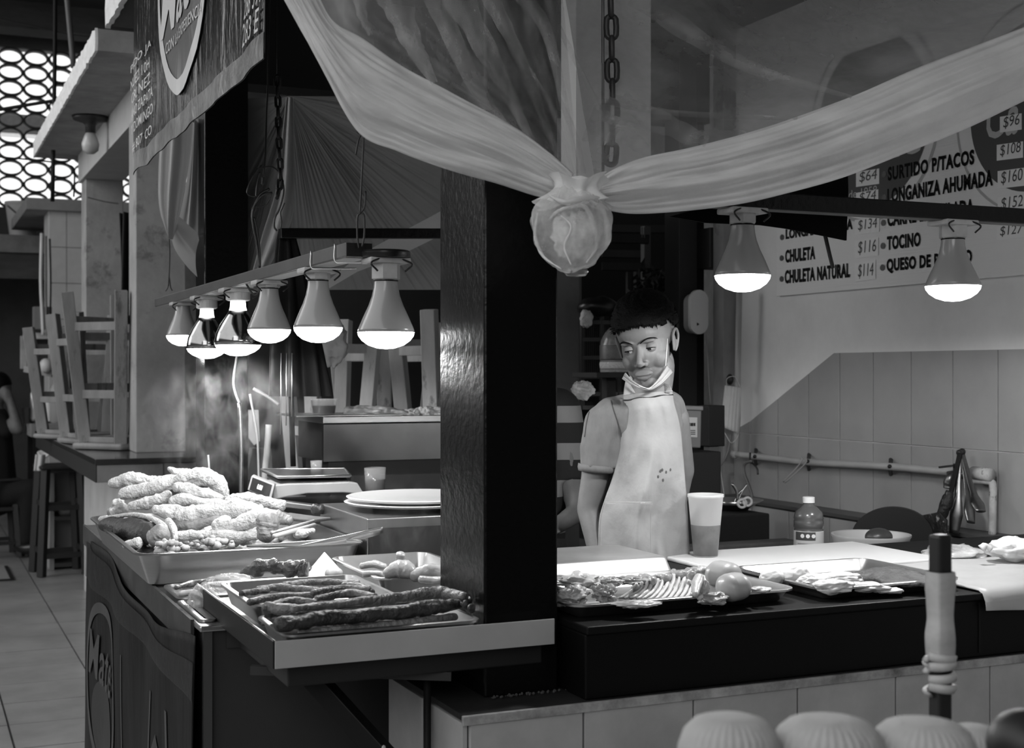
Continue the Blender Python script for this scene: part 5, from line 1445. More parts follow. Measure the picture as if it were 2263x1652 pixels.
MB().ell(W(1160, 765, -.005), (.082, .098, .105), nu=24, nv=16).build('hair', hair_m, w2, smooth=True)
t2 = MB()
capsule(t2, W(1166, 1220), W(1168, 1300), .12, .12)
for s in (-1, 1):
    hip = W(1168 + s * 55, 1300); capsule(t2, hip, Vector((hip.x, hip.y, .48)), .09, .07); t2.tube([Vector((hip.x, hip.y, .48)), Vector((hip.x, hip.y, .1))], [.07, .06], n=14)
organic(t2, 'trousers', M('denim_dark', .02), w2, voxel=.012, smooth_it=3)

# ---- seated customer at the far left, in black
D3 = 10.6
def Q(x, y, q=0): return PD(x, y, D3 - q)
w3 = thing('person', Vector((Q(10, 1000).x, Q(10, 1000).y, 0)), 'seated customer in black clothes at the left border, raising a cup to the mouth', 'person')
b3 = MB()
b3.ell(Q(2, 858), (.085, .10, .115), nu=20, nv=14); capsule(b3, Q(-8, 885), Q(-15, 920), .055, .07)
capsule(b3, Q(-20, 930), Q(-10, 1080), .14, .15)
capsule(b3, Q(5, 940, .1), Q(40, 948, .1), .055, .045); capsule(b3, Q(40, 948, .1), Q(18, 868, .08), .045, .03)
b3.ell(Q(15, 872, .08), (.045, .04, .05))
for k in range(4): capsule(b3, Q(20, 870 + 6 * k, .1), Q(10, 868 + 6 * k, .12), .011, .01, n=8)
capsule(b3, Q(18, 862, .08), Q(12, 856, .1), .012, .01, n=8)
capsule(b3, Q(-10, 1095), Q(68, 1082, .05), .10, .075); capsule(b3, Q(68, 1082, .05), Q(60, 1195, .05), .07, .045)
capsule(b3, Q(-10, 1110, -.15), Q(60, 1092, -.15), .10, .075); capsule(b3, Q(60, 1092, -.15), Q(50, 1190, -.15), .07, .045)
b3.ell(Q(72, 1212, .05), (.12, .05, .045), R=Matrix.Rotation(-YAW, 3, 'Z')); b3.ell(Q(66, 1206, -.15), (.12, .05, .045), R=Matrix.Rotation(-YAW, 3, 'Z'))
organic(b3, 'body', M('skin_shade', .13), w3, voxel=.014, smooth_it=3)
cl = MB()
capsule(cl, Q(-20, 935), Q(-10, 1080), .155, .165); capsule(cl, Q(-5, 935, .1), Q(14, 948, .1), .075, .065)
capsule(cl, Q(-10, 1095), Q(68, 1082, .05), .115, .088); capsule(cl, Q(68, 1082, .05), Q(60, 1190, .05), .085, .06)
capsule(cl, Q(-10, 1110, -.15), Q(60, 1092, -.15), .115, .088); capsule(cl, Q(60, 1092, -.15), Q(50, 1185, -.15), .08, .06)
organic(cl, 'black_clothes', M('cloth_black', .006, .9), w3, voxel=.016, smooth_it=3)
for q_ in (.05, -.15):
    MB().ell(Q(74, 1211, q_), (.15, .06, .055), R=Matrix.Rotation(-YAW, 3, 'Z')).build('shoe', black_plastic, w3, smooth=True)
MB().ell(Q(-2, 850), (.095, .11, .105), nu=20, nv=14).build('hair', hair_m, w3, smooth=True)

# ================================================================== STOOLS
def make_stool(mat, label, leg_len=.70, splay=.06, half=.115, name='wooden_stool', tw=.06):
    t = thing(name, (0, 0, 0), label, 'stool')   # built upside down: seat at z=0
    mb = MB(); n = 20
    mb.bb(-.16, .16, -.16, .16, 0, .03); mb.build('seat', mat, t, bev=.012)
    MB().bb(-.125, .125, -.125, .125, .03, .055).build('seat_frame', mat, t, bev=.003)
    for sx in (-1, 1):
        for sy in (-1, 1):
            a = Vector((sx * half, sy * half, .03)); b = Vector((sx * (half + splay), sy * (half + splay), leg_len))
            MB().bar(a, b, tw, tw).build('leg', mat, t, bev=.003)
    for f in (.35, .78):
        z = leg_len * f; h_ = half + splay * f
        for sx in (-1, 1):
            MB().bar((sx * h_, -h_, z), (sx * h_, h_, z), .018, .038).build('stretcher', mat, t, bev=.002)
            MB().bar((-h_, sx * h_, z + .03), (h_, sx * h_, z + .03), .018, .038).build('stretcher', mat, t, bev=.002)
    return t
st0 = make_stool(cream_wood, 'x')
KT = 1.061
spots = [
 (PZ(160, 967, KT), .5, 'upturned wooden stool farthest left on the far dark counter'),
 (PZ(212, 978, KT), .25, 'second upturned wooden stool from the left on the far dark counter'),
 (PZ(262, 990, KT), .7, 'upturned wooden stool nearest to the plastered column, its leg leaning right'),
]
for i, (p, rz, lb) in enumerate(spots):
    s = st0 if i == 0 else copy_thing(st0)
    s.location = p; s.rotation_euler = (0, 0, rz); s['label'] = lb; s['group'] = 'upturned stools on the far counter'
    s.scale = (1, 1, [.92, 1.0, 1.12][i])
# worktop behind the stall with more stools
kb = thing('rear_counter', (2.0, 5.45, 0), 'dark rear counter behind the steel hood carrying upturned pale stools', 'counter')
MB().bb(1.15, 2.25, 5.1, 6.19, .93, .96).build('worktop', dark_top, kb, bev=.003)
MB().bb(1.2, 2.22, 5.15, 6.15, 0, .93).build('base', black_matt, kb)
pale = M('pale_stool_wood', .5, .6, var=.25, vs=7, stretch=(1, 1, .3), bump=.2, bs=30, spots=.3, ss=12, spotv=.15)
sp0 = make_stool(pale, 'x', leg_len=.72, splay=.05, half=.11)
def at(x, d): p = PD(x, 820, d); return Vector((p.x, p.y, .961))
for i, (p, rz, lb, sc) in enumerate((
 (at(725, 5.55), .15, 'pale upturned stool behind the plastic bag on the steel hood, left one', (.9, .9, .98)),
 (at(850, 6.0), .45, 'pale upturned stool behind the biggest heat lamp', (1, 1, .98)),
 (at(985, 5.62), .12, 'pale upturned stool next to the thick black column', (1, 1, 1.02)))):
    s = sp0 if i == 0 else copy_thing(sp0)
    s.location = p; s.rotation_euler = (0, 0, rz); s['label'] = lb; s['group'] = 'pale upturned stools on the rear counter'; s.scale = sc
# dark upright stools on the floor at the left
dk0 = make_stool(M('stool_dark', .02, .6), 'dark stool standing on the floor beside the far counter with a cloth on it', .78, .035, .12, 'bar_stool', .05)
dk0.rotation_euler = (pi, 0, .1); dk0.location = PD(132, 1010, 9.75); dk0.location.z = .785
dk1 = copy_thing(dk0, label='stool under the seated customer at the left border'); dk1.location = PD(-8, 1100, 10.6); dk1.location.z = .62; dk1.scale = (1, 1, .78)
# folded cloth on that stool
MB().grid(lambda u, v: PD(82 + 62 * u + 4 * sin(v * 9), 992 + 14 * v + 6 * sin(u * 9), 9.72) + Vector((SA, CA, 0)) * .08 * (1 - v), 14, 10).build('cloth', M('cloth_white', .6, .8), smooth=True, solid=.012, label='crumpled white cloth on top of the dark stool', cat='cloth')
MB().grid(lambda u, v: PD(80 + 20 * u - 4 * v, 1004 + 36 * v, 9.62 + .02 * sin(u * 8)), 8, 10).build('cloth', M('cloth_white', .6, .8), smooth=True, solid=.012, label='corner of white cloth hanging down beside the dark stool', cat='cloth')

# ================================================================== FAR LEFT CLUTTER
cab = thing('open_cabinet', PD(160, 1230, 9.9), 'pale open cabinet with bags on its shelf under the far counter', 'cabinet')
p0, p1 = PD(137, 1000, 10.3), PD(189, 1000, 9.9)
cab.location = ((p0.x + p1.x) / 2, (p0.y + p1.y) / 2, 0)
cx_, cy_ = cab.location.x, cab.location.y
MB().bb(cx_ - .16, cx_ + .25, cy_ + .15, cy_ + .18, 0, .74).build('back_panel', M('cabinet_pale', .42, .6), cab)
MB().bb(cx_ - .18, cx_ - .15, cy_ - .15, cy_ + .18, 0, .74).build('side_panel', M('cabinet_pale', .42), cab, bev=.002)
MB().bb(cx_ - .15, cx_ + .25, cy_ - .15, cy_ + .15, .36, .39).build('shelf', M('cabinet_dark', .06, .6), cab, bev=.002)
MB().bb(cx_ - .15, cx_ + .25, cy_ - .15, cy_ + .15, .02, .05).build('bottom', M('cabinet_dark', .06), cab)
MB().bb(cx_ - .18, cx_ + .25, cy_ - .15, cy_ + .18, .72, .75).build('top', M('cabinet_dark', .06), cab)
for k, lb in ((0, 'small white plastic bag at the left on the cabinet shelf'), (1, 'small white plastic bag at the right on the cabinet shelf')):
    MB().ell((cx_ - .07 + .15 * k, cy_ - .02, .44), (.06, .05, .055), nu=18, nv=12, amp=.02, freq=14, seed=k).build('plastic_bag', M('bag_white', .6, .4), smooth=True, label=lb, cat='bag')
MB().ell(PZ(97, 1241, .025), (.03, .03, .02), nu=10, nv=6, amp=.01, freq=30).build('paper_scrap', white_plastic, smooth=True, label='crumpled scrap of paper on the floor beside the dark stool', cat='litter')
fr_ = thing('floor_mat', PZ(15, 1272, .002), 'pale mat with a dark edge on the floor at the left border', 'mat')
q0 = PZ(18, 1256, .002); q1 = PZ(30, 1281, .002)
MB().bb(q1.x - 1.0, q1.x, q1.y, q0.y + .1, .0015, .006).build('mat', M('mat_pale', .3, .6), fr_)
MB().bb(q1.x - .02, q1.x + .004, q1.y - .01, q0.y + .1, .0015, .012).build('edge', black_matt, fr_)
MB().bb(q1.x - 1.0, q1.x + .004, q1.y - .02, q1.y + .01, .0015, .012).build('edge', black_matt, fr_)
# bucket on the ledge
bk_ = thing('bucket', PD(50, 533, 13.6), 'pale plastic bucket standing on the high ledge at the left', 'bucket')
bl = Vector((PY(50, 533, 14.6).x, 14.6, 2.771)); bk_.location = bl
MB().lathe([(.12, 0), (.165, .36), (.175, .36), (.175, .39), (.16, .39), (.115, .01)], bl, 28).build('shell', M('bucket_pale', .55, .5, var=.1, vs=5), bk_, smooth=True, auto=True)
MB().tube([bl + Vector((-.15, -.09, .34)), bl + Vector((-.03, -.18, .24)), bl + Vector((.10, -.15, .32))], .006, n=6, seg=14).build('handle', wire_m, bk_, smooth=True)
# clutter shelf on the white pillar
ms = thing('wall_cabinet', PD(85, 780, 10.9), 'small dark open cupboard with a pale frame on the tiled pillar', 'cupboard')
for a, b in (((52, 742), (52, 815)), ((52, 742), (116, 742)), ((54, 815), (116, 826)), ((114, 742), (114, 828))):
    MB().bar(PD(a[0], a[1], 10.9), PD(b[0], b[1], 10.9), .04, .05).build('frame', M('frame_pale', .4, .6, var=.3, vs=9), ms, bev=.004)
MB().prism([PD(x, y, 11.0) for x, y in ((52, 742), (114, 742), (114, 828), (52, 820))], Vector((.005, .02, 0))).build('back_panel', black_matt, ms)
MB().ell(PD(101, 808, 10.85), (.05, .05, .06), nu=14, nv=10).build('white_jar', white_plastic, ms, smooth=True)
for k, (x, y, r, h, v, lb) in enumerate(((82, 930, .055, .30, .3, 'steel juicer body on the table below the dark cupboard'), (107, 930, .03, .16, .55, 'small pale cup beside the steel juicer'), (128, 935, .06, .38, .38, 'tall pale bottle in front of the tiled pillar'), (63, 935, .05, .12, .05, 'low dark pot left of the steel juicer'))):
    p = PD(x, y, 10.4)
    o = MB().lathe([(r * .8, 0), (r, .02), (r, h * .7), (r * .5, h * .85), (r * .4, h), (0, h)] if k in (0, 2) else [(r * .8, 0), (r, h), (r * .9, h), (r * .7, .01)], p, 20).build(['juicer', 'cup', 'bottle', 'pot'][k], [steel, white_plastic, M('bottle_pale', .4, .2, alpha=.75), black_plastic][k], smooth=True, auto=True, label=lb, cat=['juicer', 'cup', 'bottle', 'pot'][k])
p = PD(60, 965, 10.5)
tb = thing('side_table', (p.x, p.y, 0), 'small concrete topped table behind the far counter at the left', 'table')
zt_ = PD(60, 934, 10.4).z
MB().bb(p.x - .0, p.x + .45, p.y - .35, p.y + .25, zt_ - .10, zt_ - .002).build('top', concrete, tb, bev=.006)
for sx in (.04, .4):
    for sy in (-.3, .2): MB().bb(p.x + sx - .02, p.x + sx + .02, p.y + sy - .02, p.y + sy + .02, 0, zt_ - .10).build('leg', black_steel, tb)
pdm = PD(93, 700, 10.8)
MB().bb(pdm.x - .07, pdm.x + .07, pdm.y - .05, pdm.y + .05, pdm.z - .10, pdm.z + .08).build('meter_box', M('meter', .2, .5), label='small grey meter box on the pillar edge above the dark cupboard', cat='box', bev=.005)
for k in range(3):
    wire('conduit', [PD(92 + 9 * k, 515 + 6 * k, 10.75), PD(90 + 11 * k, 620, 10.75), PD(93 + 9 * k, 690 + 10 * k, 10.75), PD(95 + 9 * k, 740, 10.75)], .014 - .003 * k, [white_plastic, concrete, black_steel][k], ['white conduit pipe down the pillar edge, left one', 'grey conduit pipe down the pillar edge, middle one', 'dark cable down the pillar edge, right one'][k], 'pipe', seg=12)
dc = MB().grid(lambda u, v: PD(264 + 38 * u, 470 + 250 * v, 7.9) + Vector((SA, CA, 0)) * .05 * sin(u * 12 + v * 2), 20, 10).build('dark_curtain', M('curtain_dark', .02, .8), smooth=True, solid=.004, label='dark curtain hanging between the two plastered columns', cat='curtain')
# lamp under the canopy
cl_ = thing('ceiling_bulb', PZ(200, 256, 2.85), 'bare bulb in a round holder under the concrete canopy', 'lamp')
pb_ = PZ(200, 258, 2.849)
MB().lathe([(.10, 0), (.09, -.02), (.04, -.035), (.028, -.05), (.028, -.09)], pb_, 24).build('holder', M('holder_dark', .03, .4), cl_, smooth=True)
MB().lathe([(.025, -.088), (.035, -.11), (.048, -.15), (.042, -.185), (.02, -.203), (0, -.206)], pb_, 24).build('glass_bulb', M('bulb_off', .5, .2), cl_, smooth=True)

# ================================================================== MIDDLE: SCALE, BOXES, HOOD
sb2 = thing('steel_box', (1.25, 3.43, .951), 'sheet steel box behind the chicken pan carrying a pile of plates', 'box')
MB().bb(1.035, 1.44, 3.22, 3.64, .951, 1.085).build('shell', M('box_steel', .25, .38, metal=1, var=.15, vs=5), sb2, bev=.003)
MB().bb(1.04, 1.43, 3.216, 3.22, .96, 1.06).build('front_opening', black_matt, sb2)
for k, lb in enumerate(('lower white plate on the steel box', 'upper white plate with a wet sheen on the steel box')):
    MB().lathe([(.11, 0), (.13, .004), (.185, .014), (.19, .019), (.185, .021), (.13, .008), (0, .007)], (1.235 + .006 * k, 3.42, 1.086 + .013 * k), 48).build('plate', M('plate_white', .7, .15), smooth=True, auto=True, label=lb, cat='plate')
MB().bb(.955, 1.42, 4.14, 4.45, .951, 1.03).build('dark_box', black_matt, label='low dark box under the kitchen scale', cat='box', bev=.004)
sc = thing('kitchen_scale', (1.15, 4.28, 1.03), 'white retail scale with a steel plate and a display at its left front', 'scale')
def S_(x, y, d): return PD(x, y, d)
white_p = M('scale_white', .4, .35)
mb = MB()
lo = [(604, 1105, 4.18), (632, 1098, 4.18), (680, 1090, 4.18), (760, 1088, 4.18), (806, 1092, 4.18)]
hi = [(600, 1072, 4.18), (640, 1068, 4.18), (700, 1067, 4.18), (770, 1064, 4.18), (790, 1066, 4.18)]
F1 = [PD(*p) for p in lo] + [PD(*p) for p in reversed(hi)]
mb.prism(F1, Vector((0, .19, 0))); mb.build('body', white_p, sc, bev=.004)
mb = MB(); quad = [PD(556, 1050, 4.30), PD(607, 1070, 4.14), PD(598, 1105, 4.13), PD(547, 1083, 4.29)]
mb.prism(quad, Vector((.02, .06, .0))); mb.build('display_housing', white_p, sc, bev=.004)
nrm = ((quad[1] - quad[0]).cross(quad[3] - quad[0])).normalized()
if nrm.dot(Vector((-SA, -CA, 0))) < 0: nrm = -nrm
c_ = (quad[0] + quad[1] + quad[2] + quad[3]) / 4
mb = MB(); mb.prism([c_ + (q - c_) * .82 + nrm * .002 for q in quad], -nrm * .002); mb.build('display_window', M('display_dark', .03, .15), sc)
xd = (quad[1] - quad[0]).normalized(); yd = (quad[0] - quad[3]).normalized()
ps = c_ - xd * .022 - yd * .008 + nrm * .003
vs, fs = text_mesh('0.000', .016, .04, .01, .2)
mb = MB(); mb.add([ps + xd * v.x + yd * v.y for v in vs], fs); mb.build('digits', M('digits', .9, .3, emit=1.2), sc)
mb = MB(); T = [PD(577, 1037, 4.45), PD(614, 1052, 4.20), PD(775, 1049, 4.20), PD(760, 1034, 4.45)]
mb.prism(T, Vector((0, 0, -.008))); mb.build('weighing_plate', steel, sc, bev=.003)
MB().tube([PD(577, 1037, 4.45), PD(614, 1053, 4.19), PD(775, 1050, 4.19), PD(760, 1035, 4.45)], .004, n=8, closed=True).build('plate_rim', aluminium, sc, smooth=True)
mb = MB(); T = [PD(590, 1052, 4.40), PD(620, 1068, 4.2), PD(770, 1066, 4.2), PD(755, 1048, 4.4)]
mb.prism(T, Vector((0, 0, .006))); mb.build('dark_gap', black_matt, sc)
def glass(name, px, py_, d, h, r, fill, label):
    c = PD(px, py_, d); t = thing(name, c, label, 'glass')
    MB().lathe([(r * .85, 0), (r, h), (r * .95, h), (r * .8, .004), (0, .004)], c, 28).build('wall', M('clear_glass', .8, .08, alpha=.25, spec=1), t, smooth=True)
    MB().lathe([(0, .005), (r * .8, .005), (r * .93, h * fill), (0, h * fill)], c, 28).build('dark_drink', M('cola', .006, .15), t, smooth=True, auto=True)
    return t
glass('drinking_glass', 829, 1100, 4.45, .10, .036, .62, 'glass of dark drink right of the scale')
glass('drinking_glass', 699, 1044, 4.5, .04, .02, .2, 'small clear glass standing behind the scale plate')
hd = thing('steel_hood', (1.9, 4.6, 1.14), 'long brushed steel hood with a ledge between the left lamps and the column', 'hood')
HY_ = 4.5
x0 = PY(715, 1000, HY_).x; z0 = PY(715, 1020, HY_).z; z1 = PY(715, 938, HY_).z; z2 = PY(715, 928, HY_).z
MB().bb(x0, 2.1, HY_, HY_ + .02, z0, z1).build('front_panel', M('hood_steel', .32, .22, metal=1, var=.25, vs=2.5, bump=.05, bs=3), hd)
MB().bb(x0 - .004, 2.1, HY_ - .01, HY_ + .35, z1 + .004, z2 + .012).build('ledge', steel, hd, bev=.002)
MB().bb(x0, 2.1, HY_ + .02, HY_ + .33, z0, z1 + .004).build('inner_box', black_matt, hd)
MB().bb(x0 + .02, 2.1, HY_ + .01, HY_ + .3, .0, z0 - .001).build('dark_base', M('base_black', .010, .5), hd)
MB().bb(x0 + .1, 2.05, HY_ - .02, HY_ + .01, .95, z0 - .05).build('lower_shelf_panel', M('panel_dim', .04, .5), hd)
zt2 = z2 + .012
MB().bb(x0 - .10, x0 + .28, HY_ - .02, HY_ + .26, zt2, zt2 + .006).build('glass_tray', steel, label='thin steel tray under the plastic container on the hood', cat='tray', bev=.002)
pc_ = PY(716, 911, HY_ + .08); pc_ = Vector((pc_.x, pc_.y, zt2 + .006))
ct = thing('plastic_container', pc_, 'clear round container with dark sauce on the steel tray', 'container')
MB().lathe([(.038, 0), (.046, .05), (.049, .05), (.049, .053), (.044, .053), (.036, .003), (0, .003)], pc_, 36).build('wall', M('clear_glass', .8), ct, smooth=True)
MB().lathe([(0, .004), (.037, .004), (.041, .030), (0, .030)], pc_, 36).build('sauce', M('cola', .006), ct, smooth=True, auto=True)
def clothy(name, pts_lo, pts_hi, Y, amp, mat, label, cat, seed, nd=.1):
    lo_, hi_ = curve_y(pts_lo), curve_y(pts_hi)
    def f(u, v):
        p = lo_(u).lerp(hi_(u), v); return PY(p.x, p.y, Y + nd * v) + Vector((-SA, -CA, .3)) * amp * noise.fractal(Vector((u * 5 + seed, v * 3, seed)), 1, 2, 4)
    return MB().grid(f, 60, 20).build(name, mat, smooth=True, solid=.003, label=label, cat=cat)
clothy('plastic_bag', [(748, 930), (800, 931), (850, 928), (905, 922), (930, 915)], [(764, 897), (800, 895), (850, 899), (890, 903), (925, 908)], HY_ + .02, .03, M('bag_grey', .45, .35, alpha=.85, bump=.4, bs=20), 'flat pale plastic bag lying on the hood ledge', 'bag', 3)
clothy('towel', [(900, 924), (930, 932), (960, 925), (1000, 920)], [(905, 906), (935, 898), (965, 900), (1000, 898)], HY_ + .0, .02, M('towel', .6, .9, bump=.8, bs=120), 'white towel at the right end of the hood ledge', 'towel', 9)
# hanging pale bag above the hood
MB().grid(bag_fn(727, 760, 4.7, 42, 48, 21, .4), 50, 30).build('plastic_bag', M('bag_pale', .42, .45, alpha=.95, bump=.4, bs=25), smooth=True, label='pale plastic bag hanging behind the second heat lamp', cat='bag')
# utensils behind the steam
for k, (pts, r, m_, lb, nm) in enumerate((
 ([(525, 780, 4.5), (516, 840, 4.5), (521, 870, 4.5), (529, 890, 4.5)], .004, M('tube_pale', .35, .4), 'bent pale tube hanging under the mirrored lamp', 'tube'),
 ([(529, 890, 4.5), (533, 980, 4.5), (533, 1062, 4.5), (533, 1149, 4.5)], .007, steel, 'upright shining steel rod in the steam', 'rod'),
 ([(552, 870, 4.55), (568, 960, 4.55), (572, 1050, 4.55), (578, 1148, 4.52)], .004, M('tube_pale', .35), 'thin pale stick leaning behind the scale', 'stick'),
 ([(594, 938, 4.6), (590, 1000, 4.6), (586, 1040, 4.6), (582, 1145, 4.55)], .011, M('stick_pale', .4, .5), 'thick pale handle standing behind the scale', 'handle'),
 ([(460, 1005, 4.3), (462, 1030, 4.3), (462, 1045, 4.3), (462, 1168, 4.3)], .003, white_plastic, 'short white candle like peg behind the pork rinds', 'peg'),
 ([(560, 858, 4.4), (590, 875, 4.4), (616, 893, 4.4)], .005, grey_paint, 'pale curved bar in the steam behind the lamps', 'bar'))):
    wire(nm, [PD(*p) for p in pts], r, m_, lb, nm, n=8)
MB().prism([PD(x, y, 4.7) for x, y in ((545, 905), (572, 905), (575, 975), (562, 984), (546, 965))], Vector((0, .01, 0))).build('cutting_board', M('board_white2', .28, .4), label='small white cutting board standing on edge in the steam', cat='cutting board', bev=.003)
MB().prism([PD(x, y, 4.85) for x, y in ((558, 990), (600, 990), (604, 1060), (545, 1060))], Vector((0, .05, 0))).build('tiled_block', M('counter_edge', .14), label='low grey block behind the scale at the left', cat='block', bev=.003)
gm = thing('dark_grinder', PD(690, 1100, 4.35), 'dark oily machine part lying in front of the scale', 'machine')
MB().bar(PD(620, 1112, 4.15), PD(700, 1122, 4.1), .03, .02).build('arm', steel, gm, bev=.004)
MB().ell(PD(704, 1125, 3.72), (.02, .02, .016), nu=14, nv=10, amp=.008, freq=50).build('knob', dark_meat, gm, smooth=True)

# ================================================================== BACKGROUND RIGHT OF THE COLUMN
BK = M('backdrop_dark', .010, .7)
bx = thing('dark_partition', PD(1560, 1000, 5.2), 'black painted partition behind the boy with meter box and bell on it', 'partition')
a0 = PY(1485, 900, 4.95); a1 = PY(1640, 900, 4.95)
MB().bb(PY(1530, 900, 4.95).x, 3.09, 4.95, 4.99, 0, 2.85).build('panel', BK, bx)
MB().bb(PY(1490, 900, 4.9).x, PY(1530, 900, 4.9).x, 4.86, 4.98, 0, 2.85).build('post', M('post_dark', .022, .6), bx, bev=.003)
MB().bb(WX - .06, WX + .02, 4.72, 4.80, 0, 2.85).build('wall_end_post', plaster_old, bx, bev=.003)
eb = thing('electric_box', PY(1582, 590, 4.9), 'grey electric switch box high on the black partition', 'box')
A_, B_ = PY(1552, 505, 4.9), PY(1616, 596, 4.9)
MB().bb(A_.x, B_.x + .02, 4.84, 4.948, B_.z, A_.z).build('case', M('case_grey', .07, .5), eb, bev=.004)
MB().bb(A_.x + .035, B_.x + .015, 4.835, 4.84, B_.z + .01, A_.z - .012).build('door', M('case_grey2', .09, .5), eb, bev=.002)
MB().bb(A_.x + .05, B_.x + .0, 4.832, 4.835, A_.z - .055, A_.z - .025).build('label_sticker', M('sticker', .2, .5), eb)
MB().bb(A_.x + .075, A_.x + .092, 4.828, 4.835, B_.z + .05, B_.z + .10).build('switch', black_plastic, eb, bev=.002)
# door bell
bl_ = thing('door_bell', PY(1545, 690, 4.84), 'white oval door bell with a cord on the dark post', 'door bell')
def capsule_plate(cx0, cy0, w0, h0, Y, th, mat, parent, name):
    pts = []; c1 = PY(cx0, cy0 - h0 / 2 + w0 / 2, Y); c2_ = PY(cx0, cy0 + h0 / 2 - w0 / 2, Y); r = (PY(cx0 + w0 / 2, cy0, Y) - PY(cx0 - w0 / 2, cy0, Y)).length / 2
    for k in range(13): q = pi * k / 12; pts.append(c1 + Vector((cos(q) * r, 0, sin(q) * r)))
    for k in range(13): q = pi + pi * k / 12; pts.append(c2_ + Vector((cos(q) * r, 0, sin(q) * r)))
    MB().prism(pts, Vector((0, th, 0))).build(name, mat, parent, bev=.002)
capsule_plate(1546, 689, 40, 92, 4.79, .02, M('bell_white', .88, .4), bl_, 'front_shell')
capsule_plate(1541, 692, 34, 82, 4.81, .05, M('bell_back', .5, .4), bl_, 'back_shell')
c_ = PY(1543, 716, 4.788); mb = MB(); mb.prism([c_ + Vector((-.005, 0, .006)), c_ + Vector((-.005, 0, -.006)), c_ + Vector((.006, 0, 0))], Vector((0, .001, 0))); mb.build('play_mark', black_matt, bl_)
wire('bell_cord', [PY(1558, 733, 4.82), PY(1563, 770, 4.86), PY(1566, 830, 4.87), PY(1570, 892, 4.9)], .0025, white_plastic, 'white cord running down from the door bell', 'cord')
MB().ell(PY(1530, 832, 4.93), (.006, .003, .012)).build('paint_chip', white_plastic, smooth=True, label='white paint chip on the black partition below the bell', cat='chip')
# pale square column
column('pale_column', PY(1215, 800, 5.0).x, PY(1281, 800, 5.0).x, 5.0, 5.25, 0, 2.2, 'pale grey square column between the black column and the boy', M('col_pale', .16, .7, var=.2, vs=3, bump=.2, bs=20))
# further dark racks
rk2 = thing('dark_rack', PD(1390, 700, 6.2), 'dark rack with hanging rails far behind the boy', 'rack')
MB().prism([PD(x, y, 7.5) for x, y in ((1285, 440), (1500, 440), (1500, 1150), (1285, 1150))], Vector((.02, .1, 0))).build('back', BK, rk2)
for y, x0_, x1_, d, m_ in ((527, 1350, 1434, 6.1, black_matt), (588, 1330, 1425, 6.4, BK), (505, 1340, 1500, 6.9, M('rail_dim', .03, .6)), (560, 1330, 1420, 6.8, M('rail_dim', .03))):
    MB().bar(PD(x0_, y, d), PD(x1_, y + 2, d), .05, .04).build('rail', m_, rk2, bev=.003)
for x, d, w0, v in ((1427, 6.5, .035, .16), (1484, 6.5, .028, .13), (1409, 6.6, .03, .05), (1389, 6.4, .02, .04)):
    y0_, y1_ = (500, 628) if x > 1420 else (600, 660)
    MB().bar(PD(x, y0_, d), PD(x, y1_, d), w0, w0, up=(0, 1, 0)).build('upright', M('upright_%d' % int(v * 100), v, .6), rk2)
for x in (1419, 1424): MB().tube([PD(x, 502, 6.05), PD(x, 525, 6.05)], .003, n=5).build('hook', wire_m, rk2)
pt = thing('potted_plant', PD(1440, 665, 6.0), 'dark leafy plant behind the top of the boy\'s hair', 'plant')
lf = MB(); rng = random.Random(3)
for k in range(150):
    c = PD(1442 + rng.gauss(0, 22), 634 + rng.gauss(0, 18), 6.0 + rng.uniform(-.1, .1)); d = Vector((rng.gauss(0, 1), rng.gauss(0, .6), rng.gauss(.2, 1))).normalized(); s = d.cross(Vector((.3, .5, .8))).normalized() * .008
    lf.add([c - s * .3, c + d * .022 + s, c + d * .05, c + d * .022 - s], [(0, 1, 2), (0, 2, 3)])
lf.build('foliage', M('leaf_dark', .02, .6), pt, kind='stuff')
MB().lathe([(.04, 0), (.055, .09), (.05, .09), (.037, .01)], PD(1440, 700, 6.0), 20).build('pot', black_plastic, pt, smooth=True)
# stacked black crates with stuff on top
cr_ = thing('plastic_crate', PD(1325, 900, 5.6), 'black slatted plastic crate behind the boy\'s shoulder', 'crate')
cm = M('crate_black', .022, .55)
Dc = 5.5
for x in (1287, 1330, 1368, 1400): MB().bar(PD(x, 692, Dc), PD(x, 900, Dc), .016, .012, up=(0, 1, 0)).build('upright', cm, cr_)
for y in (692, 712, 750, 790, 832, 870, 900): MB().bar(PD(1287, y, Dc), PD(1400, y, Dc), .012, .016).build('rail', cm, cr_)
sl2 = MB()
for k in range(26):
    for ya, yb in ((714, 748), (752, 788), (793, 830)): sl2.bar(PD(1290 + 4.3 * k, ya, Dc + .01), PD(1290 + 4.3 * k, yb, Dc + .01), .003, .003, up=(0, 1, 0))
sl2.build('slats', cm, cr_, kind='stuff')
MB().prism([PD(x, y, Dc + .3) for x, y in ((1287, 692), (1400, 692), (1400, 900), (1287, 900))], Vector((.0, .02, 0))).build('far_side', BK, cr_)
MB().ell(PD(1322, 678, 5.5), (.09, .06, .04), nu=20, nv=12, amp=.012, freq=20).build('black_bag', black_plastic, smooth=True, label='shiny black bag lying on top of the black crate', cat='bag')
MB().grid(bag_fn(1295, 704, 5.4, 15, 20, 30, .5), 24, 14).build('striped_cloth', M('towel', .35), smooth=True, label='small pale striped cloth at the corner of the black crate', cat='cloth')
pj0 = PD(1365, 822, 5.05); MB().bb(pj0.x - .14, pj0.x + .14, pj0.y - .1, pj0.y + .1, pj0.z - .02, pj0.z - .001).bb(pj0.x - .02, pj0.x + .02, pj0.y + .05, pj0.y + .09, 0, pj0.z - .02).build('jug_shelf', BK, label='black shelf board under the clear water jug', cat='shelf', bev=.002)
jg = thing('water_jug', PD(1352, 822, 5.0), 'clear water jug behind the boy\'s cheek', 'jug')
pj = PD(1365, 822, 5.05)
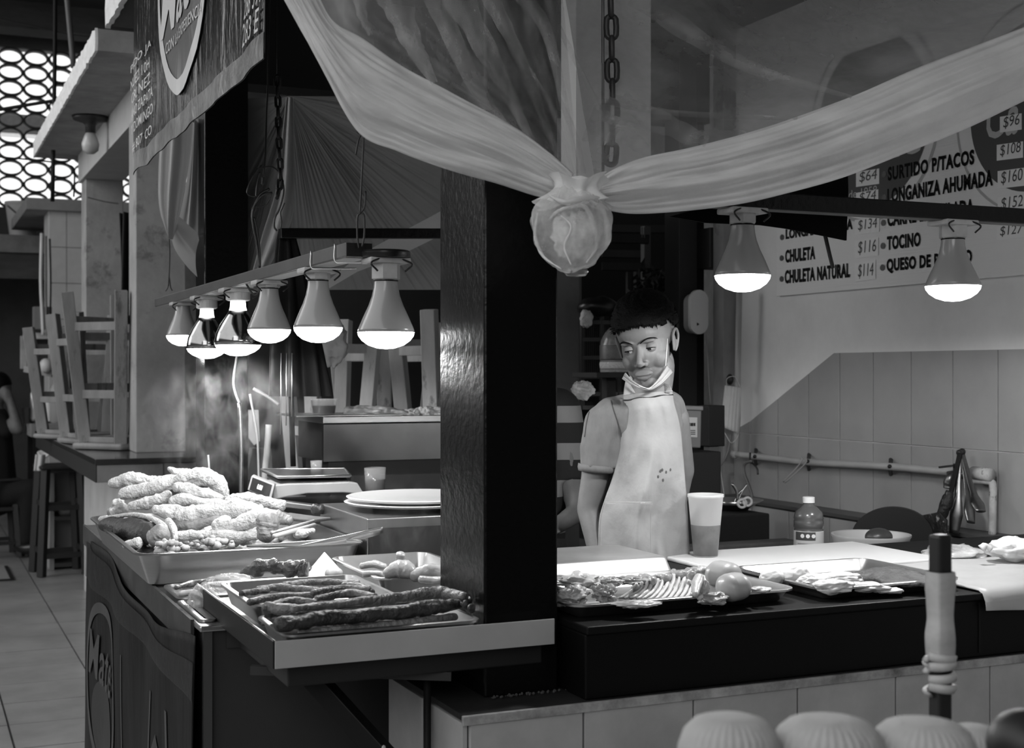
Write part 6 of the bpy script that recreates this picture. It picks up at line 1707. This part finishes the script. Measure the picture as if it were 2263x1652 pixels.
MB().lathe([(.062, 0), (.066, .01), (.066, .10), (.062, .12), (.045, .15), (.03, .165)], pj, 28).build('shell', M('jug_clear', .3, .15, alpha=.55, spec=1), jg, smooth=True)
MB().lathe([(.064, .0), (.068, .03), (.064, .045), (.06, .01)], pj, 28).build('rag', M('towel', .35), jg, smooth=True)
MB().lathe([(.0665, .045), (.0672, .05), (.0672, .098), (.0665, .1)], pj, 28).build('label_band', M('jug_label', .10, .4, var=.4, vs=30), jg, smooth=True)
MB().grid(bag_fn(1288, 862, 4.3, 26, 22, 14, .6), 40, 24).build('plastic_bag', M('film_wrap', .8), smooth=True, label='crumpled clear plastic bag above the striped shoulder', cat='bag')
# carton with label, pole
bxx = thing('plastic_tub', PD(1535, 940, 4.3), 'grey lidded tub with a white label behind the boy\'s back', 'tub')
D4 = 4.35
MB().prism([PD(x, y, D4) for x, y in ((1495, 902), (1551, 904), (1549, 990), (1500, 988))], Vector((.03, .16, 0))).build('tub_body', M('tub_grey', .12, .45), bxx, bev=.004)
MB().prism([PD(x, y, D4 - .01) for x, y in ((1494, 895), (1555, 897), (1555, 907), (1494, 905))], Vector((.03, .18, 0))).build('lid', M('lid_grey', .16, .4), bxx, bev=.003)
MB().prism([PD(x, y, D4 - .004) for x, y in ((1510, 921), (1541, 922), (1541, 966), (1510, 965))], Vector((.0, .003, 0))).build('label_sticker', M('label_white', .45, .5), bxx)
bc = MB()
for k in range(9): bc.prism([PD(1519 + 2 * k, 934, D4 - .006), PD(1520 + 2 * k + (k % 3) * .4, 934, D4 - .006), PD(1520 + 2 * k + (k % 3) * .4, 941, D4 - .006), PD(1519 + 2 * k, 941, D4 - .006)], Vector((0, .001, 0)))
for k in range(3): bc.prism([PD(1519, 950 + 4 * k, D4 - .006), PD(1537, 950 + 4 * k, D4 - .006), PD(1537, 951.5 + 4 * k, D4 - .006), PD(1519, 951.5 + 4 * k, D4 - .006)], Vector((0, .001, 0)))
bc.build('printed_bars', black_matt, bxx)
p_b = PD(1530, 992, D4 + .1)
MB().bb(p_b.x - .10, p_b.x + .06, p_b.y - .08, p_b.y + .12, 0, p_b.z - .005).build('dark_cabinet', BK, label='black cabinet under the grey tub', cat='cabinet', bev=.004)
pp = PD(1572, 1000, 4.6)
MB().bb(pp.x - .018, pp.x + .018, pp.y - .02, pp.y + .02, 0, PD(1572, 985, 4.6).z).build('metal_post', M('post_grey', .10, .5), label='grey square metal post right of the black cabinet', cat='post', bev=.002)
MB().bb(pp.x - .03, pp.x + .035, pp.y - .03, pp.y + .03, PD(1572, 985, 4.6).z, PD(1572, 895, 4.6).z).build('black_sleeve', black_matt, label='black sleeve on the top of the grey metal post', cat='sleeve', bev=.003)

# ================================================================== RIGHT WALL: pipes, hooks, mask
pm = M('pipe_white', .42, .4, var=.1, vs=6)
vp = thing('water_pipe', PX(1632, 990, WX - .03), 'white plastic pipe along the tiled wall with an elbow at its left end', 'pipe')
MB().tube([PX(1634, 640, 3.02), PX(1630, 830, 3.02), PX(1630, 925, 3.02), PX(1626, 985, 3.02), PX(1625, 1003, 3.02)], .012, n=12).build('riser', pm, vp, smooth=True)
MB().tube([PX(1625, 1003, 3.02), PX(1668, 1008, 3.03), PX(1740, 1016, 3.03), PX(1790, 1021, 3.03), PX(1960, 1030, 3.03), PX(2108, 1043, 3.04)], .0125, n=12, seg=30).build('pipe_run', pm, vp, smooth=True)
MB().ell(PX(1624, 1003, 3.02), .019, nu=14, nv=10).build('elbow', pm, vp, smooth=True)
MB().tube([PX(2150, 1044, 3.04), PX(2190, 1049, 3.04)], .02, n=12).build('wrapped_end', M('wrap', .5, .8, var=.3, vs=20, spots=.5, ss=20), vp, smooth=True)
MB().tube([PX(2150, 1061, 3.05), PX(2180, 1062, 3.05), PX(2194, 1070, 3.05), PX(2194, 1110, 3.05), PX(2193, 1185, 3.05)], .012, n=10, seg=24).build('return_pipe', M('pipe_old', .5, .6, var=.3, vs=14, spots=.5, ss=12), vp, smooth=True)
clampm = M('clamp', .04, .5, metal=.5)
for x, y in ((1668, 1008), (1785, 1019), (1966, 1030)):
    MB().tube([PX(x + 3, y - 17, 3.09), PX(x + 2, y - 6, 3.05), PX(x, y, 3.012), PX(x + 1, y + 8, 3.05), PX(x + 3, y + 20, 3.09)], .007, n=6, seg=16, flat=.5).build('pipe_clamp', clampm, vp, smooth=True)
wire('wire_s_hook', [PX(1658, 1000, 3.0), PX(1657, 1020, 2.99), PX(1664, 1024, 2.99), PX(1673, 1035, 2.99), PX(1675, 1048, 2.99)], .004, wire_m, 'short metal hook hanging from the left end of the pipe', 'hook')
wire('cable_loop', [PX(1662, 1018, 2.97), PX(1646, 1025, 2.97), PX(1645, 1045, 2.97), PX(1656, 1075, 2.97), PX(1662, 1100, 2.97), PX(1652, 1117, 2.97), PX(1645, 1108, 2.97), PX(1656, 1096, 2.97)], .006, M('cable_grey', .14, .5), 'grey cable loop hanging from the pipe at the left', 'cable', seg=40)
for a, b, lb in (((1772, 1018), (1731, 1064), 'left'), ((1782, 1020), (1735, 1066), 'right')):
    wire('cable_tie', [PX(1770 + (5 if lb == 'right' else 0), 1010, 3.0), PX(a[0], a[1], 3.0), PX((a[0] + b[0]) / 2, (a[1] + b[1]) / 2 + 2, 2.99), PX(b[0], b[1], 2.98)], .0025, pm, 'pale cable tie tail hanging from the middle pipe clamp, %s one' % lb, 'cable tie')
# hanging face mask
hmk = thing('hanging_mask', PD(1612, 950, 4.9), 'used pleated face mask hung on a hook by the right wall', 'face mask')
MK = PX(1612, 900, 2.98); md = Vector((SA, CA, 0)).dot(MK)
def mfn(u, v):
    a = Vector((1602, 851, 0)).lerp(Vector((1591, 941, 0)), v); b = Vector((1638, 856, 0)).lerp(Vector((1633, 958, 0)), v); p = a.lerp(b, u)
    return PD(p.x, p.y, md) + Vector((-SA, -CA, 0)) * (.004 * abs(sin(u * 16)) + .02 * sin(pi * u))
MB().grid(mfn, 48, 12).build('pleated_cloth', M('mask_hung', .65, .8, var=.1, vs=6), hmk, smooth=True, solid=.0015)
MB().tube([PD(1606, 853, md), PD(1606, 838, md - .01), PD(1614, 832, md - .01), PD(1626, 834, md - .01), PD(1636, 856, md)], .0014, n=5, seg=20).build('upper_loop', white_plastic, hmk, smooth=True)
MB().tube([PD(1592, 941, md), PD(1604, 960, md - .01), PD(1616, 978, md - .01), PD(1628, 968, md - .01), PD(1633, 957, md)], .0014, n=5, seg=20).build('lower_loop', white_plastic, hmk, smooth=True)
MB().ell(PD(1613, 838, md + .03), (.012, .02, .022), nu=12, nv=8).build('dark_hook', clampm, hmk, smooth=True)
cc_ = thing('coiled_cord', PD(1592, 945, md + .02), 'white cord coiled behind the hanging face mask with its ends trailing down', 'cord')
MB().tube([PD(1592 + 9 * cos(q * .55) , 945 + 14 * sin(q * .55) + q * .4, md + .03) for q in range(26)], .0022, n=5, seg=60).build('coil', white_plastic, cc_, smooth=True)
MB().tube([PD(1616, 960, md + .02), PD(1608, 1000, md), PD(1590, 1035, md), PD(1584, 1060, md)], .004, n=6, seg=20).build('trailing_end', M('cable_grey2', .2, .5), cc_, smooth=True)
MB().tube([PD(1582, 1000, md), PD(1592, 1040, md), PD(1602, 1104, md)], .0018, n=5, seg=20).build('trailing_end', white_plastic, cc_, smooth=True)

# ================================================================== SINK CORNER
tbm = M('sink_concrete', .07, .8, var=.3, vs=9, bump=.3, bs=30)
tbs = thing('sink_counter', (2.7, 3.6, 0), 'grey sink counter in the tiled corner at the right', 'counter')
MB().bb(2.46, 2.97, 2.97, 3.95, .0, .84).build('block', tbm, tbs, bev=.006)
MB().bb(2.30, 2.74, 3.96, 4.3, 0, .955).build('back_block', BK, tbs, bev=.005)
e0 = PZ(1600, 1205, .96); 
MB().bb(2.0, 2.62, 3.62, 3.70, .0, .905).build('low_kerb', tbm, tbs, bev=.005)
# scissors and cutlery in a steel bowl at the back
sbw = thing('steel_bowl', PD(1622, 1128, 4.7), 'small steel bowl with scissors and utensils at the back of the sink', 'bowl')
cb = PD(1622, 1132, 4.85); cb.z = .957
MB().lathe([(.05, 0), (.10, .035), (.105, .035), (.05, .004)], cb, 28).build('bowl', steel, sbw, smooth=True)
for pts in ([(1626, 1118), (1640, 1085), (1652, 1068)], [(1618, 1120), (1632, 1090), (1646, 1078)]):
    MB().tube([PD(x, y, 4.83) for x, y in pts], .008, n=6, seg=8, flat=.35).build('scissor_blade', steel, sbw, smooth=True)
for cx0, cy0 in ((1652, 1108), (1640, 1112)):
    MB().tube([PD(cx0 + 9 * cos(2 * pi * k / 16), cy0 + 9 * sin(2 * pi * k / 16), 4.66) for k in range(16)], .005, n=6, closed=True, up=(SA, CA, 0)).build('scissor_ring', white_plastic, sbw, smooth=True)
MB().tube([PD(1618, 1068, 4.7), PD(1628, 1085, 4.7), PD(1630, 1105, 4.7)], .006, n=6, seg=10).build('curved_handle', steel, sbw, smooth=True)
# bottle
pb2 = PD(1787, 1222, 3.72); pb2.z = .841; sc_ = 1.0
bt = thing('plastic_bottle', pb2, 'dark plastic bottle with a white cap and a printed label beside the cutting board', 'bottle')
zt3 = PD(1787, 1097, 3.72).z - .841
MB().lathe([(.036, 0), (.040, .006), (.040, zt3 * .66), (.038, zt3 * .675), (.0405, zt3 * .69), (.0405, zt3 * .75), (.039, zt3 * .765), (.0405, zt3 * .78), (.037, zt3 * .84), (.022, zt3 * .895), (.015, zt3 * .915), (.0145, zt3 * .945)], pb2, 36).build('shell', M('bottle_dark', .09, .22, coat=.4), bt, smooth=True)
MB().lathe([(.0165, zt3 * .94), (.0165, zt3 * .995), (.014, zt3), (0, zt3)], pb2, 24).build('cap', white_plastic, bt, smooth=True, auto=True)
MB().lathe([(.0405, zt3 * .30), (.0408, zt3 * .31), (.0408, zt3 * .65), (.0405, zt3 * .655)], pb2, 36).build('label_band', M('bottle_label', .45, .4), bt, smooth=True)
def on_cyl(q0, q1, z0, z1, r, mat, name):
    mb = MB(); mb.grid(lambda u, v: pb2 + Vector((cos(q0 + (q1 - q0) * u) * r, sin(q0 + (q1 - q0) * u) * r, z0 + (z1 - z0) * v)), 10, 1); return mb.build(name, mat, bt, smooth=True)
qc = -pi / 2 - YAW
on_cyl(qc - 1.2, qc + .25, zt3 * .565, zt3 * .65, .0412, M('label_dark', .06, .4), 'label_panel')
for k in range(3):
    q = qc - .62 + .36 * k; mb = MB(); c = pb2 + Vector((cos(q) * .0418, sin(q) * .0418, zt3 * .61)); tdir = Vector((-sin(q), cos(q), 0))
    mb.prism([c + tdir * .0055 * cos(2 * pi * j / 14) + Vector((0, 0, .0055 * sin(2 * pi * j / 14))) for j in range(14)], Vector((cos(q), sin(q), 0)) * .0006); mb.build('label_dot', white_plastic, bt)
for k in range(3): on_cyl(qc - 1.0, qc + .1, zt3 * (.47 + .028 * k), zt3 * (.478 + .028 * k), .0412, M('label_grey', .2, .4), 'label_line')
# bucket with box, black griddle behind
pk = PD(1925, 1186, 3.95); pk.z = .841; hk = PD(1925, 1183, 3.95).z - .841
wb2 = thing('plastic_tub', pk, 'round white plastic tub standing in the sink corner', 'tub')
MB().lathe([(.085, 0), (.098, hk * .6), (.104, hk * .62), (.104, hk * .7), (.110, hk * .95), (.114, hk), (.114, hk + .005), (.107, hk + .004), (.08, .006), (0, .006)], pk, 40).build('shell', M('tub_white', .5, .4), wb2, smooth=True, auto=True)
p = PD(1942, 1188, 3.92)
MB().ell((p.x, p.y, hk + .841 + .0), (.042, .035, .026), nu=24, nv=14).build('sponge_box', M('sponge_box', .05, .35), smooth=True, label='rounded dark sponge box in the white tub', cat='box')
p = PX(1975, 1200, 2.93); 
gd = MB(); pts = []
gc = PD(1972, 1185, 4.15)
for k in range(25):
    q = pi * k / 24; pts.append(gc + Vector((CA * cos(q) * .125, -SA * cos(q) * .125, sin(q) * .09 )))
gd.prism(pts, Vector((.02, .02, 0))); gd.prism([v + Vector((0, 0, 0)) for v in [gc + Vector((CA * .125, -SA * .125, 0)), gc + Vector((-CA * .125, SA * .125, 0)), gc + Vector((-CA * .12, SA * .12, -.12)), gc + Vector((CA * .12, -SA * .12, -.12))]], Vector((.02, .02, 0)))
gd.build('round_griddle', M('griddle', .018, .4), label='dark round griddle leaning behind the white tub', cat='griddle')
# tap
tp_ = thing('water_tap', PX(2108, 1060, 3.0), 'old metal water tap on the white pipe with a valve lever', 'tap')
brass = M('tap_metal', .22, .35, metal=.9, var=.3, vs=30)
MB().tube([PX(2095, 1052, 3.0), PX(2120, 1048, 3.02), PX(2150, 1046, 3.04)], .016, n=12, seg=10).build('valve_body', brass, tp_, smooth=True)
MB().tube([PX(2104, 1048, 2.99), PX(2099, 1056, 2.98), PX(2096, 1066, 2.98), PX(2095, 1078, 2.98)], [.012, .013, .016, .012], n=12, seg=12).build('spout', brass, tp_, smooth=True)
for k in range(3): MB().lathe([(.0135, 0), (.0145, .003), (.0135, .006)], PX(2095, 1070 + 4 * k, 2.98), 16).build('thread_ring', brass, tp_)
MB().bar(PX(2077, 1032, 2.98), PX(2108, 1028, 2.98), .012, .006).build('lever', clampm, tp_, bev=.001)
MB().tube([PX(2112, 1050, 3.0), PX(2112, 1024, 3.0)], .008, n=10).build('stem', brass, tp_, smooth=True)
def tongs(pts1, pts2, label, r=.010):
    t = thing('kitchen_tongs', PX(*pts1[0]), label, 'tongs')
    for pts in (pts1, pts2):
        if not pts: continue
        P = [PX(*q) for q in pts]
        MB().tube(P, [r * .8, r, r, r * 1.2, r * 2.3, r * 1.6], n=10, seg=24, flat=.35).build('arm', M('tong_steel', .22, .35, metal=1, var=.3, vs=12), t, smooth=True)
    MB().ell(PX(*pts1[0]), r * 1.1, nu=10, nv=8).build('pivot', clampm, t, smooth=True)
tongs([(2126, 998, 2.99), (2142, 1060, 2.98), (2156, 1100, 2.97), (2168, 1130, 2.96)], [(2128, 998, 3.0), (2134, 1060, 3.0), (2140, 1110, 2.99), (2146, 1155, 2.98)], 'steel tongs hanging opened on the tap, right pair')
tongs([(2120, 1000, 2.97), (2118, 1060, 2.96), (2116, 1110, 2.95), (2108, 1178, 2.94)], None, 'steel tongs hanging straight down from the tap, left pair', .009)
MB().bar(PX(2122, 1000, 2.96), PX(2092, 1130, 2.93), .018, .006, up=(1, 0, 0)).build('spatula_handle', black_steel, label='dark flat spatula handle hanging left of the tongs', cat='spatula', bev=.002)
MB().prism([PX(x, y, 2.88) for x, y in ((2016, 1142), (2076, 1131), (2092, 1150), (2090, 1185), (2060, 1192), (2022, 1178))], Vector((.015, .01, 0))).build('scouring_pad', M('pad_black', .012, .6, spots=.6, ss=30, spotv=.3, bump=.8, bs=60), label='black scouring pad in a net beside the tub', cat='pad', bev=.003)
MB().tube([PX(2080, 1140, 2.9), PX(2092, 1110, 2.91), PX(2100, 1085, 2.92)], [.016, .02, .012], n=10, seg=12, amp=.004, freq=60).build('net_bag', M('pad_black', .012), smooth=True, label='dark bundled net above the scouring pad', cat='bag')
MB().grid(bag_fn(2110, 1222, 3.4, 75, 20, 40, .6), 44, 22).build('plastic_bag', M('film_wrap', .8), smooth=True, label='clear plastic bag behind the edge of the cutting board', cat='bag')
MB().grid(bag_fn(2245, 1213, 3.25, 66, 26, 44, .7), 44, 22).build('plastic_bag', M('bag_white', .6), smooth=True, label='knotted white plastic bag at the right border', cat='bag')
mb = MB(); mb.tube([PD(2190, 1214, 3.2), PD(2178, 1206, 3.2), PD(2170, 1212, 3.2)], [.008, .006, .012], n=8, seg=8, amp=.003, freq=60); mb.build('bag_knot', M('bag_white', .6), smooth=True, label='twisted knot of the white bag at the right border', cat='bag knot')

# ================================================================== FOREGROUND
DF = 1.75
fp = thing('wrapped_post', Vector((PD(2078, 1600, DF).x, PD(2078, 1600, DF).y, 0)), 'thin dark post wrapped in torn plastic tape, close to the camera at the right', 'post')
c = PD(2078, 1180, DF); rr = 19 * DF / F
MB().bb(c.x - rr, c.x + rr, c.y - rr, c.y + rr, 0, c.z).build('post', M('post_fore', .012, .5), fp, bev=.004)
def wrap(u, v):
    q = 2 * pi * u; k = 26 * DF / F * (1 + .06 * sin(v * 9) + .05 * noise.noise(Vector((u * 5, v * 6, 1)))); m_ = max(abs(cos(q)), abs(sin(q))) ** .5
    return Vector((c.x + cos(q) * k / m_, c.y + sin(q) * k / m_, PD(2078, 1450, DF).z + (PD(2078, 1262, DF).z - PD(2078, 1450, DF).z) * v))
MB().grid(wrap, 40, 14).build('plastic_wrap', M('tape_grey', .42, .45, var=.35, vs=7, stretch=(1, 1, 2)), fp, smooth=True)
for k, (ya, yb) in enumerate(((1446, 1470), (1470, 1452), (1498, 1478), (1512, 1532))):
    pts = [Vector((c.x + cos(q) * .0175, c.y + sin(q) * .0175, PD(2078, ya + (yb - ya) * t, DF).z)) for t, q in ((i / 18, -pi + 2 * pi * i / 18) for i in range(19))]
    MB().tube(pts, .003, n=6, flat=2.2).build('tape_strand', M('tape_grey', .42), fp, smooth=True)
tbf = thing('front_table', (1.1, .95, 0), 'low table edge under the white ribbed containers close to the camera', 'table')
zc = PD(1800, 1600, 1.25).z - .12
tc_ = PD(1850, 1700, 1.3)
MB().bb(tc_.x - .55, tc_.x + .6, tc_.y - .18, tc_.y + .20, zc - .03, zc).build('top', black_matt, tbf, bev=.004)
for sx in (-.5, .55):
    for sy in (-.15, .17): MB().bb(tc_.x + sx - .015, tc_.x + sx + .015, tc_.y + sy - .015, tc_.y + sy + .015, 0, zc - .03).build('leg', black_steel, tbf)
ribm = M('ribbed_white', .45, .8, bump=.3, bs=40)
for k, (px, wd, top, d, lb) in enumerate(((1612, 205, 1582, 1.22, 'leftmost white ribbed bread like container in the foreground'), (1830, 225, 1586, 1.24, 'middle white ribbed container in the foreground'), (2040, 210, 1592, 1.26, 'third white ribbed container in the foreground'), (2150, 130, 1604, 1.34, 'small white ribbed container partly behind the third one'))):
    b = PD(px, top, d); R = wd / 2 * d / F; H = b.z - zc
    prof = [(R * .86, 0), (R * 1.06, H * .45), (R * 1.10, H * .66), (R * 1.07, H * .80), (R * .96, H * .90), (R * .76, H * .965), (R * .45, H * .995), (0, H * 1.0)]
    MB().lathe(prof, (b.x, b.y, zc + .001), 120, ribs=36, ramp=.035).build('ribbed_container', ribm, smooth=True, label=lb, cat='container')
pd_ = PD(2262, 1640, 1.30)
MB().ell(pd_, (.034, .034, .032), nu=28, nv=18).build('dark_round_lid', M('lid_dark', .02, .5), smooth=True, label='dark round object at the bottom right corner', cat='lid')
MB().lathe([(.03, 0), (.034, .02), (.034, max(.03, pd_.z - zc - .01))], (pd_.x, pd_.y, zc + .001), 28).build('dark_jar', M('lid_dark', .02), smooth=True, label='dark jar under the round object in the bottom right corner', cat='jar')

# ================================================================== STEAM
def steam(name, lo, hi, dens, scale, label, seed=0.0, thr=.56, stretch=(1, 1, .55)):
    mb = MB().box((0, 0, 0), (2, 2, 2)); me = mb.mesh(name=name); o = bpy.data.objects.new(name, me); COL.objects.link(o)
    lo = Vector(lo); hi = Vector(hi); o.location = (lo + hi) / 2; o.scale = (hi - lo) / 2
    m = bpy.data.materials.new(name); m.use_nodes = True; N = m.node_tree.nodes; L = m.node_tree.links
    N.remove(N['Principled BSDF']); v = N.new('ShaderNodeVolumeScatter'); v.inputs['Anisotropy'].default_value = .1; v.inputs['Color'].default_value = (1, 1, 1, 1)
    tc = N.new('ShaderNodeTexCoord'); mp = N.new('ShaderNodeMapping'); mp.inputs['Scale'].default_value = [(hi - lo)[i] / 2 * scale * stretch[i] for i in range(3)]; mp.inputs['Location'].default_value = (seed, seed * .7, 0)
    L.new(tc.outputs['Object'], mp.inputs[0])
    n = N.new('ShaderNodeTexNoise'); n.inputs['Scale'].default_value = 1; n.inputs['Detail'].default_value = 3; n.inputs['Distortion'].default_value = 1.6; n.inputs['Roughness'].default_value = .5
    L.new(mp.outputs[0], n.inputs[0])
    r = N.new('ShaderNodeMapRange'); r.inputs['From Min'].default_value = thr; r.inputs['From Max'].default_value = thr + .22; r.inputs['To Max'].default_value = dens; L.new(n.outputs['Fac'], r.inputs[0])
    g_ = N.new('ShaderNodeVectorMath'); g_.operation = 'LENGTH'; L.new(tc.outputs['Object'], g_.inputs[0])
    fo = N.new('ShaderNodeMapRange'); fo.inputs['From Min'].default_value = 1.0; fo.inputs['From Max'].default_value = .35; L.new(g_.outputs['Value'], fo.inputs[0])
    ml = N.new('ShaderNodeMath'); ml.operation = 'MULTIPLY'; L.new(r.outputs[0], ml.inputs[0]); L.new(fo.outputs[0], ml.inputs[1])
    L.new(ml.outputs[0], v.inputs['Density']); L.new(v.outputs[0], N['Material Output'].inputs['Volume'])
    me.materials.append(m)
    return tag(o, label, 'steam', None, 'stuff')
steam('steam', (.60, 3.45, 1.06), (1.12, 4.65, 1.52), 3.2, 10, 'wisps of steam rising from the pork rinds under the heat lamps')
steam('steam', (.80, 2.78, 1.0), (1.30, 3.35, 1.22), 1.6, 12, 'faint steam over the chicken pan beside the column', seed=4)
